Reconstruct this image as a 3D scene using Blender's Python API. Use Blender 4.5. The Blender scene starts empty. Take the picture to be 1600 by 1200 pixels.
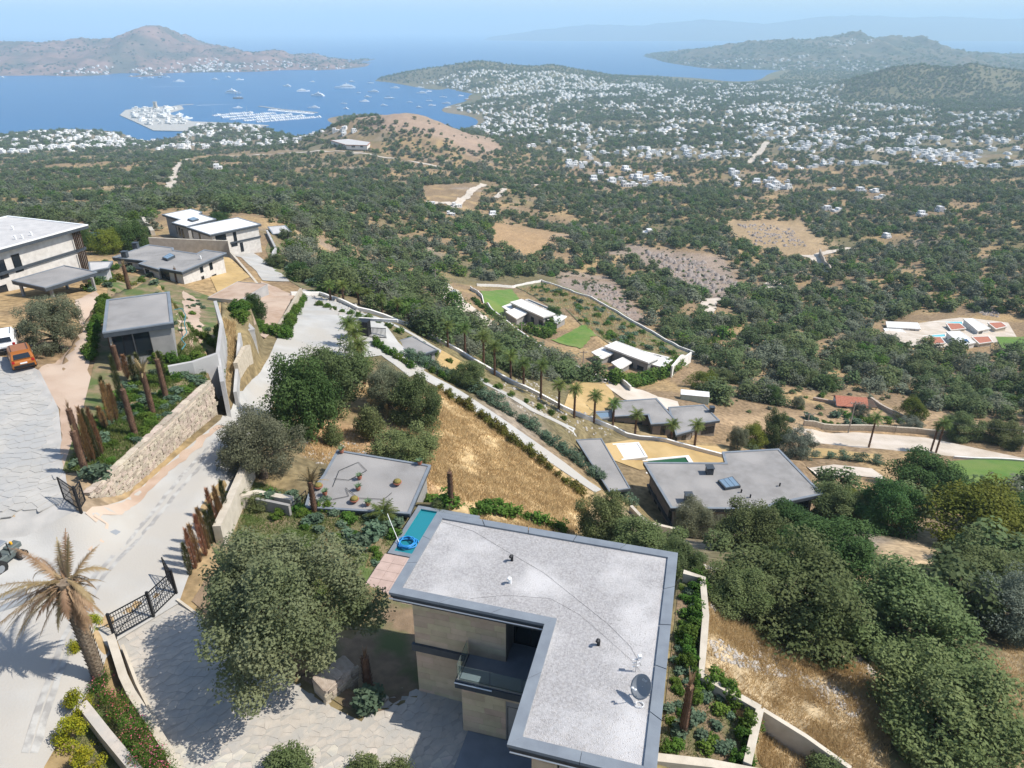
import bpy, bmesh, math, random
import numpy as np
from mathutils import Vector, Matrix
from mathutils.geometry import delaunay_2d_cdt
R = math.radians
random.seed(7); rng = np.random.default_rng(7)
scn = bpy.context.scene
COL = scn.collection

# ------------------------------------------------------------------ camera
FPX, PITCH, CAMZ = 1110.0, R(26.6), 220.0
SP, CP = math.sin(PITCH), math.cos(PITCH)
cd = bpy.data.cameras.new('camera'); cam = bpy.data.objects.new('camera', cd); COL.objects.link(cam)
cd.sensor_width = 36; cd.lens = 36 * FPX / 1600; cd.clip_start = 0.5; cd.clip_end = 90000
cam.location = (0, 0, CAMZ); cam.rotation_euler = (R(90) - PITCH, 0, 0)
scn.camera = cam

# ------------------------------------------------------------------ sky, sun, exposure
SUN_EL = R(51); sdx, sdy = 1.0, -0.10
_n = math.hypot(sdx, sdy); SUNV = Vector((sdx/_n*math.cos(SUN_EL), sdy/_n*math.cos(SUN_EL), math.sin(SUN_EL)))
w = bpy.data.worlds.new('World'); scn.world = w; w.use_nodes = True
nt = w.node_tree; nt.nodes.clear()
sky = nt.nodes.new('ShaderNodeTexSky'); sky.sky_type = 'NISHITA'; sky.sun_disc = False
sky.sun_elevation = SUN_EL; sky.sun_rotation = math.atan2(SUNV.x, SUNV.y)
sky.altitude = 200; sky.air_density = 1.0; sky.dust_density = 0.8; sky.ozone_density = 1.5
bg = nt.nodes.new('ShaderNodeBackground'); bg.inputs[1].default_value = 0.13
wo = nt.nodes.new('ShaderNodeOutputWorld')
nt.links.new(sky.outputs[0], bg.inputs[0]); nt.links.new(bg.outputs[0], wo.inputs[0])
sl = bpy.data.lights.new('sun', 'SUN'); sl.energy = 4.4; sl.angle = R(0.5); sl.color = (1, .95, .87)
so = bpy.data.objects.new('sun', sl); COL.objects.link(so); so.location = (60, -10, 320)
so.rotation_euler = SUNV.to_track_quat('Z', 'Y').to_euler()
vs = scn.view_settings; vs.view_transform = 'Standard'; vs.look = 'None'; vs.gamma = 1; vs.exposure = 0.52
scn.render.engine = 'CYCLES'
cy = scn.cycles; cy.use_denoising = True; cy.max_bounces = 5; cy.diffuse_bounces = 2; cy.glossy_bounces = 2
cy.transmission_bounces = 3; cy.transparent_max_bounces = 6; cy.volume_bounces = 2; cy.caustics_reflective = False; cy.caustics_refractive = False

# ------------------------------------------------------------------ place helpers
def at_z(px, py, drop):
    u, v = (px-800)/FPX, (py-600)/FPX
    t = drop/(SP+v*CP)
    return Vector((u*t, (CP-v*SP)*t, CAMZ-drop))
def at_d(px, py, d):
    u, v = (px-800)/FPX, (py-600)/FPX
    return Vector((u*d, (CP-v*SP)*d, CAMZ-(SP+v*CP)*d))
def to_px(x, y, z):
    d = y*CP-(z-CAMZ)*SP
    return 800+FPX*x/d, 600-FPX*(y*SP+(z-CAMZ)*CP)/d
def tanr(py): return math.tan(PITCH+math.atan((py-600)/FPX))
def in_poly(x, y, poly):
    x = np.asarray(x, float); y = np.asarray(y, float); c = np.zeros(x.shape, bool)
    n = len(poly); j = n-1
    for i in range(n):
        xi, yi = poly[i][0], poly[i][1]; xj, yj = poly[j][0], poly[j][1]
        if yi != yj:
            c ^= ((yi > y) != (yj > y)) & (x < (xj-xi)*(y-yi)/(yj-yi)+xi)
        j = i
    return c
def poly_dist(x, y, poly):
    d = np.full(x.shape, 1e9); n = len(poly)
    for i in range(n):
        ax, ay = poly[i-1][0], poly[i-1][1]; bx, by = poly[i][0], poly[i][1]
        dx, dy = bx-ax, by-ay; L = dx*dx+dy*dy+1e-9
        t = np.clip(((x-ax)*dx+(y-ay)*dy)/L, 0, 1)
        d = np.minimum(d, np.hypot(x-ax-t*dx, y-ay-t*dy))
    return d
def sstep(a, b, x):
    t = np.clip((x-a)/(b-a), 0, 1); return t*t*(3-2*t)
# cheap value noise
_perm = rng.random((512, 512))
def vnoise(x, y):
    xi = np.floor(x).astype(int); yi = np.floor(y).astype(int); fx = x-xi; fy = y-yi
    fx = fx*fx*(3-2*fx); fy = fy*fy*(3-2*fy)
    g = lambda a, b: _perm[a % 512, b % 512]
    return (g(xi, yi)*(1-fx)+g(xi+1, yi)*fx)*(1-fy)+(g(xi, yi+1)*(1-fx)+g(xi+1, yi+1)*fx)*fy
def fbm(x, y, o=4):
    s = 0; a = .5; x = np.asarray(x, float); y = np.asarray(y, float)
    for k in range(o):
        s = s+a*(vnoise(x*2**k+17*k, y*2**k+31*k)-.5); a *= .5
    return s*2

# ------------------------------------------------------------------ terrain heights
# photograph pixel, metres below the camera
CTRL = [
 (0,1200,29),(100,1000,29.5),(200,900,29.6),(400,1200,31.5),(800,1200,32),(1080,1150,32.5),(1080,950,32.5),(1200,1080,35),(1350,1150,36),(1600,1200,38),
 (1250,980,38),(1430,1000,41),(1600,1000,44),(1130,880,40),(1250,880,46),(1430,870,50),(1600,850,57),(150,840,28.5),(60,700,26.6),(0,600,26.2),
 (300,780,30),(420,820,32.5),(560,880,33),(600,800,33.5),(430,690,33),(360,640,32),(420,580,34.5),(490,510,39),(560,540,39.5),(570,640,37.5),(500,670,36.5),
 (660,640,39),(760,700,42),(850,790,43),(700,780,37),(920,770,50),(720,615,44),(650,580,42),(600,520,40.5),(700,560,46),
 (840,625,52),(1000,655,59.5),(1100,690,65),(980,700,59),(1050,800,59),(1150,830,57),(940,720,55),
 (1300,760,62),(1420,780,64),(1550,740,70),(1450,690,77),(1250,690,74),(1600,705,76),(1325,640,82),(1500,600,90),(1300,560,92),(1480,530,105),(1600,540,103),
 (1100,620,77),(1000,610,75),(850,560,74),(980,585,79),(830,510,82),(710,460,75),(1100,500,100),(950,470,98),(800,440,98),(650,440,84),(520,420,70),(450,355,60),
 (700,510,62),(620,480,53),(540,455,47),(400,430,46),(330,395,48),(230,440,40),(100,460,31),(0,470,30),(0,400,42),(150,400,46),(220,350,62),
 (560,350,88),(650,380,100),(100,330,92),(0,310,105),(300,310,100),(450,310,104),(600,320,110),(800,360,122),(950,400,124),(1100,380,130),(1250,430,124),(1400,440,120),(1600,440,112),
 (0,260,158),(150,260,150),(300,255,148),(450,260,138),(600,270,135),(750,290,140),(900,320,143),(1050,300,152),(1250,330,148),(1450,330,142),(1600,340,136),
 (1300,270,167),(1500,270,164),(1100,260,174),(1600,240,172),(930,270,165),(850,240,174),(760,217,166),(690,195,140),(630,172,112),(560,185,132),(555,226,141),(470,222,158),(640,240,146),
 (0,222,205),(0,211,219),(120,222,206),(200,208,219),(300,203,217),(400,196,218.5),(510,186,219),(600,186,216),(700,176,219),(745,158,219),(680,137,219),(600,122,219),
 (1000,200,196),(1300,200,193),(1590,200,184),(900,170,208),(1150,160,205),(1400,165,198),(1600,160,192),(820,200,200),(1000,130,214),(1250,130,213),(1450,130,208),(1000,116,221),(790,150,213),(830,145,212),(775,164,213),(870,140,212),(1130,119,222),
]
XY = []   # explicit ones: X/Y, Y, drop
for u_ in (-1.3, -.7, -.3): XY += [(u_, 2200, 240), (u_, 3000, 245), (u_, 3600, 245)]
XY += [(-.18, 2600, 236), (-.1, 2000, 232), (-.28, 1900, 232), (-.5, 1750, 232), (-.75, 1750, 232), (-.15, 1700, 215), (-.18, 1400, 190),
       (0, 3300, 230), (-.5, 4400, 245), (0, 4400, 240), (.18, 4400, 232), (.3, 3700, 221.5), (.4, 4400, 214), (.8, 4400, 208), (.6, 3600, 214), (1.3, 4400, 200), (1.3, 3600, 203), (1.3, 1500, 170), (1.3, 700, 130), (1.3, 300, 80), (1.3, 120, 60), (1.3, 40, 42), (1.2, 15, 36), (0, 15, 32), (0, 8, 32),
       (-1.2, 15, 28), (-1.3, 40, 25), (-1.3, 100, 27), (-1.3, 200, 50), (-1.3, 500, 110), (-1.3, 1000, 160), (-1.3, 1700, 219), (1.3, 8, 34), (-1.3, 8, 27)]
pts = []
for px, py, d in CTRL:
    p = at_z(px, py, d); pts.append((p.x/p.y, math.log(p.y), d))
for u_, y_, d in XY: pts.append((u_, math.log(y_), d))
P_ = np.array(pts); KU = 2.2
def _tps(r2): return np.where(r2 > 1e-12, r2*np.log(r2+1e-12), 0)
A_ = np.stack([P_[:, 0]*KU, P_[:, 1]], 1); n_ = len(A_)
_k = _tps(((A_[:, None]-A_[None])**2).sum(-1))+np.eye(n_)*0.004
_q = np.concatenate([np.ones((n_, 1)), A_], 1)
_M = np.block([[_k, _q], [_q.T, np.zeros((3, 3))]])
_lg = np.log(P_[:, 2])
_w = np.linalg.solve(_M, np.concatenate([_lg, np.zeros(3)]))
NU, NR, UMAX, Y0, Y1 = 640, 660, 1.35, 8.0, 4500.0
gu = np.linspace(-UMAX, UMAX, NU); gl = np.linspace(math.log(Y0), math.log(Y1), NR)
GU, GL = np.meshgrid(gu, gl)            # rows: distance
HG = np.zeros_like(GU)
for i in range(NR):
    b = np.stack([GU[i]*KU, GL[i]], 1)
    HG[i] = _tps(((b[:, None]-A_[None])**2).sum(-1)) @ _w[:n_] + _w[n_] + b @ _w[n_+1:]
HG = CAMZ-np.exp(HG)
GY = np.exp(GL); GX = GU*GY
# uneven ground, growing with distance
amp = np.clip((GY-60)/400, 0, 1)*9
land = np.clip((HG-1)/25, 0, 1)
HG += amp*land*fbm(GX/90, GY/90, 5)+land*np.clip((GY-12)/40, .0, 1)*.35*fbm(GX/5, GY/5, 4)
def skyline(px_list, Yr):
    us = [((x-800)/FPX)/(CP-((y-600)/FPX)*SP) for x, y in px_list]
    hs = [CAMZ-Yr*tanr(y) for x, y in px_list]
    return np.array(us), np.array(hs)
def ridge_h(U, Y, px_list, Yr, Yf, Yb, rough=8., sc=160., pw=1.25):
    us, hs = skyline(px_list, Yr)
    prof = np.interp(U, us, hs, left=-40, right=-40)
    X = U*Y
    wob = (Yr-Yf)*.35*fbm(X/(sc*3)+7, Y*0+3.3, 3)
    f = np.where(Y < Yr, np.clip((Y-Yf-wob)/(Yr-Yf-wob), 0, 1)**pw, np.clip((Yb-Y)/(Yb-Yr), 0, 1)**.8)
    n = rough*fbm(X/sc, Y/sc, 5)*np.clip(4*f*(1-f)+.25, 0, 1)
    return np.where(f > 0, (prof+20)*f-20+n*np.clip(prof/30, 0, 1), -50)
TOWN_HILL = [(560,135),(600,122),(640,112),(690,104),(730,97),(755,95),(790,100),(830,104),(860,101),(900,108),(950,117),(1010,122),(1090,130)]
DARK_HILL = [(1180,165),(1230,152),(1290,135),(1340,120),(1400,104),(1440,101),(1480,107),(1520,99),(1560,107),(1600,112),(1800,110),(2100,130)]
_pu = [((x-800)/FPX)/(CP+.42*SP) for x in (540,600,680,745,800,1100)]
HG = np.maximum(HG, ridge_h(GU, GY, TOWN_HILL, 3600, np.interp(GU, _pu, [3520,3440,3130,2600,2400,2400]), 4200, 8, 120))
HG = np.maximum(HG, ridge_h(GU, GY, DARK_HILL, 2700, 2150, 3400, 14, 150))

# level places cut into the slope: corners as pixel + metres below the camera
PADS = []
def pad(pix, blend=.6, name=None):
    v = [at_z(*p) for p in pix]
    A = np.array([[p.x, p.y, 1] for p in v]); b = np.array([p.z for p in v])
    pl = np.linalg.lstsq(A, b, rcond=None)[0]
    poly = [(p.x, p.y) for p in v]; PADS.append(poly)
    xs = [p[0] for p in poly]; ys = [p[1] for p in poly]
    m = (GX > min(xs)-blend-1) & (GX < max(xs)+blend+1) & (GY > min(ys)-blend-1) & (GY < max(ys)+blend+1)
    x, y = GX[m], GY[m]
    ins = in_poly(x, y, poly); d = poly_dist(x, y, poly)
    wgt = np.where(ins, 1.0, 1-sstep(0, blend, d))
    HG[m] = HG[m]*(1-wgt)+(pl[0]*x+pl[1]*y+pl[2])*wgt
def H(x, y):
    x = np.asarray(x, float); y = np.maximum(np.asarray(y, float), Y0+.01)
    fu = np.clip((x/y+UMAX)/(2*UMAX)*(NU-1), 0, NU-1.001); fl = np.clip((np.log(y)-gl[0])/(gl[-1]-gl[0])*(NR-1), 0, NR-1.001)
    i = fl.astype(int); j = fu.astype(int); a = fl-i; b = fu-j
    return (HG[i, j]*(1-b)+HG[i, j+1]*b)*(1-a)+(HG[i+1, j]*(1-b)+HG[i+1, j+1]*b)*a
def G(px, py, dz=0.0):
    """the point of the ground that lies behind a pixel of the photograph"""
    u, v = (px-800)/FPX, (py-600)/FPX
    t = np.exp(np.linspace(math.log(18), math.log(4200), 1500))
    z = CAMZ-(SP+v*CP)*t; h = H(u*t, (CP-v*SP)*t)
    k = int(np.argmax(z < h))
    if k == 0: k = len(t)-1
    a, b = t[k-1], t[k]
    for _ in range(18):
        m = (a+b)/2
        if CAMZ-(SP+v*CP)*m < float(H(u*m, (CP-v*SP)*m)): b = m
        else: a = m
    return Vector((u*b, (CP-v*SP)*b, CAMZ-(SP+v*CP)*b+dz))
# ---- level ground
pad([(206,775,29.5),(345,657,31.1),(390,712,31.2),(335,825,30.2),(276,925,30.2),(163,988,29.9),(60,1120,29.6),(-80,1220,29.2),(-80,860,28.5),(120,805,28.2)], 1.5)   # road by the gates
pad([(-60,560,26.2),(60,575,26.3),(100,690,26.9),(118,790,27.4),(-60,800,27.2)], 3.5)             # paved court
pad([(346,470,28.6),(392,478,30.5),(384,560,31.0),(368,614,31.2),(346,614,30.3)], .8)
pad([(90,745,27.0),(175,735,27.5),(322,600,28.0),(330,560,27.8),(240,430,26.8),(150,470,26.3),(100,560,26.5)], .35)      # planted terrace
pad([(-40,500,28),(120,470,29),(180,440,31),(60,420,33),(-40,430,32)], 5)                            # upper house ground
pad([(170,990,30.2),(280,925,30.4),(600,1110,31.3),(720,1060,31.3),(860,1010,31.4),(1010,1060,31.4),(1010,1330,31.5),(270,1330,31.3)], .5) # driveway court and main house
pad([(400,750,32.9),(690,790,33.1),(640,900,33.1),(480,960,32.4),(350,850,31.9)], 2.0)                   # garden and pool
pad([(572,912,33.15),(655,785,33.15),(730,790,33.15),(660,940,33.15)], .6)
pad([(1062,900,32.3),(1098,905,32.6),(1100,1055,32.8),(1190,1110,33),(1170,1190,33),(1020,1190,32.2)], .4)
pad([(910,700,55),(985,760,56),(1010,800,58.5),(1080,840,58),(1290,790,60.5),(1250,720,62),(1130,700,61),(960,690,57.5)], 3)  # grey villa
pad([(880,600,62),(960,600,66),(1130,650,68),(1130,700,66.5),(960,690,62.5)], 3)                       # two level villa
pad([(920,570,79),(1060,570,80),(1060,600,79),(960,600,77)], 6)
pad([(770,490,84),(890,480,85),(930,530,82),(830,520,81.5)], 6)
pad([(1300,680,77.5),(1620,690,78),(1620,722,76),(1270,700,76)], 4)                                    # lower road
pad([(1480,725,71),(1620,720,72),(1620,770,68),(1500,775,68)], 4)                                      # lawn
pad([(1360,505,106),(1590,500,110),(1600,555,104),(1400,545,103)], 10)                                # white villas
pad([(180,420,38),(355,400,41),(420,470,40.5),(300,480,38.5),(230,445,38)], 3)
pad([(250,370,48),(410,360,52),(430,400,49),(300,400,47)], 5)
# ------------------------------------------------------------------ materials
def mat(name, c, rough=.8, c2=None, scale=6., detail=4, bump=0., bscale=None, metal=0., rnd=0., coord='Object', spec=.3, c3=None, scale3=.7, mixpow=(.35, .65)):
    m = bpy.data.materials.new(name); m.use_nodes = True; t = m.node_tree; N = t.nodes; L = t.links
    b = N['Principled BSDF']; b.inputs['Roughness'].default_value = rough; b.inputs['Metallic'].default_value = metal
    b.inputs['Specular IOR Level'].default_value = spec
    if coord == 'Position': co = N.new('ShaderNodeNewGeometry').outputs['Position']
    else: co = N.new('ShaderNodeTexCoord').outputs[coord]
    cur = None
    def ramp(scale, lo, hi):
        no = N.new('ShaderNodeTexNoise'); no.inputs['Scale'].default_value = scale; no.inputs['Detail'].default_value = detail; L.new(co, no.inputs['Vector'])
        mr = N.new('ShaderNodeMapRange'); mr.inputs[1].default_value = lo; mr.inputs[2].default_value = hi; L.new(no.outputs[0], mr.inputs[0]); return mr.outputs[0], no
    b.inputs['Base Color'].default_value = (*c, 1)
    if c2:
        f, no = ramp(scale, *mixpow)
        mx = N.new('ShaderNodeMix'); mx.data_type = 'RGBA'; mx.inputs[6].default_value = (*c, 1); mx.inputs[7].default_value = (*c2, 1)
        L.new(f, mx.inputs[0]); cur = mx.outputs[2]
        if c3:
            f3, _ = ramp(scale3, .45, .62)
            m3 = N.new('ShaderNodeMix'); m3.data_type = 'RGBA'; L.new(cur, m3.inputs[6]); m3.inputs[7].default_value = (*c3, 1); L.new(f3, m3.inputs[0]); cur = m3.outputs[2]
    if rnd:
        oi = N.new('ShaderNodeObjectInfo'); hs = N.new('ShaderNodeHueSaturation')
        mr = N.new('ShaderNodeMapRange'); mr.inputs[3].default_value = 1-rnd; mr.inputs[4].default_value = 1+rnd; L.new(oi.outputs['Random'], mr.inputs[0]); L.new(mr.outputs[0], hs.inputs['Value'])
        mu = N.new('ShaderNodeMath'); mu.operation = 'MULTIPLY_ADD'; mu.inputs[1].default_value = .04; mu.inputs[2].default_value = .48
        wn = N.new('ShaderNodeTexWhiteNoise'); wn.noise_dimensions = '1D'; L.new(oi.outputs['Random'], wn.inputs['W']); L.new(wn.outputs[0], mu.inputs[0]); L.new(mu.outputs[0], hs.inputs['Hue'])
        if cur: L.new(cur, hs.inputs['Color'])
        else: hs.inputs['Color'].default_value = (*c, 1)
        cur = hs.outputs[0]
    if cur: L.new(cur, b.inputs['Base Color'])
    if bump:
        nb = N.new('ShaderNodeTexNoise'); nb.inputs['Scale'].default_value = bscale or scale*3; nb.inputs['Detail'].default_value = 3; L.new(co, nb.inputs['Vector'])
        bp = N.new('ShaderNodeBump'); bp.inputs['Strength'].default_value = bump; bp.inputs['Distance'].default_value = .05; L.new(nb.outputs[0], bp.inputs['Height']); L.new(bp.outputs[0], b.inputs['Normal'])
    m.diffuse_color = (*c, 1)
    return m
M = {}
# ------------------------------------------------------------------ mesh helpers
def mesh_np(name, V, Fq, m=None, smooth=False):
    me = bpy.data.meshes.new(name); V = np.asarray(V, np.float32); Fq = np.asarray(Fq, np.int32); k = Fq.shape[1]
    me.vertices.add(len(V)); me.vertices.foreach_set('co', V.ravel())
    me.loops.add(Fq.size); me.loops.foreach_set('vertex_index', Fq.ravel())
    me.polygons.add(len(Fq)); me.polygons.foreach_set('loop_start', np.arange(0, Fq.size, k, dtype=np.int32)); me.polygons.foreach_set('loop_total', np.full(len(Fq), k, np.int32))
    if smooth: me.polygons.foreach_set('use_smooth', np.ones(len(Fq), bool))
    me.update(calc_edges=True)
    if m: me.materials.append(m)
    return me
def link(name, me, parent=None, **props):
    o = bpy.data.objects.new(name, me); COL.objects.link(o)
    if parent is not None: o.parent = parent
    for k, v in props.items(): o[k] = v
    return o
def tag(o, label, cat, group=None):
    o['label'] = label; o['category'] = cat
    if group: o['group'] = group
    return o
def empty(name, loc, rz=0, label=None, cat=None, group=None):
    o = bpy.data.objects.new(name, None); COL.objects.link(o); o.location = loc; o.rotation_euler = (0, 0, rz); o.empty_display_size = .3
    if label: tag(o, label, cat, group)
    return o
def copy_tree(o, parent=None):
    c = o.copy(); COL.objects.link(c); c.parent = parent
    for ch in o.children: copy_tree(ch, c)
    return c
class MB:
    def __init__(s): s.v = []; s.f = []; s.m = []; s.mi = 0
    def add(s, vs, fs):
        k = len(s.v); s.v += [tuple(p) for p in vs]; s.f += [tuple(i+k for i in f) for f in fs]; s.m += [s.mi]*len(fs); return s
    def box(s, x0, x1, y0, y1, z0, z1):
        return s.add([(x0,y0,z0),(x1,y0,z0),(x1,y1,z0),(x0,y1,z0),(x0,y0,z1),(x1,y0,z1),(x1,y1,z1),(x0,y1,z1)],
                     [(3,2,1,0),(4,5,6,7),(0,1,5,4),(1,2,6,5),(2,3,7,6),(3,0,4,7)])
    def bar(s, a, b, wd, h, up=(0,0,1)):
        a = Vector(a); b = Vector(b); d = (b-a).normalized(); up = Vector(up)
        sd = d.cross(up)
        if sd.length < 1e-4: sd = d.cross(Vector((1,0,0)))
        sd.normalize(); u = sd.cross(d); q = []
        for p in (a, b):
            for i, j in ((-1,-1),(1,-1),(1,1),(-1,1)): q.append(p+sd*(i*wd/2)+u*(j*h/2))
        return s.add(q, [(3,2,1,0),(4,5,6,7),(0,1,5,4),(1,2,6,5),(2,3,7,6),(3,0,4,7)])
    def prism(s, poly, z0, z1):
        """poly: xy points; z0/z1 numbers or per-point lists"""
        n = len(poly); a = sum(poly[i-1][0]*poly[i][1]-poly[i][0]*poly[i-1][1] for i in range(n))
        idx = list(range(n)) if a > 0 else list(range(n))[::-1]
        g = lambda z, i: z[i] if hasattr(z, '__len__') else z
        vs = [(poly[i][0], poly[i][1], g(z0, i)) for i in idx]+[(poly[i][0], poly[i][1], g(z1, i)) for i in idx]
        return s.add(vs, [tuple(range(n))[::-1], tuple(range(n, 2*n))]+[(i, (i+1) % n, n+(i+1) % n, n+i) for i in range(n)])
    def tube(s, pts, rad, n=8, cap=True):
        pts = [Vector(p) for p in pts]; m = len(pts); rr = rad if hasattr(rad, '__len__') else [rad]*m; vs = []; fs = []
        ref = Vector((.3,.2,1)).normalized()
        for i, p in enumerate(pts):
            d = (pts[min(i+1, m-1)]-pts[max(i-1, 0)]).normalized()
            a = d.cross(ref)
            if a.length < .05: a = d.cross(Vector((1,0,0)))
            a.normalize(); b = d.cross(a)
            for k in range(n):
                t = 2*math.pi*k/n; vs.append(p+(a*math.cos(t)+b*math.sin(t))*rr[i])
        for i in range(m-1):
            for k in range(n): fs.append((i*n+k, i*n+(k+1) % n, (i+1)*n+(k+1) % n, (i+1)*n+k))
        if cap: fs += [tuple(range(n))[::-1] if False else tuple(range(n)), tuple(range((m-1)*n, m*n))[::-1]]
        return s.add(vs, fs)
    def lathe(s, prof, n=12, c=(0,0,0)):
        vs = []; fs = []
        for r, z in prof:
            for k in range(n): t = 2*math.pi*k/n; vs.append((c[0]+r*math.cos(t), c[1]+r*math.sin(t), c[2]+z))
        for i in range(len(prof)-1):
            for k in range(n): fs.append((i*n+k, i*n+(k+1) % n, (i+1)*n+(k+1) % n, (i+1)*n+k))
        fs += [tuple(range(n))[::-1], tuple(range((len(prof)-1)*n, len(prof)*n))]
        return s.add(vs, fs)
    def mesh(s, name, ms, smooth=False, bevel=0):
        me = bpy.data.meshes.new(name); me.from_pydata(s.v, [], s.f)
        for m in (ms if isinstance(ms, (list, tuple)) else [ms]): me.materials.append(M[m] if isinstance(m, str) else m)
        if any(s.m): me.polygons.foreach_set('material_index', s.m)
        if bevel or True:
            bm = bmesh.new(); bm.from_mesh(me)
            bmesh.ops.recalc_face_normals(bm, faces=bm.faces)
            if bevel: bmesh.ops.bevel(bm, geom=list(bm.edges), offset=bevel, segments=1, affect='EDGES', profile=.5)
            bm.to_mesh(me); bm.free()
        if smooth: me.polygons.foreach_set('use_smooth', [True]*len(me.polygons))
        me.update(); return me
    def build(s, name, ms, parent=None, smooth=False, bevel=0, **props):
        return link(name, s.mesh(name, ms, smooth, bevel), parent, **props)
def centre(o):
    """put a top-level mesh's origin at its base"""
    me = o.data; n = len(me.vertices); a = np.zeros(n*3, np.float32); me.vertices.foreach_get('co', a); a = a.reshape(-1, 3)
    c = np.array([(a[:, 0].min()+a[:, 0].max())/2, (a[:, 1].min()+a[:, 1].max())/2, a[:, 2].min()], np.float32)
    a -= c; me.vertices.foreach_set('co', a.ravel()); o.location = c.tolist(); me.update(); return o
def resample(pl, step):
    out = []
    for i in range(len(pl)-1):
        a, b = pl[i], pl[i+1]; n = max(1, int(math.hypot(b[0]-a[0], b[1]-a[1])/step))
        for k in range(n): out.append((a[0]+(b[0]-a[0])*k/n, a[1]+(b[1]-a[1])*k/n))
    out.append((pl[-1][0], pl[-1][1])); return out
def drape(name, poly, m, res=1., off=.05, thick=0., wob=0., **props):
    """a sheet lying on the ground inside an outline (world xy)"""
    poly = [(p[0], p[1]) for p in poly]
    b = resample(poly+[poly[0]], res)[:-1]
    if wob: b = [(x+wob*float(fbm(x*.7/max(res, .3), y*.7/max(res, .3), 2)), y+wob*float(fbm(x*.7/max(res, .3)+50, y*.7/max(res, .3), 2))) for x, y in b]
    xs = [p[0] for p in b]; ys = [p[1] for p in b]
    gx, gy = np.meshgrid(np.arange(min(xs), max(xs), res), np.arange(min(ys), max(ys), res)); gx = gx.ravel(); gy = gy.ravel()
    k = in_poly(gx, gy, b); gx, gy = gx[k], gy[k]
    if len(gx): k = poly_dist(gx, gy, b) > res*.4; gx, gy = gx[k], gy[k]
    vs = [Vector(p) for p in b]+[Vector((x, y)) for x, y in zip(gx, gy)]; n = len(b)
    v2, e2, f2, *_ = delaunay_2d_cdt(vs, [(i, (i+1) % n) for i in range(n)], [], 1, 1e-5)
    vx = np.array([v.x for v in v2]); vy = np.array([v.y for v in v2]); vz = H(vx, vy)+off
    f3 = np.array([f for f in f2 if len(f) == 3], np.int32)
    # keep faces wound up
    a = (vx[f3[:, 1]]-vx[f3[:, 0]])*(vy[f3[:, 2]]-vy[f3[:, 0]])-(vx[f3[:, 2]]-vx[f3[:, 0]])*(vy[f3[:, 1]]-vy[f3[:, 0]])
    f3[a < 0] = f3[a < 0][:, ::-1]
    return link(name, mesh_np(name, np.stack([vx, vy, vz], 1), f3, M[m] if isinstance(m, str) else m, True), None, **props)
def gxy(pix): return [tuple(G(x, y))[:2] for x, y in pix]
def ribbon(pl, wd):
    """outline of a strip around a polyline; wd number or per point"""
    n = len(pl); L_ = []; R_ = []
    for i in range(n):
        a = pl[max(i-1, 0)]; b = pl[min(i+1, n-1)]; dx, dy = b[0]-a[0], b[1]-a[1]; l = math.hypot(dx, dy) or 1
        ww = (wd[i] if hasattr(wd, '__len__') else wd)/2
        L_.append((pl[i][0]-dy/l*ww, pl[i][1]+dx/l*ww)); R_.append((pl[i][0]+dy/l*ww, pl[i][1]-dx/l*ww))
    return L_+R_[::-1]
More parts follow.
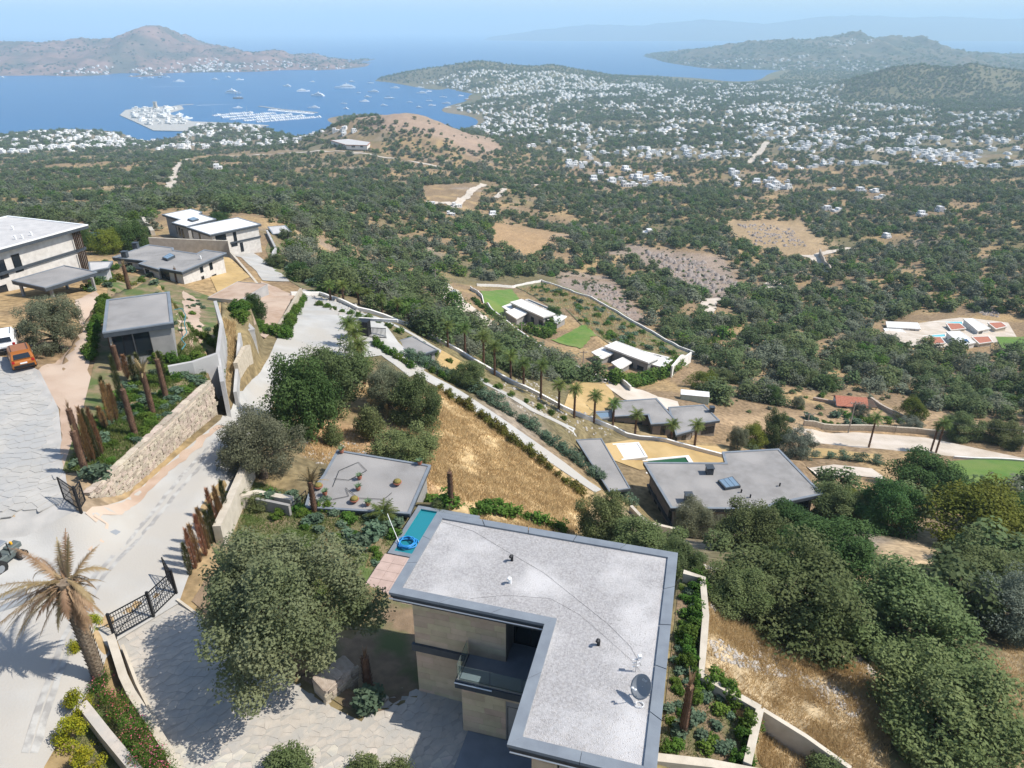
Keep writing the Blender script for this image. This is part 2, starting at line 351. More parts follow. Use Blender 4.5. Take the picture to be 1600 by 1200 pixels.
# ------------------------------------------------------------------ ground sheet
def build_terrain():
    V = np.stack([GX, GY, HG], -1).reshape(-1, 3)
    i, j = np.meshgrid(np.arange(NR-1), np.arange(NU-1), indexing='ij'); a = (i*NU+j).ravel()
    Fq = np.stack([a, a+1, a+NU+1, a+NU], 1)
    me = mesh_np('terrain', V, Fq, None, True)
    # real ground colours: what grows or lies there
    X, Y, Z = V[:, 0], V[:, 1], V[:, 2]
    ppx, ppy = to_px(X, Y, Z)
    col = np.tile(np.array([.235, .165, .098]), (len(V), 1))
    n1 = fbm(X/14, Y/14, 4)[:, None]; n2 = fbm(X/70+9, Y/70, 4)[:, None]; n3 = fbm(X/1.7, Y/1.7, 3)[:, None]
    straw = np.array([.36, .25, .125]); scrub = np.array([.10, .105, .05]); rock = np.array([.30, .25, .21])
    mixc = lambda c, t: col*(1-t)+c*t
    col = mixc(straw, sstep(-.1, .35, n1)*.8); col = mixc(scrub, sstep(.05, .4, n2)*.65); col = mixc(rock, sstep(.22, .5, fbm(X/33+4, Y/33, 4)[:, None])*.6)
    def zone(pp, c, s=1., feather=10):
        nonlocal col
        wv = in_poly(ppx, ppy, pp); d = poly_dist(ppx, ppy, pp); k = np.clip(np.where(wv, .5+d/feather, .5-d/feather)+.4*n1[:, 0], 0, 1)*s
        col = col*(1-k[:, None])+np.array(c)*k[:, None]
    zone([(540,150),(700,150),(790,235),(740,245),(690,215),(600,205),(560,190)], (.33,.235,.175), .9)                 # bare hill top
    zone([(560,600),(700,610),(830,700),(925,775),(905,840),(700,800),(640,740),(690,690)], (.50,.36,.19), .95, 14)   # dry field
    zone([(460,650),(640,680),(700,790),(640,760),(470,710)], (.42,.27,.15), .9, 14)
    zone([(770,345),(900,370),(830,415),(760,390)], (.36,.235,.125), .8)
    zone([(870,430),(960,440),(1010,500),(960,510),(880,470)], (.27,.21,.18), .8)
    zone([(980,385),(1130,400),(1170,470),(1100,470),(1000,410)], (.27,.215,.18), .8)
    zone([(1100,340),(1250,345),(1330,395),(1280,420),(1130,370)], (.36,.255,.15), .8)
    zone([(1060,650),(1500,640),(1600,690),(1250,690)], (.37,.26,.155), .7)
    zone([(1100,940),(1200,980),(1380,1040),(1380,1200),(1200,1200),(1100,1060)], (.43,.335,.21), .9, 16)
    zone([(1370,850),(1490,830),(1490,880),(1380,890)], (.42,.31,.19), .9)
    zone([(1500,1050),(1600,1000),(1600,1200),(1500,1200)], (.42,.32,.20), .7)
    zone([(640,170),(1600,140),(1600,250),(900,250)], (.12,.12,.075), .6, 30)
    zone([(0,200),(520,190),(540,235),(0,245)], (.20,.17,.12), .6, 20)
    fz = sstep(2000, 2600, Y)[:, None]*.75; col = col*(1-fz)+np.array([.10,.105,.06])*fz
    col = col*(1+.25*n3)
    at = me.attributes.new('ground', 'FLOAT_COLOR', 'POINT'); c4 = np.ones((len(V), 4), np.float32); c4[:, :3] = np.clip(col, .01, 1); at.data.foreach_set('color', c4.ravel())
    m = bpy.data.materials.new('ground'); m.use_nodes = True; t = m.node_tree; N = t.nodes; L = t.links; b = N['Principled BSDF']
    b.inputs['Roughness'].default_value = .95; b.inputs['Specular IOR Level'].default_value = .1
    an = N.new('ShaderNodeAttribute'); an.attribute_name = 'ground'
    ge = N.new('ShaderNodeNewGeometry'); no = N.new('ShaderNodeTexNoise'); no.inputs['Scale'].default_value = 1.3; no.inputs['Detail'].default_value = 8; L.new(ge.outputs[0], no.inputs[0])
    mr = N.new('ShaderNodeMapRange'); mr.inputs[1].default_value = .3; mr.inputs[2].default_value = .7; mr.inputs[3].default_value = .6; mr.inputs[4].default_value = 1.35; L.new(no.outputs[0], mr.inputs[0])
    mx = N.new('ShaderNodeMix'); mx.data_type = 'RGBA'; mx.blend_type = 'MULTIPLY'; mx.inputs[0].default_value = 1; L.new(an.outputs[0], mx.inputs[6]); L.new(mr.outputs[0], mx.inputs[7]); L.new(mx.outputs[2], b.inputs['Base Color'])
    bp = N.new('ShaderNodeBump'); bp.inputs['Strength'].default_value = .5; bp.inputs['Distance'].default_value = .15; L.new(no.outputs[0], bp.inputs['Height']); L.new(bp.outputs[0], b.inputs['Normal'])
    me.materials.append(m); M['ground'] = m
    return link('terrain', me, None, kind='structure', label='dry hillside ground falling to the valley and the shore')
build_terrain()
# ------------------------------------------------------------------ sea
def build_sea():
    m = bpy.data.materials.new('sea'); m.use_nodes = True; t = m.node_tree; N = t.nodes; L = t.links; b = N['Principled BSDF']
    ge = N.new('ShaderNodeNewGeometry'); mp = N.new('ShaderNodeMapping'); mp.inputs['Scale'].default_value = (.0016, .006, 1); L.new(ge.outputs[0], mp.inputs[0])
    no = N.new('ShaderNodeTexNoise'); no.inputs['Scale'].default_value = 1; no.inputs['Detail'].default_value = 5; L.new(mp.outputs[0], no.inputs[0])
    cr = N.new('ShaderNodeMix'); cr.data_type = 'RGBA'; cr.inputs[6].default_value = (.003, .075, .215, 1); cr.inputs[7].default_value = (.006, .11, .28, 1); L.new(no.outputs[0], cr.inputs[0]); L.new(cr.outputs[2], b.inputs['Base Color'])
    b.inputs['Roughness'].default_value = .32; b.inputs['Specular IOR Level'].default_value = .15; b.inputs['IOR'].default_value = 1.33
    n2 = N.new('ShaderNodeTexNoise'); n2.inputs['Scale'].default_value = .12; n2.inputs['Detail'].default_value = 4; L.new(ge.outputs[0], n2.inputs[0])
    bp = N.new('ShaderNodeBump'); bp.inputs['Strength'].default_value = .35; bp.inputs['Distance'].default_value = 1.; L.new(n2.outputs[0], bp.inputs['Height']); L.new(bp.outputs[0], b.inputs['Normal'])
    s = 34000
    link('sea', mesh_np('sea', [(-s, 900, 0), (s, 900, 0), (s, 33000, 0), (-s, 33000, 0)], [(0, 1, 2, 3)], m), None, kind='structure', label='blue bay and open sea behind the town')
build_sea()
# ------------------------------------------------------------------ hills across the water
HILLS = {}
def hill(key, label, sky, Yr, Yf, Yb, res, c1, c2, c3, rough=20., sc=260., pw=1.1):
    us, hs = skyline(sky, Yr)
    X = np.arange(us[0]*Yr*1.02-40, us[-1]*Yr*1.02+40, res[0]); Y = np.arange(Yf-(Yr-Yf)*.4, Yb, res[1])
    GX_, GY_ = np.meshgrid(X, Y); Z = ridge_h(GX_/Yr, GY_, sky, Yr, Yf, Yb, rough, sc, pw)
    Z = np.maximum(Z+np.clip(Z/60, 0, 1)*34*(np.abs(fbm(GX_/75, GY_/75, 5))-.12)*np.clip(Z/40, 0, 1), -8)
    nu, nr = len(X), len(Y)
    HILLS[key] = (X, Y, Z)
    i, j = np.meshgrid(np.arange(nr-1), np.arange(nu-1), indexing='ij'); a = (i*nu+j).ravel()
    m = mat('hill_'+key, c1, .95, c2, .012, 6, coord='Position', c3=c3, scale3=.004, spec=.05)
    me = mesh_np('hill', np.stack([GX_, GY_, Z], -1).reshape(-1, 3), np.stack([a, a+1, a+nu+1, a+nu], 1), m, True)
    return link('hill', me, None, kind='structure', label=label)
def hill_z(key, x, y):
    X, Y, Z = HILLS[key]; fx = np.clip((x-X[0])/(X[1]-X[0]), 0, len(X)-1.001); fy = np.clip((y-Y[0])/(Y[1]-Y[0]), 0, len(Y)-1.001)
    i = fy.astype(int); j = fx.astype(int); a = fy-i; b = fx-j
    return (Z[i, j]*(1-b)+Z[i, j+1]*b)*(1-a)+(Z[i+1, j]*(1-b)+Z[i+1, j+1]*b)*a
PENIN = [(-500,90),(-200,80),(-60,66),(0,66),(40,67),(100,64),(150,62),(185,60),(200,53),(212,46),(226,40),(236,39),(246,42),(254,50),(262,57),(275,65),(310,70),(345,75),(375,83),(395,83),(420,80),(437,84),(455,92),(480,95),(505,97),(522,93),(545,100),(585,106),(612,116),(640,127)]
hill('peninsula', 'brown scrub covered peninsula across the bay', PENIN, 5000, 3720, 6400, (14, 28), (.27,.165,.125), (.15,.10,.075), (.10,.085,.06), 42, 300, 1.55)
RIGHTM = [(930,128),(960,121),(1000,110),(1040,98),(1080,84),(1120,74),(1180,67),(1250,63),(1300,60),(1330,54),(1343,46),(1356,59),(1363,66),(1380,60),(1407,55),(1411,67),(1420,69),(1441,55),(1447,72),(1470,74),(1500,80),(1540,84),(1620,88),(1800,95),(2100,110)]
hill('cape', 'long rugged mountain ridge behind the far town', RIGHTM, 5600, 4000, 7400, (16, 32), (.085,.085,.06), (.15,.115,.08), (.06,.07,.045), 38, 300, 1.35)
hill('isle', 'low dark island on the hazy sea', [(1420,92),(1440,84),(1480,73),(1500,70),(1540,76),(1580,84),(1610,92)], 12000, 11000, 13500, (60, 80), (.07,.08,.07), (.10,.09,.07), (.08,.08,.06), 20, 700)
hill('farm', 'faint mountain chain beyond the sea', [(760,58),(850,46),(920,38),(1000,40),(1050,34),(1100,30),(1150,33),(1200,37),(1280,26),(1350,24),(1420,27),(1480,25),(1560,30),(1650,28),(1800,34),(2000,50)], 17500, 15000, 20500, (120, 120), (.09,.09,.08), (.12,.11,.09), (.08,.08,.07), 40, 1500)
# ------------------------------------------------------------------ haze
hb = MB().box(-21000, 21000, -40, 32000, -14, 700)
hm = bpy.data.materials.new('haze'); hm.use_nodes = True; hm.node_tree.nodes.clear()
pv = hm.node_tree.nodes.new('ShaderNodeVolumePrincipled'); pv.inputs['Density'].default_value = 0.000125; pv.inputs['Color'].default_value = (.60, .82, .96, 1); pv.inputs['Anisotropy'].default_value = 0.0
ho = hm.node_tree.nodes.new('ShaderNodeOutputMaterial'); hm.node_tree.links.new(pv.outputs[0], ho.inputs['Volume'])
HAZE = hb.build('haze', hm, None, kind='stuff'); HAZE['label'] = 'pale blue summer haze in the air'
# ------------------------------------------------------------------ materials of built things
M['concrete'] = mat('concrete', (.43,.42,.395), .9, (.35,.34,.32), .35, 7, .25, 9, coord='Position', c3=(.38,.355,.315), scale3=.16)
M['court'] = mat('court', (.42,.40,.37), .9, (.33,.32,.30), .8, 5, .2, 9, coord='Position')
M['grout'] = mat('grout', (.40,.375,.335), .95, (.34,.32,.285), 1.2, 5, .3, 12, coord='Position')
M['stone_pale'] = mat('stone_pale', (.50,.455,.385), .85, (.43,.39,.33), 2.5, 5, .25, 14, rnd=.12, c3=(.40,.38,.34), scale3=1.1)
M['stone_wall'] = mat('stone_wall', (.48,.41,.325), .92, (.36,.295,.225), 3, 5, .6, 16, rnd=.22)
M['mortar'] = mat('mortar', (.42,.37,.30), .95, (.34,.29,.23), 2.5, 5, .4, 12)
M['cream'] = mat('cream', (.52,.465,.38), .9, (.43,.38,.305), 1.4, 5, .3, 14, coord='Position')
M['white_wall'] = mat('white_wall', (.74,.71,.66), .85, (.64,.61,.565), .9, 5, .1)
M['plaster'] = mat('plaster', (.40,.39,.375), .9, (.31,.30,.29), .8, 6, .2, 9, c3=(.46,.45,.43), scale3=.4)
M['greige'] = mat('greige', (.30,.285,.265), .85, (.25,.24,.225), 1.2, 5, .15, 10)
M['clad_tan'] = mat('clad_tan', (.57,.45,.31), .8, (.49,.385,.26), 1.8, 5, .15, 18, rnd=.10)
M['clad_white'] = mat('clad_white', (.60,.57,.525), .85, (.49,.46,.42), 1.5, 5, .2, 10)
M['clad_grey'] = mat('clad_grey', (.27,.235,.205), .85, (.20,.175,.155), 1.5, 5, .2, 10, rnd=.12)
M['slate'] = mat('slate', (.045,.055,.066), .5, (.06,.07,.082), 2, 4)
M['coping'] = mat('coping', (.20,.225,.25), .55, (.16,.18,.205), 1.1, 6, .1, 7, spec=.4)
M['gravel'] = mat('gravel', (.43,.415,.41), .95, (.31,.30,.295), 9, 8, .9, 28, c3=(.54,.525,.515), scale3=.28)
M['roof_grey'] = mat('roof_grey', (.27,.26,.25), .93, (.22,.21,.20), .9, 7, .5, 12, c3=(.31,.295,.28), scale3=.22)
M['roof_pale'] = mat('roof_pale', (.50,.485,.47), .93, (.42,.41,.40), .8, 7, .4, 12)
M['roof_white'] = mat('roof_white', (.72,.715,.70), .9, (.62,.62,.61), .7, 6, .1)
M['glass'] = mat('glass', (.015,.02,.026), .08, spec=.6)
M['glass_blue'] = mat('glass_blue', (.16,.23,.30), .12, spec=.7)
M['black_metal'] = mat('black_metal', (.018,.019,.022), .45, metal=.3)
M['silver'] = mat('silver', (.55,.56,.57), .35, metal=.8)
M['wood_dark'] = mat('wood_dark', (.09,.055,.035), .7, (.06,.035,.022), 8)
M['terracotta'] = mat('terracotta', (.42,.165,.105), .85, (.33,.12,.075), 3, 5, .3)
M['dirt'] = mat('dirt', (.42,.31,.235), .95, (.34,.24,.17), .7, 6, .4, 9, coord='Position', c3=(.46,.36,.28), scale3=.12)
M['dirt_pale'] = mat('dirt_pale', (.56,.49,.415), .95, (.45,.38,.30), .25, 6, .3, 6, coord='Position')
M['straw_lawn'] = mat('straw_lawn', (.43,.295,.125), .95, (.36,.25,.11), .9, 6, .5, 20, coord='Position', c3=(.48,.34,.16), scale3=.15)
M['lawn'] = mat('lawn', (.085,.17,.028), .95, (.12,.20,.035), .8, 6, .6, 25, coord='Position', c3=(.15,.20,.05), scale3=.12)
M['bed'] = mat('bed', (.145,.135,.065), .95, (.25,.18,.11), 1.1, 6, .6, 14, coord='Position', c3=(.085,.12,.035), scale3=.5)
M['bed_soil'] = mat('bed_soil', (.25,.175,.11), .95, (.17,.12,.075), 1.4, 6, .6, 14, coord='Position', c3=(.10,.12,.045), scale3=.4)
M['pink_stone'] = mat('pink_stone', (.47,.35,.30), .8, (.40,.295,.25), 1.5, 5, .1)
M['pool_tile'] = mat('pool_tile', (.02,.21,.25), .25, (.025,.25,.29), 5)
M['pool_pale'] = mat('pool_pale', (.12,.46,.52), .2, (.15,.52,.58), 5)
M['turf'] = mat('turf', (.010,.075,.032), .9, (.014,.09,.038), 8)
M['plastic_blue'] = mat('plastic_blue', (.03,.24,.55), .4)
M['hose_green'] = mat('hose_green', (.06,.20,.22), .5)
M['rubber'] = mat('rubber', (.02,.02,.02), .7)
M['white_plastic'] = mat('white_plastic', (.75,.75,.74), .4)
M['bark'] = mat('bark', (.12,.09,.065), .95, (.075,.055,.04), 8, 5, .5)
M['carpaint_white'] = mat('carpaint_white', (.78,.78,.78), .25, spec=.6)
M['carpaint_orange'] = mat('carpaint_orange', (.42,.14,.025), .28, metal=.35, spec=.6)
M['red_light'] = mat('red_light', (.35,.01,.01), .3)
M['yellow'] = mat('yellow', (.70,.36,.02), .5)
M['grey_plastic'] = mat('grey_plastic', (.22,.235,.25), .5)
M['pole_wood'] = mat('pole_wood', (.30,.26,.22), .9)
M['outcrop_rock'] = mat('outcrop_rock', (.30,.255,.225), .95, (.22,.185,.165), .3, 4, .4, 4)
M['rubble_rock'] = mat('rubble_rock', (.43,.395,.35), .95, (.33,.30,.265), 1.2, 4, .4, 8)
def water_mat():
    m = mat('pool_water', (.9,1,1), .03, spec=.5); b = m.node_tree.nodes['Principled BSDF']
    b.inputs['Base Color'].default_value = (.018,.19,.23,1); return m
M['water'] = water_mat()
gm = mat('balustrade_glass', (.75,.9,.87), .02, spec=.5); gm.node_tree.nodes['Principled BSDF'].inputs['Transmission Weight'].default_value = .92; gm.node_tree.nodes['Principled BSDF'].inputs['IOR'].default_value = 1.05; M['clear_glass'] = gm

# ------------------------------------------------------------------ roads, courts and other ground sheets
def sheet(name, pix, m, res=1., off=.05, label=None, wob=0., kind='structure'):
    o = drape(name, gxy(pix), m, res, off, wob=wob, kind=kind)
    if label: o['label'] = label
    return o
sheet('road', [(-90,1290),(40,1290),(70,1200),(108,1130),(160,1050),(183,1003),(280,944),(300,890),(335,825),(383,722),(415,660),(440,600),(470,560),(560,560),(596,556),(640,590),(665,577),(622,535),(600,505),(560,488),(505,465),(474,452),(444,508),(420,560),(380,612),(362,640),(345,657),(275,715),(206,775),(150,803),(120,800),(40,840),(-90,850)], 'concrete', .8, .09, 'pale concrete road curving down past the gates')
def rib(name, pix, wd, m, res=2., off=.1, label=None, wob=0.):
    pl = gxy(pix); out = [pl[0]]
    o = drape(name, ribbon(resample(pl, max(res, 1.5)) if len(pl) > 1 else pl, wd), m, res, off, wob=wob, kind='structure')
    if label: o['label'] = label
    return o
rib('road', [(622,562),(660,585),(700,607),(751,641),(800,673),(860,715),(935,768)], 3.4, 'concrete', 1, .08, 'narrow concrete lane between two hedges')
rib('path', [(560,490),(640,520),(700,556),(760,600),(830,640),(900,675)], 1.6, 'concrete', 1, .08, 'pale path beside the palm row')
rib('road', [(686,440),(705,466),(760,505),(820,540),(900,580),(990,618),(1060,632)], 8., 'dirt_pale', 2, .15, 'unpaved lane between the white villas')
rib('road', [(1255,684),(1350,690),(1450,696),(1640,716)], 9., 'dirt_pale', 2, .15, 'unpaved road beside the stone wall')
rib('path', [(1260,730),(1320,735),(1375,742)], 6., 'dirt_pale', 2, .15, 'pale drive below the lower road')
rib('dirt_strip', [(140,812),(170,800),(207,782),(275,724),(345,666)], .7, 'dirt', .5, .11, 'brown dirt washed along the foot of the stone wall', .5)
rib('dirt_strip', [(150,808),(168,822),(165,838),(140,862)], .22, 'dirt', .4, .11, 'thin curved dirt streak on the concrete', .25)
M['tyre'] = mat('tyre', (.27,.26,.245), .95, (.40,.39,.365), 1.5, 5, coord='Position', mixpow=(.4, .6))
for k in (0, 14): rib('tyre_mark', [(40+k,1180),(100+k,1000),(150+k,900),(215+k,830),(290+k,740),(352+k,672)], .28, 'tyre', .6, .108, 'faint tyre mark along the concrete road', .15)
for pl, wd in (([(284,253),(276,265),(270,280),(267,297),(276,311)], 8), ([(284,253),(330,245),(400,242),(440,240),(500,236),(545,238)], 6), ([(545,238),(590,244),(640,252),(686,261)], 8),
               ([(668,317),(700,318),(712,325),(735,300),(756,288)], 7), ([(775,310),(800,290),(845,289)], 6), ([(1102,488),(1108,470),(1130,468)], 7), ([(1195,453),(1205,443),(1215,440),(1210,456)], 6),
               ([(1260,400),(1275,405),(1295,428)], 8), ([(1270,402),(1330,388)], 6), ([(1172,255),(1185,240),(1200,222)], 12), ([(1375,240),(1385,220)], 12), ([(1480,300),(1600,306)], 9)):
    rib('dirt_track', pl, wd, 'dirt_pale', 4, .5, 'pale track winding through the woodland', wob=1.5)
sheet('court', [(-90,556),(20,560),(62,580),(92,640),(98,700),(104,752),(117,792),(122,806),(60,845),(-90,880)], 'court', .8, .06, 'pale stone paved court above the retaining wall')
sheet('soil', [(62,580),(92,640),(100,735),(140,640),(140,560),(158,470),(150,455),(118,470),(130,520),(95,560)], 'dirt', .8, .06, 'bare pinkish soil beside the court', .4)
sheet('planting_bed', [(97,740),(175,738),(325,598),(335,560),(345,470),(262,440),(190,430),(168,460),(150,560),(130,640)], 'bed', .8, .08, 'overgrown planting terrace behind the stone wall')
sheet('soil', [(285,455),(310,470),(318,520),(300,560),(284,545)], 'dirt', .8, .12, 'bare soil strip in the terrace garden', .6)
sheet('dry_lawn', [(236,374),(356,377),(360,395),(402,440),(390,434),(340,458),(305,400)], 'straw_lawn', 1.5, .1, 'dry straw coloured lawn around the grey villa')
sheet('soil', [(408,440),(460,462),(436,508),(395,500),(405,470)], 'dirt', 1.5, .1, 'brown bare terrace above the junction', .4)
rib('path', [(372,392),(395,405),(420,425),(432,440)], 5, 'concrete', 1.5, .1, 'pale drive to the long villa')
sheet('dry_grass_bank', [(425,370),(440,385),(500,440),(515,470),(470,450),(430,425),(415,390)], 'bed', 2, .1, 'grassy bank below the long villa')
sheet('dry_lawn', [(905,690),(985,688),(1140,700),(1135,722),(1080,728),(1000,735)], 'straw_lawn', 1.5, .1, 'dry lawn behind the pool villa')
sheet('dry_lawn', [(895,600),(935,596),(960,620),(920,650),(880,640)], 'straw_lawn', 1.5, .12, 'dry lawn beside the split level villa')
sheet('dry_lawn', [(690,548),(735,572),(728,586),(680,570)], 'straw_lawn', 1.2, .12, 'dry lawn beside the flat roofed pavilion')
sheet('dry_lawn', [(1262,700),(1375,712),(1360,722),(1262,716)], 'straw_lawn', 2, .15, 'straw plot below the lower road')
sheet('lawn', [(750,455),(800,452),(812,468),(790,488),(762,486)], 'lawn', 1.5, .2, 'mown lawn beside the upper white villa', .8)
sheet('lawn', [(862,532),(918,508),(930,525),(905,545)], 'lawn', 1.2, .2, 'bright green lawn between the white villas', 1.2)
sheet('lawn', [(1480,722),(1625,715),(1625,770),(1500,775)], 'lawn', 1.5, .15, 'large green lawn beside the lower road')
sheet('lawn', [(1555,527),(1620,524),(1620,548),(1565,545)], 'lawn', 3, .3, 'green lawn beside the white pool villas')
sheet('court', [(1370,522),(1420,508),(1500,497),(1575,505),(1590,530),(1500,545),(1400,540)], 'dirt_pale', 3, .25, 'pale terraces around the white pool villas')
sheet('grassy_plot', [(805,448),(860,440),(960,480),(1080,555),(1075,575),(1045,560),(920,520),(860,480)], 'bed', 3, .2, 'grassy plot with dry stalks behind the white villas')
sheet('soil', [(1062,900),(1098,905),(1100,1055),(1190,1110),(1172,1190),(1030,1190),(1045,1050)], 'bed_soil', .5, .05, 'garden soil beside the main house')
sheet('garden', [(395,752),(470,775),(640,800),(585,905),(560,985),(440,960),(340,880),(330,850)], 'bed', .6, .05, 'patchy grass garden between pool and road')
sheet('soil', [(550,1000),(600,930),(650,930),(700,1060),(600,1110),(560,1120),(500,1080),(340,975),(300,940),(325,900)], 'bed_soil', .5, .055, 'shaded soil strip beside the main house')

# ------------------------------------------------------------------ frames and houses
class Frame:
    """upright local axes: origin at a pixel (given drop), x towards a second one"""
    def __init__(s, a, b, drop, base):
        A = at_z(*a, drop); B = at_z(*b, drop); s.ang = math.atan2(B.y-A.y, B.x-A.x)
        s.o = Vector((A.x, A.y, CAMZ-base)); s.lx = (B-A).length
        s.x = Vector((math.cos(s.ang), math.sin(s.ang), 0)); s.y = Vector((-s.x.y, s.x.x, 0))
    def loc(s, px, py, drop):
        p = at_z(px, py, drop)-s.o; return p.dot(s.x), p.dot(s.y), p.z
    def on_y(s, px, py, yv):
        o = Vector((0, 0, CAMZ))-s.o; d = at_d(px, py, 1)-Vector((0, 0, CAMZ)); t = (yv-o.dot(s.y))/d.dot(s.y); p = o+d*t
        return p.dot(s.x), p.z
    def w(s, x, y, z=0): return s.o+s.x*x+s.y*y+Vector((0, 0, z))
def rectify(P):
    n = len(P); L = [(math.hypot(P[(i+1) % n][0]-P[i][0], P[(i+1) % n][1]-P[i][1]), i) for i in range(n)]
    i = max(L)[1]; a = math.atan2(P[(i+1) % n][1]-P[i][1], P[(i+1) % n][0]-P[i][0]); c, s_ = math.cos(a), math.sin(a)
    Q = [(x*c+y*s_, -x*s_+y*c) for x, y in P]
    hor = [abs(Q[(k+1) % n][0]-Q[k][0]) > abs(Q[(k+1) % n][1]-Q[k][1]) for k in range(n)]
    if any(hor[k] == hor[k-1] for k in range(n)): return P, a
    out = []
    for k in range(n):
        e1, e2 = k-1, k
        eh, ev = (e1, e2) if hor[e1] else (e2, e1)
        yy = (Q[eh][1]+Q[(eh+1) % n][1])/2; xx = (Q[ev][0]+Q[(ev+1) % n][0])/2; out.append((xx*c-yy*s_, xx*s_+yy*c))
    return out, a
def ccw(P): return P if sum(P[i-1][0]*P[i][1]-P[i][0]*P[i-1][1] for i in range(len(P))) > 0 else P[::-1]
def inset(P, d):
    P = ccw(P); n = len(P); out = []
    for i in range(n):
        a, b, c = P[i-1], P[i], P[(i+1) % n]
        d1 = ((b[0]-a[0]), (b[1]-a[1])); d2 = ((c[0]-b[0]), (c[1]-b[1])); l1 = math.hypot(*d1); l2 = math.hypot(*d2)
        n1 = (-d1[1]/l1, d1[0]/l1); n2 = (-d2[1]/l2, d2[0]/l2)
        k = 1+n1[0]*n2[0]+n1[1]*n2[1]; k = max(k, .3)
        out.append((b[0]+(n1[0]+n2[0])/k*d, b[1]+(n1[1]+n2[1])/k*d))
    return out
def ring(mb, P, Q, z0, z1):
    n = len(P); mb.add([(*p, z0) for p in P]+[(*q, z0) for q in Q]+[(*p, z1) for p in P]+[(*q, z1) for q in Q],
        [f for i in range(n) for f in ((i, (i+1) % n, 2*n+(i+1) % n, 2*n+i), (n+(i+1) % n, n+i, 3*n+i, 3*n+(i+1) % n), (2*n+i, 2*n+(i+1) % n, 3*n+(i+1) % n, 3*n+i), (i, n+i, n+(i+1) % n, (i+1) % n))])
def window(root, a, b, x0, x1, z0, z1, name='window', pane='glass', frame='black_metal', mull=1, proud=.05):
    """on the wall from a to b (ccw outline, outside to the right): frame ring, pane behind it"""
    a = Vector((*a, 0)); b = Vector((*b, 0)); d = (b-a).normalized(); o = Vector((d.y, -d.x, 0)); t = .07
    q = lambda x, z, y: a+d*x+o*y+Vector((0, 0, z))
    mb = MB()
    def bx(xa, xb, za, zb, y0, y1): mb.add([q(xa,za,y0),q(xb,za,y0),q(xb,za,y1),q(xa,za,y1),q(xa,zb,y0),q(xb,zb,y0),q(xb,zb,y1),q(xa,zb,y1)], [(3,2,1,0),(4,5,6,7),(0,1,5,4),(1,2,6,5),(2,3,7,6),(3,0,4,7)])
    bx(x0, x0+t, z0, z1, -.05, proud); bx(x1-t, x1, z0, z1, -.05, proud); bx(x0+t, x1-t, z0, z0+t, -.05, proud); bx(x0+t, x1-t, z1-t, z1, -.05, proud)
    for k in range(1, mull): xm = x0+(x1-x0)*k/mull; bx(xm-t/2, xm+t/2, z0+t, z1-t, -.05, proud-.01)
    f = mb.build(name, frame, root); mb = MB(); bx(x0+t, x1-t, z0+t, z1-t, -.06, proud-.03); mb.build('pane', pane, f); return f
def flat_house(name, label, cat, pix, rd, base, wall='greige', roof='roof_grey', trim='slate', group=None, over=.6, thick=.45, wins=(), band=None, rect=True, cop=.32, root=None, copm='coping', sills=None):
    """flat-roofed block: pix roof outline, rd drop of the roof, base drop of its ground; wins: (pixel x, pixel y, width, height, mullions)"""
    P = [tuple(at_z(x, y, rd))[:2] for x, y in pix]
    if rect: P, _ = rectify(P)
    c = Vector((sum(p[0] for p in P)/len(P), sum(p[1] for p in P)/len(P), CAMZ-base))
    if root is None: root = empty(name, c, 0, label, cat, group)
    c = root.location; P = ccw([(p[0]-c.x, p[1]-c.y) for p in P]); zt = (CAMZ-rd)-c.z; zb = (CAMZ-base)-c.z
    W = inset(P, over); MB().prism(W, zb-1.0, zt-thick).build('wall', wall, root)
    I = inset(P, cop)
    mb = MB(); mb.prism(P, zt-thick, zt-.1); rf = mb.build('roof', trim, root)
    MB().prism(inset(P, cop-.01), zt-.1+.002, zt-.05).build('roof_surface', roof, rf)
    mb = MB(); ring(mb, inset(P, -.02), I, zt-.1+.002, zt+.03); mb.build('coping', copm, rf)
    if band is not None:
        mb = MB(); ring(mb, inset(P, over-.22), inset(P, over+.01), band, band+.35); mb.build('floor_band', trim, root)
    n = len(W); cam0 = Vector((0, 0, CAMZ))-c
    for wv in wins:
        px, py, ww, wh = wv[:4]; mu = wv[4] if len(wv) > 4 else 1; pn = wv[5] if len(wv) > 5 else 'window'
        d = at_d(px, py, 1)-Vector((0, 0, CAMZ)); best = None
        for i in range(n):
            a = Vector((*W[i], 0)); b = Vector((*W[(i+1) % n], 0)); e = (b-a).normalized(); o = Vector((e.y, -e.x, 0))
            if d.dot(o) >= 0: continue
            t = (a-cam0).dot(o)/d.dot(o); p = cam0+d*t; s_ = (p-a).dot(e)
            if -.2 < s_ < (b-a).length+.2 and (best is None or t < best[0]): best = (t, i, s_, p.z, (b-a).length)
        if best:
            _, i, s_, z, Ln = best; x0 = max(.15, s_-ww/2); x1 = min(Ln-.15, s_+ww/2); z0 = max(zb+.05, z-wh/2)
            if x1-x0 > .2: window(root, W[i], W[(i+1) % n], x0, x1, z0, min(zt-thick-.05, z0+wh), pn, mull=mu)
    return root
def skylight(root, pts, rd, h=.35, m='glass_blue', name='skylight'):
    c = root.location; P = ccw([(p.x-c.x, p.y-c.y) for p in (at_z(x, y, rd) for x, y in pts)]); z = CAMZ-rd-c.z
    o = MB().prism(P, z-.08, z+h).build(name, 'slate', root); I = inset(P, .12)
    a, b = Vector(I[0]), Vector(I[1]); d, e = Vector(I[3]), Vector(I[2])
    for k in range(3):
        q = [a.lerp(b, k/3+.015), a.lerp(b, (k+1)/3-.015), d.lerp(e, (k+1)/3-.015), d.lerp(e, k/3+.015)]
        MB().prism([tuple(v) for v in q], z+h+.002, z+h+.04).build('pane', m, o)
    return o
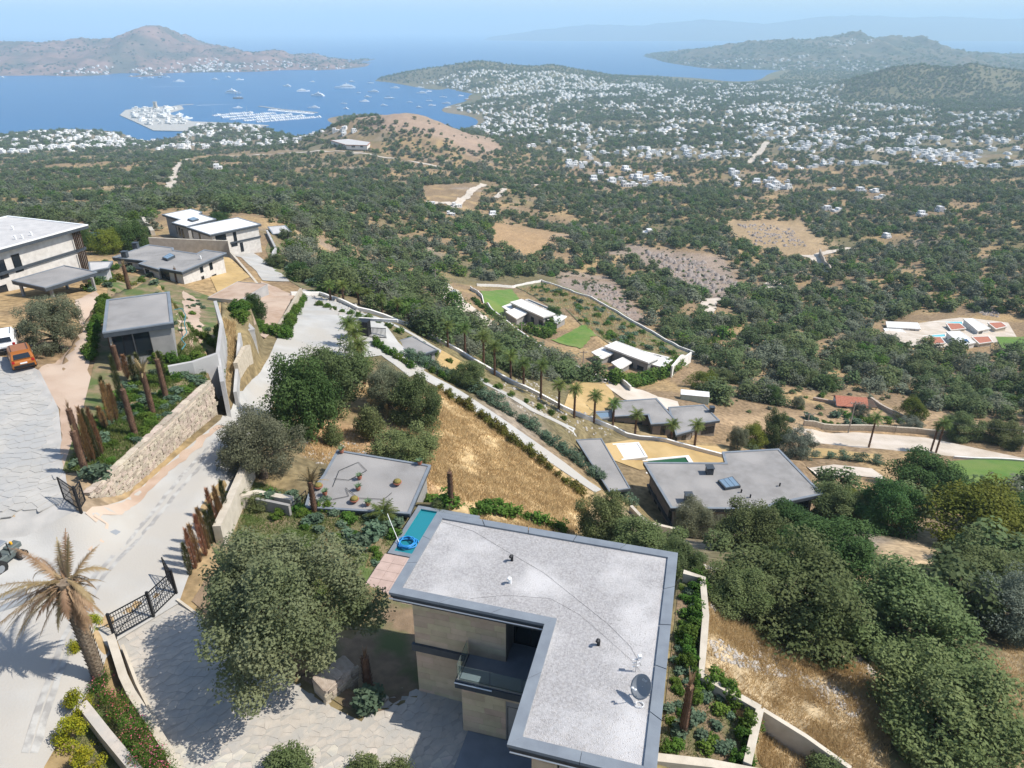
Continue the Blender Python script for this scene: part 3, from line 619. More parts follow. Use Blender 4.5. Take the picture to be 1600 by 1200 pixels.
def roof_box(root, px, py, rd, s=.8, h=.8):
    c = root.location; p = at_z(px, py, rd)-c
    o = MB().box(p.x-s/2, p.x+s/2, p.y-s/2, p.y+s/2, p.z-.08, p.z+h).build('chimney', 'slate', root, bevel=.02)
    MB().box(p.x-s/2-.08, p.x+s/2+.08, p.y-s/2-.08, p.y+s/2+.08, p.z+h+.12, p.z+h+.22).box(p.x-.1, p.x+.1, p.y-.1, p.y+.1, p.z+h, p.z+h+.12).build('cap', 'slate', o)
def vent_pipe(root, x, y, z, m='black_metal', h=.28, r=.07, name='vent_pipe'):
    mb = MB(); mb.tube([(x, y, z), (x, y, z+h)], r, 8); mb.tube([(x, y, z+h*.8), (x, y, z+h), (x-.03, y-.06, z+h+.06), (x-.05, y-.17, z+h+.04)], r*1.05, 8)
    return mb.build(name, m, root, smooth=False)
def wall(name, label, pl, h=1.2, th=.35, m='cream', cat='wall', group=None, below=.6, step=2., tops=None, cap=None):
    """wall standing on the ground along world xy points; tops: absolute z for each point"""
    P = []; Z = []
    for i in range(len(pl)-1):
        a, b = pl[i], pl[i+1]; n = max(1, int(math.hypot(b[0]-a[0], b[1]-a[1])/step))
        for k in range(n+(i == len(pl)-2)):
            t = k/n; P.append((a[0]+(b[0]-a[0])*t, a[1]+(b[1]-a[1])*t))
            if tops: Z.append(tops[i]+(tops[i+1]-tops[i])*t)
    g = H(np.array([p[0] for p in P]), np.array([p[1] for p in P]))
    if not tops: Z = [float(v)+h for v in g]
    n = len(P); rb = ribbon(P, th); Lp = rb[:n]; Rp = rb[n:][::-1]
    zb = [min(float(g[i]), Z[i]-.1)-below for i in range(n)]
    V = [(*Lp[i], zb[i]) for i in range(n)]+[(*Rp[i], zb[i]) for i in range(n)]+[(*Lp[i], Z[i]) for i in range(n)]+[(*Rp[i], Z[i]) for i in range(n)]
    Fs = []
    for i in range(n-1): Fs += [(i, i+1, 2*n+i+1, 2*n+i), (n+i+1, n+i, 3*n+i, 3*n+i+1), (2*n+i, 2*n+i+1, 3*n+i+1, 3*n+i)]
    Fs += [(n, 0, 2*n, 3*n), (n-1, 2*n-1, 4*n-1, 3*n-1)]
    o = centre(MB().add(V, Fs).build(name, m)); tag(o, label, cat, group); return o
def walls(pix, *a, **k): return wall(a[0], a[1], gxy(pix), *a[2:], **k)
# ------------------------------------------------------------------ main house
def main_house():
    RD, BD = 24.0, 31.35
    fr = Frame((608,925), (853,972), RD, BD); fr.ang = R(-15.3)
    fr.x = Vector((math.cos(fr.ang), math.sin(fr.ang), 0)); fr.y = Vector((-fr.x.y, fr.x.x, 0))
    root = empty('main_house', fr.o, fr.ang, 'two storey tan stone house with L shaped gravel roof and slate edge', 'house')
    T = BD-RD; X2, X1, Y1_, Y2 = 13.07, 7.6, 6.5, -6.25
    P = [(0,0),(X1,0),(X1,Y2),(X2,Y2),(X2,Y1_),(0,Y1_)]
    # roof: stepped slate fascia, gutter, coping, gravel
    rf = MB().prism(inset(P, .10), T-.62, T-.34).build('roof', 'slate', root)
    MB().prism(inset(P, .03), T-.34, T-.16).build('fascia', 'slate', rf)
    for x0, x1, y in ((.0, X1-.1, -.06), (X1+.1, X2, Y2-.06)):
        MB().tube([(x0, y, T-.33), (x1, y, T-.33)], .035, 8).build('gutter', 'silver', rf)
    mb = MB(); Pi = inset(P, .46); n = len(P)
    Po = inset(P, -.02)
    for i in range(n):     # coping in flashing lengths with raised joints
        a, b = Vector(Po[i]), Vector(Po[(i+1) % n]); c, d = Vector(Pi[i]), Vector(Pi[(i+1) % n]); k = max(1, round((b-a).length/2.6))
        for j in range(k):
            g0 = .0 if j == 0 else .003; q = [a.lerp(b, j/k+g0), a.lerp(b, (j+1)/k), c.lerp(d, (j+1)/k), c.lerp(d, j/k+g0)]
            MB().prism([tuple(v) for v in q], T-.158, T+.002*(j % 2)).build('coping', 'coping', rf, bevel=.006)
    MB().prism(inset(P, .44), T-.16, T-.10).build('roof_surface', 'gravel', rf)
    # loose stones on the roof
    Gv = []; Gf = []; Pin = inset(P, .5); k = 0
    xs = rng.uniform(0, X2, 16000); ys = rng.uniform(Y2, Y1_, 16000); ok = in_poly(xs, ys, Pin); xs, ys = xs[ok], ys[ok]; nn = len(xs)
    s = rng.uniform(.018, .045, nn); an = rng.uniform(0, 6.28, nn); base = np.array([[1,0,0],[-.4,.9,0],[-.6,-.8,0],[.1,.05,.8]])
    ca, sa = np.cos(an), np.sin(an)
    V = np.stack([xs[:,None]+s[:,None]*(base[None,:,0]*ca[:,None]-base[None,:,1]*sa[:,None]), ys[:,None]+s[:,None]*(base[None,:,0]*sa[:,None]+base[None,:,1]*ca[:,None]), T-.10+s[:,None]*base[None,:,2]], -1).reshape(-1,3)
    Fq = (np.arange(nn)[:,None,None]*4+np.array([[0,1,3],[1,2,3],[2,0,3]])[None]).reshape(-1,3)
    link('roof_gravel', mesh_np('roof_gravel', V, Fq, M['gravel']), rf, kind='stuff')
    # vents, cable
    for px, py, m in ((800,876,'black_metal'),(797,911,'white_plastic'),(935,1008,'black_metal')):
        x, y, _ = fr.loc(px, py, RD+.1); vent_pipe(root, x, y, T-.1, m, .3, .075)
    cab = [fr.loc(*p, RD+.08)[:2] for p in ((690,815),(740,830),(790,860),(850,895),(900,935),(950,975),(985,1010),(1002,1040))]
    MB().tube([(x, y, T-.085) for x, y in cab], .005, 5).build('cable', 'rubber', root)
    cab = [fr.loc(*p, RD+.08)[:2] for p in ((735,935),(790,930),(860,935),(905,960),(940,990),(985,1030),(1002,1050))]
    MB().tube([(x, y, T-.085) for x, y in cab], .004, 5).build('cable', 'rubber', root)
    # walls (core), cladding slabs in front of it
    z1 = 3.25; z2 = 3.68; zt = T-.62
    core = MB()
    core.box(.85, 5.6, .64, 5.9, 0, zt); core.box(5.6, 12.5, 1.9, 5.9, z2, zt); core.box(3.8, 12.4, -.86, 1.9, 0, z1); core.box(5.6, 12.4, 1.9, 5.9, 0, z2)
    core.box(8.4, 12.4, -5.6, 1.9, 0, zt)
    core.build('wall', 'greige', root)
    def clad(x0, x1, y, za, zb, skip=(), ch=.405, m='clad_tan'):
        rows = max(1, round((zb-za)/ch)); h = (zb-za)/rows; r = random.Random(int(x0*100)+int(za*10))
        for k in range(rows):
            x = x0-(r.random()*.6 if k % 2 else 0)
            while x < x1-.02:
                L = r.uniform(.75, 1.25); a, b = max(x, x0), min(x+L, x1)
                if x1-b < .2: b = x1
                x = b
                if b-a < .08: continue
                zz0, zz1 = za+k*h+.004, za+(k+1)*h-.004
                segs = [(a+.003, b-.003)]
                for sx0, sx1, sz0, sz1 in skip:
                    if zz1 > sz0+.05 and zz0 < sz1-.05:
                        segs = [s_ for a_, b_ in segs for s_ in ((a_, min(b_, sx0)), (max(a_, sx1), b_)) if s_[1]-s_[0] > .03]
                for a_, b_ in segs:
                    MB().box(a_, b_, y-.04+r.uniform(-.004, .004), y, zz0, zz1).build('cladding_slab', m, root)
    clad(.85, 3.8, .64, 0.02, z1); clad(.85, 5.6, .64, z2, zt); clad(3.8, 8.4, -.86, .02, z1, [(6.0, 7.4, 0, 2.55)]); clad(8.4, 12.4, -5.6, .02, zt, [(9.4, 11.9, 3.9, 6.1), (9.4, 11.9, .3, 2.6)])
    # storey band with gutter lip, balcony with glass
    MB().box(.70, 3.7, .46, .64, z1, z2).build('floor_band', 'slate', root)
    bal = MB().box(3.55, 8.4, -1.12, 1.9, z1, z2).build('balcony', 'slate', root)
    MB().box(3.75, 8.38, -.9, 1.88, z2, z2+.03).build('balcony_floor', 'coping', bal)
    MB().tube([(3.55, -1.15, z2-.05), (5.4, -1.15, z2-.05)], .04, 8).build('gutter', 'silver', bal)
    for k in range(3): MB().box(3.75+k*1.55, 3.75+k*1.55+1.5, -1.03, -1.01, z2+.02, z2+1.0).build('glass_panel', 'clear_glass', bal)
    for k in range(1): MB().box(3.64, 3.66, -.98, .55, z2+.02, z2+1.0).build('glass_panel', 'clear_glass', bal)
    MB().box(3.62, 3.68, -1.05, .6, z2, z2+.07).build('rail', 'silver', bal); MB().box(3.68, 8.38, -1.05, -.99, z2, z2+.07).build('rail', 'silver', bal)
    # openings
    window(root, (5.6, 1.9), (8.4, 1.9), .05, 2.7, z2+.04, z2+2.6, 'balcony_door', mull=3)
    window(root, (3.8, -.86), (8.4, -.86), 2.25, 3.55, .03, 2.5, 'entrance_door', pane='wood_dark', proud=.0)
    window(root, (8.4, -5.6), (12.4, -5.6), 1.02, 3.48, 3.92, 6.08, mull=2, proud=.0); window(root, (8.4, -5.6), (12.4, -5.6), 1.02, 3.48, .32, 2.58, mull=2, proud=.0)
    st = MB().box(4.05, 8.2, -3.6, -.92, -.05, .16).build('entrance_step', 'coping', root, bevel=.01)
    for k, (px, py) in enumerate(((596,1086),(575,1100))):
        pass
    # dish on a tripod foot
    x, y, _ = fr.loc(1003, 1088, RD+.1); b = fr.w(x, y, T-.1)
    d = empty('satellite_dish', b, R(-6), 'grey satellite dish on tripod stand at the roof edge', 'satellite dish')
    mb = MB(); vs = []; n = 24; rows = 6; Ax = Vector((-.50, -.60, .62)).normalized(); sx = Ax.cross(Vector((0,0,1))).normalized(); sy = sx.cross(Ax)
    ctr = Vector((-.03, -.06, .62))
    for i in range(rows+1):
        r = .47*i/rows
        for k in range(n):
            t = 2*math.pi*k/n; vs.append(ctr+sx*(r*math.cos(t)*.92)+sy*(r*math.sin(t)*1.08)+Ax*(.16*(i/rows)**2))
    fs = [(i*n+k, i*n+(k+1) % n, (i+1)*n+(k+1) % n, (i+1)*n+k) for i in range(rows) for k in range(n)]
    vs2 = [v-Ax*.02 for v in vs]; m = len(vs)
    fs2 = [tuple(m+q for q in f[::-1]) for f in fs]+[((rows*n+k), (rows*n+(k+1) % n), m+(rows*n+(k+1) % n), m+(rows*n+k)) for k in range(n)]
    mb.add(vs+vs2, fs+fs2).build('reflector', 'grey_plastic', d, smooth=True)
    mb = MB(); mb.tube([(0, .05, 0), (0, .05, .62), tuple(ctr)], .025, 8)
    for a in (0, 2.1, 4.2): mb.tube([(0, .05, .35), (.3*math.cos(a), .05+.3*math.sin(a), 0)], .016, 6)
    mb.build('stand', 'silver', d)
    tip = ctr+Ax*.52+sy*-.12; mb = MB(); mb.tube([ctr-sy*.46, tip-sy*.1], .015, 6); mb.build('feed_arm', 'silver', d)
    mb = MB(); mb.tube([tip-Ax*.02, tip+Ax*.12], [.04, .03], 8); mb.tube([tip+sx*.13-Ax*.02, tip+sx*.13+Ax*.12], [.04, .03], 8); mb.bar(tip-sx*.05+Ax*.05, tip+sx*.18+Ax*.05, .03, .03); mb.build('receiver', 'white_plastic', d)
    # lettering on the reflector: three short strokes, as it shows
    mb = MB(); c0 = ctr+sy*.27+Ax*.075
    for k, pts in enumerate(([(0,.0),(.0,.09),(.05,.09),(.05,.0)], [(.07,.09),(.095,0),(.12,.09)], [(.14,0),(.14,.09),(.19,.09),(.19,.045),(.14,.045)])):
        mb.tube([c0+sx*(.09-px_)+sy*(py_-.045) for px_, py_ in pts], .008, 5)
    mb.build('lettering', 'white_plastic', d)
    mb = MB(); mb.tube([(-.12+.17*math.cos(t*.35), -.45+.14*math.sin(t*.35), .02+.002*t) for t in range(40)], .009, 5); mb.build('cable_coil', 'white_plastic', d)
    return root, fr
HOUSE, HF = main_house()
# second small antenna by the dish
b = HF.w(*HF.loc(993, 1050, 24.1)[:2], 31.35-24.1); d = empty('roof_antenna', b, 0, 'small white aerial on bent pole behind the satellite dish', 'aerial')
mb = MB(); mb.tube([(0,0,0),(0,0,.7),(.12,.05,.8)], .02, 6); mb.build('mast', 'silver', d)
for k in range(3): MB().tube([(-.18,.0,.3+.2*k),(.15,.06,.33+.2*k)], .02, 6).build('crossbar', 'white_plastic', d)
MB().box(.04,.2,-.02,.12,.74,.92).build('receiver', 'white_plastic', d, bevel=.02)

# ------------------------------------------------------------------ pool, terrace, annex
def pool():
    D = 32.85; fr = Frame((580,905), (640,925), D, 33.0)
    fr.ang = R(-15.3); fr.x = Vector((math.cos(fr.ang), math.sin(fr.ang), 0)); fr.y = Vector((-fr.x.y, fr.x.x, 0))
    c0 = fr.loc(660, 797, D)
    root = empty('swimming_pool', fr.o, fr.ang, 'narrow teal swimming pool with grey rim beside the gravel roof', 'pool')
    y0 = fr.loc(617,862,D)[1]; y1 = c0[1]; xl = .35
    Wd = 4.6; z = .25
    rim = MB(); ring(rim, [(xl-.35,y0-.35),(xl+Wd,y0-.35),(xl+Wd,y1+.35),(xl-.35,y1+.35)], [(xl,y0),(xl+Wd-.35,y0),(xl+Wd-.35,y1),(xl,y1)], -.3, z); rim.build('rim', 'coping', root)
    sh = MB(); sh.box(xl, xl+Wd-.35, y0, y1, -.9, -.8); sh.build('basin_floor', 'pool_tile', root)
    for a in ((xl,xl+.02,y0,y1),(xl+Wd-.37,xl+Wd-.35,y0,y1),(xl+.02,xl+Wd-.37,y0,y0+.02),(xl+.02,xl+Wd-.37,y1-.02,y1)): MB().box(*a, -.8, z-.03).build('basin_wall', 'pool_tile', root)
    for k in range(3): MB().box(xl+.03, xl+Wd-.4, y0+.03+k*.35, y0+.36+k*.35, -.8, .0-k*.25).build('step', 'pool_tile', root)
    MB().box(xl+.025, xl+Wd-.375, y0+.025, y1-.025, z-.16, z-.15).build('water', 'water', root)
    hz = fr.w(xl+.55, y0+1.0, z-.1)
    ho = empty('pool_hose', hz, 0, 'bright blue coiled hose floating at the pool edge', 'hose')
    pts = [(.75*math.cos(t*.28)*(1-.004*t)+.05*math.sin(t), .55*math.sin(t*.28)+.12*math.cos(t*.11), .03+.0028*t) for t in range(100)]
    MB().tube(pts, .045, 6).build('hose', 'plastic_blue', ho, smooth=True)
    MB().tube([(-.5,-.2,.2),(-1.2,.9,1.15),(-1.5,1.4,1.6)], .025, 6).build('pole', 'white_plastic', ho)
    # stone terrace: slabs
    tr = link('pool_terrace', MB().box(-.2, 4.9, -1.6, y0-.36, -.35, z-.10).mesh('pool_terrace', 'grout')); tr.location = fr.o; tr.rotation_euler = (0,0,fr.ang)
    tag(tr, 'pink stone terrace between the pool and the house roof', 'terrace')
    for i in range(6):
        for j in range(5):
            a, b = -.15+i*.84, y0-.4-(j+1)*((y0+1.15)/5); MB().box(a, a+.82, b+.01, b+(y0+1.15)/5-.01, z-.10, z-.05+random.uniform(0,.006)).build('terrace_slab', 'pink_stone', tr)
pool()
ANX = flat_house('pool_annex', 'low annex with flat grey roof carrying potted plants', 'outbuilding', [(527,703),(673,727),(640,803),(476,793),(482,772),(505,742)], 32.4, 35.2, 'greige', 'roof_grey', 'slate', over=.35, thick=.35, rect=False, cop=.2)
window(ANX, *(lambda c: [tuple((at_z(668,738,32.4)-c))[:2], tuple((at_z(645,796,32.4)-c))[:2]])(ANX.location), .6, 2.2, -1.9, -.5) if False else None
def pot(px, py, drop, kind):
    p = at_z(px, py, drop)
    if kind == 'bowl':
        e = empty('planter_bowl', p, 0, 'round clay bowl with a yellow cushion cactus on the annex roof', 'planter', 'clay bowls on the annex roof')
        MB().lathe([(.18,0),(.34,.18),(.36,.26),(.32,.26),(.29,.2)], 16).build('bowl', 'terracotta', e, smooth=True)
        mb = MB(); mb.lathe([(.27,.2),(.31,.30),(.28,.40),(.17,.47),(.04,.49)], 14); mb.build('cactus', 'cactus', e, smooth=True)
    else:
        e = empty('potted_plant', p, 0, 'small spiky green plant standing on the annex roof', 'plant', 'spiky plants on the annex roof')
        MB().lathe([(.15,0),(.22,.3),(.2,.3)], 10).build('pot', 'terracotta', e)
        V = []; F_ = []
        for k in range(26):
            a = k*2.4; el = .25+.5*random.random(); L = .38*random.uniform(.8,1.2); d = Vector((math.cos(a)*math.cos(el), math.sin(a)*math.cos(el), math.sin(el))); s = Vector((-math.sin(a), math.cos(a), 0))*.035; b = Vector((0,0,.3)); i = len(V)
            V += [b-s, b+s, b+d*L*.6+s, b+d*L*.6-s, b+d*L]; F_ += [(i,i+1,i+2,i+3),(i+3,i+2,i+4)]
        MB().add(V, F_).build('leaves', 'agave', e)
M['cactus'] = mat('cactus', (.24,.19,.05), .9, (.15,.13,.045), 9, 4, .6, 30); M['agave'] = mat('agave', (.07,.12,.055), .6, (.10,.16,.07), 4)
for px, py in ((498,757),(621,751),(554,778)): pot(px, py+6, 32.37, 'bowl')
for px, py in ((508,770),(562,745),(560,762),(534,704),(656,722),(575,786)): pot(px, py+3, 32.37, 'spike')
for pts in ([(520,760),(530,735),(560,722),(573,735),(545,750),(522,748)], [(520,780),(545,775),(540,762),(560,778),(600,780),(612,770)]):
    o = MB().tube([at_z(*p, 32.36) for p in resample(pts, 6)], .02, 5).build('roof_cable', 'rubber'); tag(centre(o), 'thin black hose lying in loops on the annex roof', 'hose', 'black hoses on the annex roof')
ra = empty('stair_railing', at_z(470,790,33), 0, 'dark metal stair railing beside the annex roof', 'railing')
c = ra.location
for k, (x, y) in enumerate(((458,804),(466,797),(474,790),(480,783))):
    p = at_z(x, y, 33)-c; MB().bar(p, p+Vector((0,0,1)), .05, .05).build('post', 'black_metal', ra)
for zz in (.35,.65,1.0): MB().bar(at_z(458,804,33)-c+Vector((0,0,zz)), at_z(480,783,33)-c+Vector((0,0,zz)), .04, .04).build('rail', 'black_metal', ra)

# ------------------------------------------------------------------ other houses on the ridge
UH = flat_house('upper_house', 'two storey white stone house with slate bands above the court', 'house', [(134,352),(14,336),(-120,372),(10,394+18),(0,391)][:0] or [(134,352),(14,336),(-150,376),(-40,400)], 24.6, 31.2, 'clad_white', 'roof_pale', 'slate', over=.9, thick=.5, rect=True, band=3.2, copm='white_plastic',
    wins=((27,411,1.1,2.3),(3,421,1.2,2.3),(8,470,1.6,1.9)))
for zz, pxs in (((3.6, 5.9), (122,125,128,131)), ((.4, 3.1), (131,134,137,140))):
    pass
c = UH.location; Rr = at_z(134,352,24.6)-c; fd = (at_z(0,391,24.6)-at_z(134,352,24.6)).normalized(); nd = Vector((-fd.y, fd.x, 0)); nd = nd if nd.dot(Vector((1,-1,0))) > 0 else -nd
for z0, z1_ in ((.2,3.15),(3.6,6.05)):
    for k in range(5):
        p = Rr+fd*(.75+k*.28)-nd*.62; MB().bar((p.x,p.y,z0), (p.x,p.y,z1_), .1, .18, up=nd).build('fin', 'wood_dark', UH)
for px, py in ((21,359),(50,368),(36,373),(25,374)): p = at_z(px,py,24.65)-c; vent_pipe(UH, p.x, p.y, p.z, 'white_plastic', .4, .1)
CP_ = flat_house('carport', 'flat slate canopy on slim posts in front of the upper house', 'carport', [(15,439),(99,415),(152,424),(74,449)], 27.8, 30.6, 'slate', 'roof_grey', 'slate', over=3.2, thick=.5, cop=.15)
for ch in list(CP_.children):
    if ch.name.startswith('wall'): bpy.data.objects.remove(ch)
c = CP_.location
for px, py in ((145,436),(104,452),(36,452),(78,462)):
    p = at_z(px,py,28.3 if py < 440 else 28.3)-c
for px, py in ((146,428),(98,421),(26,440),(76,445)):
    p = at_z(px,py,27.8)-c; cc = Vector((0,0,0)); p = p*.93; MB().bar((p.x,p.y,-1.2), (p.x,p.y,2.35), .28, .28).build('post', 'greige', CP_)
flat_house('entrance_canopy', 'small slate canopy beyond the carport', 'canopy', [(138,409),(176,408),(170,418),(140,424)], 29.2, 31.5, 'plaster', 'roof_pale', 'slate', over=.5, thick=.35, rect=False, cop=.15)
GP = flat_house('garden_pavilion', 'small grey pavilion with flat concrete roof in the terrace garden', 'pavilion', [(168,467),(265,457),(271,507),(159,517)], 23.6, 26.9, 'greige', 'roof_grey', 'slate', over=.3, thick=.5, cop=.25,
    wins=((194,540,1.6,2.0,2),(224,536,1.3,2.3,1,'door'),(235,550,.5,.5)))
H2 = flat_house('grey_villa', 'grey stepped villa with skylight and twin chimneys on the ridge', 'house', [(175,402),(232,382),(271,387),(272,391),(307,396),(319,390),(354,395),(284,425),(250,419),(247,421),(216,412),(226,408)], 36.6, 42.2, 'clad_white', 'roof_grey', 'slate', over=.5, thick=.5, rect=False,
    wins=((314,417,.8,2.0),(329,413,.8,2.0),(318,440,.7,2.0),(335,434,1.2,1.2),(232,430,1.2,2.2),(205,420,1.0,2.2),(258,433,2.4,2.2,2)))
skylight(H2, [(254,405),(266,398),(274,402),(262,408)], 36.6); roof_box(H2, 213, 388, 36.6, .9, .9); roof_box(H2, 196, 402, 36.6, .9, .9)
p = at_z(314,405,36.6)-H2.location; vent_pipe(H2, p.x, p.y, p.z, 'white_plastic', .5, .12)
H3 = flat_house('long_villa', 'long pale villa with offset white roofs at the ridge end', 'house', [(290,354.5),(372,340),(409,350),(328,367)], 42.2, 48.3, 'clad_white', 'roof_white', 'slate', over=.6, thick=.5, band=2.9,
    wins=((367,369,.8,2.2),(345,371,2.6,1.6,2),(366,381,1.6,1.2),(378,386,.8,2.2),(300,364,.8,2.2),(312,368,.8,2.2)))
flat_house('', '', '', [(253,335),(299,326),(316,331),(312,334),(338,342),(291,354),(268,348),(280,343)], 43.0, 48.3, 'greige', 'roof_white', 'slate', over=.6, thick=.45, rect=False, root=H3,
    wins=((281,362,.8,2.2),(286,365,.8,2.2),(275,358,.8,2.2)))
skylight(H3, [(293,344),(303,341),(311,344),(301,347)], 43.0)
flat_house('ridge_annex', 'small white roofed annex below the long villa', 'outbuilding', [(418,354),(446,352),(456,362),(426,366)], 55, 58.5, 'greige', 'roof_pale', 'slate', over=.4, thick=.35, rect=False)
flat_house('concrete_cistern', 'raw concrete block with pinkish flat top below the grey villa', 'structure', [(332,461),(388,431),(409,454),(359,473)], 38.6, 43.0, 'plaster', 'dirt', 'plaster', over=.02, thick=.2, cop=.05, copm='plaster', wins=((342,484,1.8,2.2),(392,459,2.4,1.6)))
flat_house('concrete_chamber', 'open raw concrete chamber beside the drainage channel', 'structure', [(352,492),(372,487),(398,514),(376,519)], 30.8, 35, 'plaster', 'plaster', 'plaster', over=.02, thick=.2, rect=False, cop=.4, copm='plaster')
M['solar'] = mat('solar', (.02,.06,.15), .15, spec=.7)
SP_ = empty('solar_array', G(148,378), 0, 'blue solar panels on a low frame behind the upper house', 'solar panels')
c = G(148,378); b = at_z(148,378,43)
SP_.location = at_z(148,376,44)
for i in range(4):
    for j in range(2):
        x, y = -3+i*1.5, j*1.7; MB().add([(x,y,.5+.3*j),(x+1.42,y,.5+.3*j),(x+1.42,y+1.6,.8+.3*j),(x,y+1.6,.8+.3*j),(x,y,.44+.3*j),(x+1.42,y,.44+.3*j),(x+1.42,y+1.6,.74+.3*j),(x,y+1.6,.74+.3*j)], [(0,1,2,3),(7,6,5,4),(0,4,5,1),(1,5,6,2),(2,6,7,3),(3,7,4,0)]).build('panel', 'solar', SP_)

for k in range(4): MB().bar((-2.7+k*1.7,.2,-4), (-2.7+k*1.7,.2,.5), .1, .1).build('support', 'silver', SP_)
# ------------------------------------------------------------------ villas down the slope
V1 = flat_house('pool_villa', 'large grey stone villa with wide flat roof and glass skylight', 'house', [(1005,722),(1133,723),(1128,706),(1217,701),(1286,772),(1206,789),(1200,796),(1048,794)], 53, 59.4, 'clad_grey', 'roof_grey', 'slate', over=.8, thick=.5, rect=False, band=2.9,
    wins=((1024,785,.9,2.2),(1030,803,.9,2.2),(1047,808,1.0,2.2),(1015,770,1.0,2.2),(1245,790,3.5,1.6,3)))
skylight(V1, [(1121,753),(1144,747),(1157,762),(1133,766)], 53, .3); roof_box(V1, 1108, 739, 53, .9, .8); roof_box(V1, 1075, 783, 53, .9, .9)
for px, py in ((1158,770),(1172,778),(1218,760)): p = at_z(px,py,53.1)-V1.location; vent_pipe(V1, p.x, p.y, p.z, 'black_metal', .45, .1)
flat_house('flat_pavilion', 'long narrow grey roofed pavilion beside the lane', 'pavilion', [(900,687),(940,685),(985,763),(952,768)], 52, 55.4, 'clad_grey', 'roof_grey', 'slate', over=.6, thick=.4, cop=.15, rect=False, wins=((968,775,2.,1.8,2),))
def slab_pool(name, label, cat, outer, inner, drop, rim, water, h=.5):
    g_ = G(sum(x for x, y in outer)/len(outer), sum(y for x, y in outer)/len(outer)); drop = CAMZ-g_.z-.35
    P = [tuple(at_z(x,y,drop))[:2] for x, y in outer]; Q = [tuple(at_z(x,y,drop))[:2] for x, y in inner]; c = Vector((sum(p[0] for p in P)/len(P), sum(p[1] for p in P)/len(P), CAMZ-drop))
    e = empty(name, c, 0, label, cat); P = ccw([(p[0]-c.x,p[1]-c.y) for p in P]); Q = ccw([(p[0]-c.x,p[1]-c.y) for p in Q])
    MB().prism(P, -h-1.2, -.30).build('basin', rim, e); mb = MB()
    for i in range(len(P)):
        a, b, c_, d = P[i], P[(i+1) % len(P)], Q[(i+1) % len(P)], Q[i]; MB().prism([a,b,c_,d], -.298, 0).build('rim', rim, e)
    MB().prism(Q, -.298, -.12).build('water', water, e); return e
slab_pool('reflecting_pool', 'dark green filled pool with white rim behind the pool villa', 'pool', [(958,720),(1076,711),(1086,725),(1008,729),(1010,741),(972,746)][:0] or [(956,722),(1076,711),(1086,726),(973,747)], [(961,725),(1071,714),(1077,723),(975,745)], 57.2, 'white_wall', 'turf')
flat_house('white_terrace', 'square white terrace slab beside the green pool', 'terrace', [(948,694),(998,691),(1012,714),(962,720)], 57.0, 58.4, 'white_wall', 'roof_white', 'white_wall', over=.1, thick=.3, rect=False, copm='white_wall')
V2 = flat_house('split_villa', 'split level grey stone villa with two joined flat roofs', 'house', [(955,627),(1026,622),(1060,660),(1017,663),(1012,648),(958,651)], 61.8, 66.8, 'clad_grey', 'roof_grey', 'slate', over=.5, thick=.45, rect=False, wins=((990,668,3.,2.,3),(1036,672,.9,2.),(1010,672,2.2,2.,2),(970,665,1.,1.6)))
flat_house('', '', '', [(1044,636),(1100,632),(1125,657),(1090,662),(1084,672),(1056,680)], 63.2, 67.6, 'clad_grey', 'roof_grey', 'slate', over=.5, thick=.45, rect=False, root=V2, wins=((1068,686,.9,2.),(1080,682,.9,2.),(1108,672,3,1.4,3)))
roof_box(V2, 1112, 643, 63.2, .8, .8)
slab_pool('sunken_pool', 'narrow blue pool before the split level villa', 'pool', [(912,643),(956,641),(956,653),(922,656)], [(917,645),(952,643),(952,651),(924,654)], 64.4, 'coping', 'glass_blue')
def white_villa(name, label, main, ext, rd, base, wins, m='greige'):
    v = flat_house(name, label, 'house', main, rd, base, m, 'roof_white', 'white_wall', over=.4, thick=.4, rect=True, cop=.3, copm='white_wall', wins=wins)
    for e, d in ext: flat_house('', '', '', e, rd+d, base, m, 'roof_white', 'white_wall', over=.5, thick=.35, rect=False, cop=.25, copm='white_wall', root=v)
    return v
white_villa('white_villa', 'upper white roofed villa beside the mown lawn', [(797,472),(812,468),(868,488),(852,497)], [([(790,487),(807,480),(824,489),(807,498)], 1.0), ([(852,498),(868,489),(886,494),(871,505)], 1.3), ([(784,479),(797,474),(806,479),(793,485)], 1.6)], 79, 83, ((845,505,2,2),(832,500,1.6,2),(858,500,3,1.5,3),(805,503,1.6,1.6)))
slab_pool('lap_pool', 'long dark pool along the upper white villa', 'pool', [(820,468),(826,467),(872,486),(866,489)], [(822,468.3),(826,467.6),(870,486),(866,488)], 80.2, 'white_wall', 'glass')
white_villa('white_villa', 'lower white roofed villa among green shrubs', [(942,540),(962,535),(1034,556),(1014,567)], [([(924,550),(942,542),(958,552),(940,561)], 1.1), ([(955,566),(973,558),(987,566),(969,577)], .9), ([(1014,568),(1034,557),(1051,562),(1036,574)], 1.2)], 76, 80, ((1000,580,2,2),(1035,575,3,1.8,3),(985,572,1.6,2),(940,562,2.4,1.5,2)))
slab_pool('lap_pool', 'long dark pool along the lower white villa', 'pool', [(945,537),(952,535),(1046,558),(1040,561)], [(948,537),(952,536),(1043,558.6),(1040,560)], 77.2, 'white_wall', 'glass')
RV = dict(over=.3, thick=.4, rect=False, cop=.3, copm='white_wall')
def rv(name, label, pix, rd, base, roof='roof_white', wallm='white_wall', wins=(), group=None): return flat_house(name, label, 'house', pix, rd, base, wallm, roof, 'white_wall', wins=wins, **RV)
a = rv('terrace_villa', 'white block villa with smooth roof left of the turquoise pools', [(1384,502),(1434,504),(1439,514),(1386,511)], 104.5, 108.5, wins=((1425,518,2,2,2),(1405,518,2,2)))
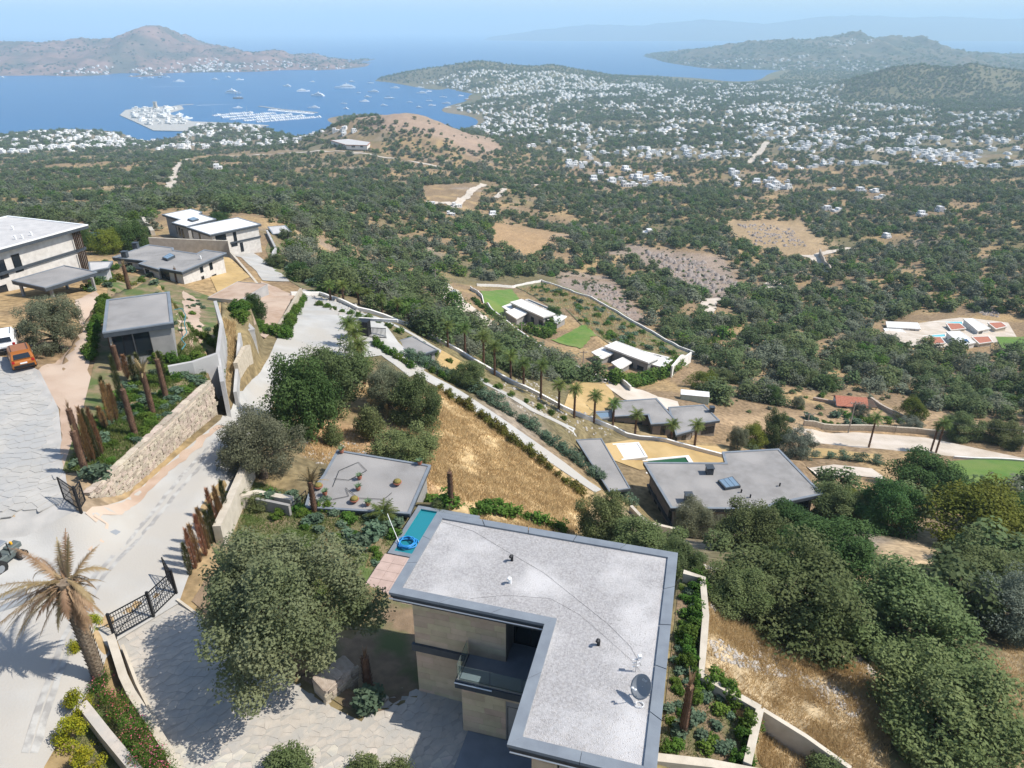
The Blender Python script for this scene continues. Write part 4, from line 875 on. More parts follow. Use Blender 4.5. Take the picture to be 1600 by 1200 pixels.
flat_house('', '', '', [(1380,513),(1408,512),(1416,520),(1386,521)], 105, 108.5, 'white_wall', 'roof_white', 'white_wall', root=a, wins=((1395,526,1.6,1.8),), **RV)
a = rv('terrace_villa', 'long white roofed villa with red tiled wings beside the second pool', [(1505,498),(1520,497),(1548,513),(1528,517)], 104.5, 108.5, wins=((1532,520,2,1.6),))
for e, d in (([(1478,505),(1500,505),(1510,513),(1486,516)], .8), ([(1543,504),(1565,503),(1574,510),(1556,514)], .9)): flat_house('', '', '', e, 104.5+d, 108.5, 'cream', 'terracotta', 'cream', root=a, **RV)
a = rv('terrace_villa', 'long white roofed villa with solar panel and red tiled wings by the front pool', [(1478,518),(1500,517),(1525,535),(1503,540)], 102, 106, wins=((1510,545,2,1.6),))
for e, d in (([(1444,527),(1470,526),(1478,536),(1455,538)], .8), ([(1518,526),(1545,525),(1552,534),(1530,537)], .9)): flat_house('', '', '', e, 102+d, 106, 'cream', 'terracotta', 'cream', root=a, **RV)
skylight(a, [(1503,532),(1510,530),(1514,534),(1507,536)], 102, .2, 'solar', 'solar_panel')
slab_pool('turquoise_pool', 'turquoise pool in front of the white villas', 'pool', [(1422,526),(1478,521),(1480,526),(1425,530)], [(1424,526.5),(1476,522),(1477,525.5),(1427,529.2)], 106.4, 'white_wall', 'pool_pale')
slab_pool('turquoise_pool', 'turquoise pool behind the long red winged villa', 'pool', [(1455,502),(1505,502),(1506,507),(1460,508)], [(1457,502.6),(1503,502.6),(1504,506.4),(1462,507.4)], 108.2, 'white_wall', 'pool_pale')
slab_pool('turquoise_pool', 'pale pool corner beside the large green lawn', 'pool', [(1573,762),(1640,757),(1640,775),(1590,775)], [(1578,763.5),(1640,759),(1640,773),(1593,773)], 68.2, 'white_wall', 'pool_pale')
# red roofed hut
hp = at_z(1325,640,82); hut = empty('red_roofed_hut', hp, R(-10), 'small hut with red tiled gable roof among dry plots', 'hut')
MB().box(-3.2,3.2,-2.2,2.2,-1,2.3).build('wall', 'white_wall', hut); mb = MB(); mb.add([(-3.6,-2.7,2.2),(3.6,-2.7,2.2),(3.6,0,3.6),(-3.6,0,3.6),(3.6,2.7,2.2),(-3.6,2.7,2.2),(-3.6,-2.7,2.05),(3.6,-2.7,2.05),(3.6,0,3.4),(-3.6,0,3.4),(3.6,2.7,2.05),(-3.6,2.7,2.05)], [(0,1,2,3),(3,2,4,5),(7,6,9,8),(8,9,11,10),(0,6,7,1),(4,10,11,5),(1,7,8,2),(2,8,10,4),(0,3,9,6),(3,5,11,9)])
mb.build('roof', 'terracotta', hut); window(hut, (-3.2,-2.2), (3.2,-2.2), 1, 2, .9, 1.9); window(hut, (-3.2,-2.2), (3.2,-2.2), 3.6, 4.6, 0.05, 2.0, 'door', pane='wood_dark')
hb_ = empty('lean_to', at_z(1348,640,82), R(-8), 'brown lean-to roof beside the red hut', 'shed'); MB().box(-2.4,2.4,-2,2,1.7,1.85).build('roof', 'wood_dark', hb_)
for x in (-2.2,2.2):
    for y in (-1.8,1.8): MB().box(x-.08,x+.08,y-.08,y+.08,-.6,1.7).build('post', 'pole_wood', hb_)
M['container'] = mat('container', (.42,.50,.44), .6, (.36,.43,.38), 1.5)
tr = empty('site_container', at_z(1084,630,73.5), R(-12), 'pale green site container at the end of the unpaved lane', 'container')
MB().box(-3,3,-1.2,1.2,0,2.4).build('body', 'container', tr, bevel=.04)

for k in range(9): MB().box(-2.8+k*.65,-2.6+k*.65,-1.24,-1.2,.1,2.3).build('rib', 'container', tr)
MB().box(-3.04,3.04,-1.26,1.26,2.4,2.5).build('roof', 'roof_white', tr)
# guard booth at the junction
gb = empty('guard_booth', at_z(572,524,39.8), R(-8), 'dark metal guard booth with slatted fence panel at the junction', 'booth')
MB().box(-.9,.6,-.7,.7,0,2.3).build('cabin', 'black_metal', gb, bevel=.02); MB().box(-3.6,4.6,.9,1.2,1.9,2.3).build('canopy', 'white_wall', gb); MB().box(-3.4,-3.1,.9,1.2,-.2,1.9).build('post', 'white_wall', gb)
fp = MB().box(.7,3.3,-.75,-.68,.05,.15).build('fence_panel', 'black_metal', gb)
for k in range(14): MB().box(.7+k*.19,.76+k*.19,-.75,-.69,.15,1.5).build('slat', 'black_metal', fp)
MB().box(.7,3.3,-.76,-.67,1.5,1.58).build('rail', 'black_metal', fp)
GPv = flat_house('lane_pavilion', 'flat grey roofed pavilion below the guard booth', 'pavilion', [(613,535),(643,526),(684,545),(652,557)], 41.2, 44.2, 'greige', 'roof_grey', 'slate', over=.3, thick=.4, cop=.12, wins=((668,562,1.4,1.8),))
# ------------------------------------------------------------------ stone terrace wall, stone by stone
def jitter_stone(name, m, seed, j=.16, bevel=.10):
    r = random.Random(seed); mb = MB().box(-.5,.5,-.5,.5,-.5,.5); mb.v = [tuple(c+r.uniform(-j, j)*(1 if a != 1 else .6) for a, c in enumerate(v)) for v in mb.v]
    return mb.mesh(name, m, False, bevel)
STONES = [jitter_stone('stone', 'stone_wall', k) for k in range(8)]
def stone_wall(name, label, A, B, zb0, zb1, zt0, zt1, sw, sh, th=.5, limit=300, side=1):
    """A->B world xy, stones on the side to the right of A->B (side=1)"""
    a, b = Vector((*A, 0)), Vector((*B, 0)); d = (b-a).normalized(); o = Vector((d.y, -d.x, 0))*side; Ln = (b-a).length; ang = math.atan2(d.y, d.x)
    root = empty(name, (a.x, a.y, zb0), 0, label, 'wall')
    q = lambda x, y, z: a+d*x+o*y+Vector((0, 0, z))-root.location
    MB().add([q(0,0,zb0-.6),q(Ln,0,zb1-.6),q(Ln,-th,zb1-.6),q(0,-th,zb0-.6),q(0,0,zt0),q(Ln,0,zt1),q(Ln,-th,zt1),q(0,-th,zt0)], [(3,2,1,0),(4,5,6,7),(0,1,5,4),(1,2,6,5),(2,3,7,6),(3,0,4,7)]).build('core', 'mortar', root)
    r = random.Random(5); n = 0; rows = int(round((max(zt0-zb0, zt1-zb1))/sh)); rest = MB()
    for k in range(rows):
        x = -r.random()*sw*.5
        while x < Ln-.05:
            w_ = sw*r.uniform(.65, 1.4); xc = x+w_/2; x += w_
            if xc < .1 or xc > Ln-.05: continue
            t = xc/Ln; zb = zb0+(zb1-zb0)*t; zt = zt0+(zt1-zt0)*t; h = (zt-zb)/rows
            z = zb+(k+.5)*h+r.uniform(-.03, .03)
            n += 1
            if n > limit: continue
            s_ = link('stone', STONES[r.randrange(8)], root); s_.location = q(xc, .01, z); s_.rotation_euler = (r.uniform(-.06,.06), r.uniform(-.1,.1), ang); s_.scale = (w_*.95, .16+.08*r.random(), h*.98)
    x = 0
    while x < Ln:
        w_ = sw*r.uniform(1.0, 1.8); t = min(1, (x+w_/2)/Ln); s_ = link('cap_stone', STONES[r.randrange(8)], root); s_.location = q(min(x+w_/2, Ln), -th/2, zt0+(zt1-zt0)*t+.04); s_.rotation_euler = (0, 0, ang); s_.scale = (w_*.97, th*1.1, .16); x += w_
    return root
pA = at_z(140,770,27.2); pB = at_z(178,740,27.35); pC = at_z(330,598,27.8)
zz = lambda d: CAMZ-d
stone_wall('terrace_wall', 'rough stone retaining wall holding up the planted terrace', (pB.x,pB.y), (pC.x,pC.y), zz(29.3), zz(30.9), zz(27.3), zz(27.7), .5, .3)
stone_wall('gate_wall', 'low rough stone wall end beside the court gate', (pA.x,pA.y), (pB.x,pB.y), zz(28.4), zz(29.3), zz(27.3), zz(27.31), .45, .30)
# ------------------------------------------------------------------ crazy paving
def voronoi(poly, sp, seed, gap=.025, jit=.42):
    r = np.random.default_rng(seed); xs = [p[0] for p in poly]; ys = [p[1] for p in poly]
    gx, gy = np.meshgrid(np.arange(min(xs)-sp, max(xs)+2*sp, sp), np.arange(min(ys)-sp, max(ys)+2*sp, sp)); gx = gx+sp*.5*(np.arange(gx.shape[0])[:, None] % 2)
    px = (gx+r.uniform(-jit, jit, gx.shape)*sp).ravel(); py = (gy+r.uniform(-jit, jit, gy.shape)*sp).ravel(); cells = []
    ins = in_poly(px, py, poly) & (poly_dist(px, py, poly) > sp*.45)
    for i in np.nonzero(ins)[0]:
        d = np.hypot(px-px[i], py-py[i]); nb = np.nonzero((d < sp*2.6) & (d > 0))[0]; c = [(px[i]+a*sp*2, py[i]+b*sp*2) for a, b in ((-1,-1),(1,-1),(1,1),(-1,1))]
        for j in nb:
            nx, ny = px[j]-px[i], py[j]-py[i]; L = math.hypot(nx, ny); nx /= L; ny /= L; off = nx*px[i]+ny*py[i]+L/2-gap; out = []
            for k in range(len(c)):
                p, q = c[k-1], c[k]; dp = nx*p[0]+ny*p[1]-off; dq = nx*q[0]+ny*q[1]-off
                if (dp <= 0) != (dq <= 0): t = dp/(dp-dq); out.append((p[0]+(q[0]-p[0])*t, p[1]+(q[1]-p[1])*t))
                if dq <= 0: out.append(q)
            c = out
            if len(c) < 3: break
        if len(c) >= 3: cells.append(((px[i], py[i]), c))
    return cells
def paving(parent, cells, m, limit, th=.06, name='paving_stone', off=.0):
    cells = sorted(cells, key=lambda c: c[0][1]); rest = MB(); r = random.Random(3)
    for k, (ctr, c) in enumerate(cells):
        z = float(H(ctr[0], ctr[1]))+off+r.uniform(0, .012)
        if k < limit:
            mb = MB().prism([(x-ctr[0], y-ctr[1]) for x, y in c], -.05, th); o = mb.build(name, m, parent, bevel=.008); o.location = Vector((ctr[0], ctr[1], z))-parent.location
        else:
            mb = MB().prism([(x-parent.location.x, y-parent.location.y) for x, y in c], z-.05-parent.location.z, z+th-parent.location.z); rest.add(mb.v, mb.f)
    if rest.v: rest.build('paving_stones', m, parent, kind='stuff')
drv_px = [(183,1000),(277,938),(340,985),(420,1042),(505,1098),(565,1128),(612,1088),(640,1068),(760,1110),(800,1160),(800,1330),(290,1330),(250,1180)]
drv = gxy(drv_px); dsheet = drape('driveway', drv, 'grout', .8, .02, kind='structure'); dsheet['label'] = 'crazy paved driveway court of pale stones'
paving(dsheet, voronoi(drv, .47, 2, .006), 'stone_pale', 300, .022)
court_px = [(-60,566),(20,566),(58,586),(88,640),(94,700),(100,752),(112,788),(55,808),(-60,820)]
co = [o for o in bpy.data.objects if o.name == 'court'][0]
M['court_slab'] = mat('court_slab', (.43,.41,.375), .9, (.365,.35,.32), .9, 5, .2, 9, coord='Position', c3=(.355,.35,.335), scale3=.35)
paving(co, voronoi(gxy(court_px), .72, 4, .007), 'court_slab', 0, .02, off=.05)
# ------------------------------------------------------------------ garden and boundary walls
def az(pp): return [tuple(at_z(*p))[:2] for p in pp], [CAMZ-p[2] for p in pp]
def wall_z(name, label, pp, th=.4, m='cream', **k):
    p, z = az(pp); return wall(name, label, p, th=th, m=m, tops=z, **k)
wall_z('garden_wall', 'thick cream garden wall along the concrete road', [(388,712,30.6),(372,748,30.4),(352,793,30.3),(338,822,30.3)], .55, below=1.5)
wall_z('garden_wall', 'low cream wall stepping round the sunken garden stairs', [(366,775,31.2),(400,768,31.4),(456,778,31.6)], .5, below=1.2)
wall_z('stair_wall', 'dark faced retaining wall beside the sunken garden stairs', [(400,778,31.5),(452,789,31.6)], .25, m='greige', below=1.8)
wall_z('garden_wall', 'cream boundary wall bending round the right garden beds', [(1068,893,31.6),(1098,902,31.7),(1103,960,31.8),(1096,1054,31.9),(1188,1106,32.2)], .4, below=1.6)
wall_z('garden_wall', 'cream cross wall closing the right garden bed', [(1188,1106,32.2),(1168,1192,32.1)], .4, below=1.6)
wall_z('garden_wall', 'cream wall along the foot of the right garden', [(1020,1182,31.7),(1110,1192,31.9),(1230,1215,32.4)], .45, below=1.6)
wall_z('garden_wall', 'low cream wall running down the rubble slope', [(1192,1108,32.8),(1260,1150,33.4),(1330,1200,34)], .25, below=1.2)
wall_z('driveway_wall', 'low cream wall between driveway gate and oleander bed', [(172,992,29.5),(192,1055,29.8),(205,1082,29.9),(262,1170,30.4),(290,1230,30.6)], .4, below=1.2)
wall_z('driveway_wall', 'low stone edged wall between golden shrubs and oleanders', [(128,1098,29.3),(165,1145,29.6),(215,1205,29.8),(250,1260,29.9)], .45, m='stone_pale', below=1.2)
b0, b1 = at_z(507,1082,30.2), at_z(556,1042,30.1)
sb = stone_wall('stone_block', 'short stone garden wall under the big oak', (b0.x,b0.y), (b1.x,b1.y), zz(31.4), zz(31.4), zz(30.1), zz(30.1), .45, .3, 1.0)
k_, z_ = az([(277,938,30.35),(340,985,30.8),(420,1042,31.1),(505,1098,31.25),(565,1128,31.25),(606,1090,31.25)])
wall('kerb', 'low pale kerb between driveway and oak bed', k_, .15, .15, 'cream', cat='kerb', tops=[z+.12 for z in z_])
k_, z_ = az([(192,1010,30.2),(215,1070,30.5),(255,1150,31),(290,1230,31.1)])
wall('kerb', 'low pale kerb between driveway and oleander bed', k_, .15, .15, 'cream', cat='kerb', tops=[z+.14 for z in z_])
wall_z('plaster_wall', 'tall grey plastered wall beside the terrace hedge', [(336,470,26.9),(346,505,27.1),(340,552,27.3),(347,596,27.9)], .35, m='plaster', below=2.5)
wall_z('plaster_wall', 'grey plastered wall below the pavilion garden', [(338,552,26.4),(300,565,26.5),(262,572,26.5)], .35, m='plaster', below=1.)
wall_z('channel_wall', 'narrow grey wall lining the weedy drainage channel', [(374,520,29.4),(371,560,29.8),(367,612,30.4)], .3, m='plaster', below=2.2)
wall_z('villa_wall', 'long stone topped wall round the grey villa lawn', [(232,371,41.2),(300,374,41.6),(357,376,41.8),(361,394,41.4),(390,428,41.0),(410,452,41.0)], .4, below=2)
wall_z('junction_wall', 'tall pale stone wall beside the junction', [(436,506,37.2),(448,487,37.4),(470,450,38.6)], .4, m='stone_wall', below=2.2)
walls([(392,560),(372,590)], 'roadside_wall', 'short rough wall below the concrete chamber', 1.6, .4, 'stone_wall')
walls([(455,462),(500,462),(560,486),(640,512),(720,553),(800,600),(880,640),(960,672),(1060,697),(1140,718)], 'palm_wall', 'long low white wall behind the palm row', .7, .35, 'white_wall')
walls([(735,452),(770,490),(835,540),(900,578),(985,612)], 'lane_wall', 'white boundary wall along the unpaved lane', 1.3, .3, 'white_wall')
walls([(745,447),(800,450),(846,440),(960,487),(1060,545),(1110,565)], 'plot_wall', 'thin white wall behind the grassy plot', 1.0, .4, 'white_wall')
walls([(1048,590),(1060,575),(1078,566)], 'screen_wall', 'tall white screen wall beside the lower white villa', 3.2, .4, 'white_wall')
walls([(1255,665),(1350,672),(1430,677),(1505,684)], 'roadside_wall', 'long stone wall along the lower road', 1.3, .5, 'stone_wall')
walls([(1360,626),(1400,650),(1425,662)], 'field_wall', 'dark dry stone wall dividing the lower plots', 1.0, .6, 'stone_wall')
walls([(1270,625),(1310,633)], 'field_wall', 'short dry stone wall beside the hut plot', .8, .5, 'stone_wall')
walls([(1280,398),(1296,430)], 'retaining_wall', 'dark retaining wall beside the valley road', 4, .8, 'stone_wall')
walls([(1490,716),(1600,722)], 'lawn_wall', 'low pale wall along the large green lawn', .5, .4, 'white_wall')
walls([(985,800),(1010,826),(1060,838)], 'villa_wall', 'pale wall below the pool villa corner', 1., .4, 'cream')
walls([(208,322),(240,368)], 'ridge_wall', 'pale ridge wall running up to the long villa', 1.4, 1.0, 'cream')
walls([(268,352),(278,300)][:0] or [(418,366),(432,395),(425,410)], 'ridge_wall', 'grey wall beside the grassy bank', 1.2, .5, 'plaster')
# ------------------------------------------------------------------ gates
def gate_leaf(root, a, b, h, nb, lift=.12, name='leaf'):
    a, b = Vector(a), Vector(b); d = b-a; f = MB(); up = Vector((0,0,1))
    f.bar(a+up*lift, b+up*lift, .05, .06); f.bar(a+up*h, b+up*h, .05, .06); f.bar(a+up*lift, a+up*h, .06, .06); f.bar(b+up*lift, b+up*h, .06, .06)
    lf = f.build(name, 'black_metal', root)
    for k in range(1, nb): p = a+d*(k/nb); MB().bar(p+up*(lift+.03), p+up*(h-.03), .022, .022).build('bar', 'black_metal', lf)
    for zz_ in (.35, .62, .85): MB().bar(a+up*(h*zz_)+d*.01, b+up*(h*zz_)-d*.01, .025, .03).build('cross_rail', 'black_metal', lf)
    MB().bar(a+up*(lift+.05)+d*.03, b+up*(h-.05)-d*.03, .03, .03).build('brace', 'black_metal', lf)
P1, P2, P3 = at_z(180,997,30.3), at_z(240,963,30.35), at_z(276,928,30.35)
g = empty('driveway_gate', P2, 0, 'black barred steel gate standing across the driveway mouth', 'gate'); L_ = lambda p: p-g.location
gate_leaf(g, L_(P1), L_(P2), 1.7, 16); gate_leaf(g, L_(P2), L_(P3), 1.7, 12); gate_leaf(g, L_(P3), L_(at_z(262,905,30.2)), 1.7, 9)
for p in (P1, P2, P3): MB().box(L_(p).x-.07, L_(p).x+.07, L_(p).y-.07, L_(p).y+.07, -.2, 1.85).build('post', 'black_metal', g, bevel=.01)
g = empty('court_gate', at_z(126,798,27.4), 0, 'black barred steel gate leaf standing open at the court', 'gate')
gate_leaf(g, L_(at_z(101,781,27.3)), L_(at_z(125,798,27.4)), 1.75, 12); gate_leaf(g, L_(at_z(126,797,27.4)), L_(at_z(134,784,27.3)), 1.6, 8)
MB().box(-.07,.07,-.07,.07,-.2,1.85).build('post', 'black_metal', g)
g = empty('field_gate', G(1375,677), 0, 'pale metal field gate in the lower road wall', 'gate')
gate_leaf(g, L_(G(1356,672)), L_(G(1398,676)), 1.8, 14)
# ------------------------------------------------------------------ cars
def suv(name, label, loc, rz, paint, L=4.35):
    root = empty(name, loc, rz, label, 'car'); hw = .9
    # cross sections: x, bottom, top, half width
    def loft(secs, nm, m, par=root, bev=.0):
        V = []; F_ = []
        for x, z0, z1, w0, w1 in secs: V += [(x,-w0,z0),(x,w0,z0),(x,w0*1.0,(z0+z1)/2),(x,w1,z1),(x,-w1,z1),(x,-w0*1.0,(z0+z1)/2)]
        for i in range(len(secs)-1):
            for k in range(6): F_.append((i*6+k, i*6+(k+1) % 6, (i+1)*6+(k+1) % 6, (i+1)*6+k))
        F_ += [tuple(range(6)), tuple(range((len(secs)-1)*6, len(secs)*6))]
        return MB().add(V, F_).build(nm, m, par, smooth=False, bevel=bev)
    h = L/2
    loft([(-h,.38,.82,.78,.74),(-h+.12,.28,.98,.88,.84),(-h+.6,.24,1.02,.91,.87),(h-1.2,.24,1.0,.91,.86),(h-.35,.26,.92,.88,.80),(h,.36,.72,.74,.66)], 'body', paint, bev=.02)
    cab = loft([(-h+.16,1.0,1.06,.82,.80),(-h+.42,1.0,1.50,.83,.68),(-h+.8,1.0,1.62,.84,.70),(.35,1.0,1.62,.84,.70),(h-1.25,.98,1.04,.82,.78)], 'cabin', paint, bev=.015)
    q = MB(); q.add([(-h+.15,-.62,1.10),(-h+.15,.62,1.10),(-h+.385,.56,1.46),(-h+.385,-.56,1.46)], [(0,1,2,3)]); q.v = [(x-.03, y, z+.012) for x, y, z in q.v]; q.build('rear_window', 'glass', root)
    q = MB(); q.add([(h-1.18,-.66,1.08),(h-1.18,.66,1.08),(.46,.6,1.56),(.46,-.6,1.56)], [(0,1,2,3)]); q.v = [(x+.035, y, z+.02) for x, y, z in q.v]; q.build('windscreen', 'glass', root)
    for s in (-1, 1):
        for x0, x1, t0, t1 in ((-h+.55,-h+1.0,-h+.75,-h+1.0),(-h+1.08,-.15+.05,-h+1.08,-.1),(0,h-1.5,0,.28)):
            q = MB(); q.add([(x0,s*.865,1.08),(x1,s*.865,1.08),(t1,s*.735,1.53),(t0,s*.735,1.53)], [(0,1,2,3)]); q.build('side_window', 'glass', root)
        MB().tube([(-h+.75,s*.6,1.66),(-h+.85,s*.6,1.70),(.1,s*.6,1.70),(.2,s*.6,1.66)], .022, 6).build('roof_rail', 'black_metal', root)
        MB().box(-h-.02,-h+.08,s*.72-.1,s*.72+.1,.78,1.0).build('tail_light', 'red_light', root, bevel=.015)
        MB().box(h-.2,h-.05,s*.6-.13,s*.6+.13,.66,.78).build('headlight', 'white_plastic', root)
        MB().box(.55,.75,s*.98-.08,s*.98+.08,1.02,1.16).build('mirror', 'black_metal', root, bevel=.02)
        for x in (-h+.82, h-.85):
            ty = MB().tube([(x,s*.72,.34),(x,s*.93,.34)], .34, 18).build('wheel', 'rubber', root); MB().tube([(x,s*.9,.34),(x,s*.945,.34)], .21, 12).build('rim', 'silver', ty)
    MB().box(-h-.06,-h+.1,-.75,.75,.36,.60).build('rear_bumper', 'black_metal', root, bevel=.03)
    MB().box(-h-.03,-h+.02,-.26,.26,.68,.80).build('number_plate', 'white_plastic', root)
    return root
pc = at_z(36,566,26.25); suv('parked_car', 'copper orange sport utility car parked on the court', pc, R(128), 'carpaint_orange')
pc = at_z(12,540,26.2); suv('parked_car', 'white sport utility car parked behind the orange one', pc, R(122), 'carpaint_white', 4.6)
lc = at_d(712,460,222); lp = G(708,462); suv('parked_car', 'silver car parked on the unpaved lane', lp, R(115), 'grey_plastic', 4.4)
# small tractor behind the dead palm, pipe rolls
tc = at_z(8,884,28.85); t = empty('small_tractor', tc, R(75), 'small dark tractor under a grey canopy behind the dead palm', 'tractor')
t.scale = (.8,.8,.8)
M['tractor_green'] = mat('tractor_green', (.10,.12,.115), .6)
MB().box(-1.2,1.1,-.5,.5,.5,1.05).build('body', 'tractor_green', t, bevel=.06); MB().box(-1.3,.3,-.75,.75,2.15,2.28).build('canopy', 'grey_plastic', t, bevel=.04); MB().box(-.6,-.1,-.3,.3,1.0,1.5).build('seat', 'black_metal', t, bevel=.05)
MB().box(.5,1.5,-.35,.35,.8,1.25).build('bonnet', 'tractor_green', t, bevel=.06); MB().box(.9,1.05,-.1,.1,1.25,1.5).build('exhaust_box', 'yellow', t, bevel=.03)
for x in (-1.2,.2):
    for y in (-.7,.7): MB().bar((x,y,1.0),(x,y,2.15),.06,.06).build('canopy_post', 'black_metal', t)
for x, r_ in ((-.9,.6),(1.0,.4)):
    for s in (-1,1): w_ = MB().tube([(x,s*.5,r_),(x,s*.85,r_)], r_, 16).build('wheel', 'rubber', t); MB().tube([(x,s*.8,r_),(x,s*.87,r_)], r_*.5, 10).build('rim', 'grey_plastic', w_)
for k, (px, py) in enumerate(((18,938),(24,950))):
    p = at_z(px,py,29.1); e = empty('pipe_roll', p, R(30+15*k), ('dark grey rolled membrane lying beside the tractor','short grey membrane roll nearest the road edge')[k], 'roll')
    MB().tube([(-.8,0,.25),(.8,0,.25)], .25, 14).build('roll', 'grey_plastic', e); MB().tube([(.79,0,.25),(.81,0,.25)], .14, 12).build('core', 'rubber', e)
o = sheet('manhole_cover', [(172,833),(181,829),(190,833),(182,838)], 'grey_plastic', .2, .105, kind='structure'); o['label'] = 'round iron manhole cover in the road'
# ------------------------------------------------------------------ poles
def height_at(b, py):
    t = tanr(py); return (CAMZ-b.y*t)-b.z
def pole(px, py, top, label, lamp=False):
    b = G(px, py); h = height_at(b, top); e = empty('utility_pole', b, 0, label, 'pole')
    MB().tube([(0,0,-.3),(0,0,h)], [.17,.10], 8).build('pole', 'pole_wood', e); MB().bar((-1,0,h-.5),(1,0,h-.5),.1,.12).build('crossarm', 'pole_wood', e)
    for x in (-.9,0,.9): MB().tube([(x,0,h-.44),(x,0,h-.15)], .05, 6).build('insulator', 'white_plastic', e)
    return e, b, h
pa = pole(1325,677,627,'grey utility pole beside the stone wall of the lower road'); pb = pole(1261,665,645,'short utility pole beside the dry plots')
pole(681,448,420,'tall utility pole where the unpaved lane leaves the woods'); pole(1172,655,640,'thin pole beside the split villa') if False else None
pc2 = pole(1594,706,672,'leaning utility pole at the bend of the lower road'); pole(911,568,548,'slim lamp post beside the lane wall'); pole(815,522,505,'slim lamp post below the upper white villa')
for (e1, b1_, h1), (e2, b2_, h2) in ((pa, pc2), (pa, pb)):
    for dx in (-.9, .9):
        a = b1_+Vector((dx,0,h1-.15)); c = b2_+Vector((dx,0,h2-.15)); pts = [a.lerp(c, k/10)-Vector((0,0,1.2*4*(k/10)*(1-k/10))) for k in range(11)]
        tag(centre(MB().tube(pts, .02, 4).build('overhead_wire', 'black_metal')), 'thin overhead wire strung between the roadside poles', 'wire', 'wires along the lower road')
# garden hose in the terrace garden
o = MB().tube([tuple(at_z(*p, 26.75)) for p in ((272,484),(284,482),(290,492),(288,506),(292,520),(283,530),(290,538),(284,546))], .05, 6).build('garden_hose', 'hose_green'); tag(centre(o), 'blue green hose snaking over the terrace garden soil', 'hose')
# ------------------------------------------------------------------ foliage
def leaf_mat(name, c, c2, rnd=.22, scale=2.2, tl=.32):
    m = mat(name, c, .7, c2, scale, 3, rnd=rnd, spec=.12)
    t = m.node_tree; b = t.nodes['Principled BSDF']; o = t.nodes['Material Output']
    tr = t.nodes.new('ShaderNodeBsdfTranslucent'); mx = t.nodes.new('ShaderNodeMixShader'); mx.inputs[0].default_value = tl
    src = b.inputs['Base Color'].links[0].from_socket if b.inputs['Base Color'].links else None
    if src: t.links.new(src, tr.inputs[0])
    else: tr.inputs[0].default_value = (*c, 1)
    t.links.new(b.outputs[0], mx.inputs[1]); t.links.new(tr.outputs[0], mx.inputs[2]); t.links.new(mx.outputs[0], o.inputs[0]); M[name] = m; return m
leaf_mat('leaf_oak', (.105,.14,.05), (.165,.195,.08)); leaf_mat('leaf_deep', (.05,.10,.028), (.09,.15,.045)); leaf_mat('leaf_olive', (.15,.165,.095), (.21,.22,.14)); leaf_mat('leaf_hero', (.12,.155,.07), (.19,.215,.115), rnd=.02)
leaf_mat('leaf_lime', (.115,.15,.022), (.17,.19,.03)); leaf_mat('leaf_grey', (.12,.145,.105), (.17,.19,.145))
leaf_mat('leaf_wood', (.095,.138,.052), (.15,.18,.08), rnd=.30, scale=.35); leaf_mat('leaf_wood_grey', (.14,.16,.105), (.185,.20,.14), rnd=.28, scale=.35); leaf_mat('leaf_bright', (.075,.145,.02), (.12,.19,.035)); leaf_mat('leaf_gold', (.34,.31,.02), (.20,.24,.02), scale=4); leaf_mat('leaf_hedge', (.06,.125,.018), (.11,.18,.03))
leaf_mat('leaf_yellowish', (.18,.15,.03), (.10,.12,.03)); leaf_mat('leaf_glauc', (.09,.145,.09), (.14,.20,.125)); leaf_mat('leaf_brown', (.30,.15,.075), (.36,.21,.11), scale=3); leaf_mat('leaf_cypress', (.07,.085,.03), (.11,.11,.045), scale=3)
leaf_mat('frond_dead', (.40,.29,.165), (.27,.18,.095), rnd=.1, scale=1.2); leaf_mat('petal_pink', (.55,.10,.16), (.68,.22,.28), rnd=.1); leaf_mat('straw', (.60,.45,.24), (.48,.34,.17), rnd=.0, scale=.8); leaf_mat('grass_green', (.085,.14,.03), (.15,.18,.05), rnd=0., scale=.6); leaf_mat('palm_leaf', (.085,.135,.03), (.14,.18,.05))
M['palm_bark'] = mat('palm_bark', (.19,.11,.07), .95, (.10,.055,.035), 5, 4, .5); M['palm_bark_grey'] = mat('palm_bark_grey', (.27,.215,.155), .95, (.17,.125,.085), 6, 4, .6)
def quads_from(c, nrm, size, asp, r):
    """leaf quads at c facing nrm"""
    n = len(c); t = r.normal(size=(n, 3)); t -= (t*nrm).sum(1, keepdims=True)*nrm; t /= np.linalg.norm(t, axis=1, keepdims=True)+1e-9; b = np.cross(nrm, t)
    s = size[:, None]; V = np.stack([c-t*s*.5, c+b*s*asp*.5, c+t*s*.5, c-b*s*asp*.5], 1).reshape(-1, 3)
    return V, np.arange(4*n).reshape(-1, 4)
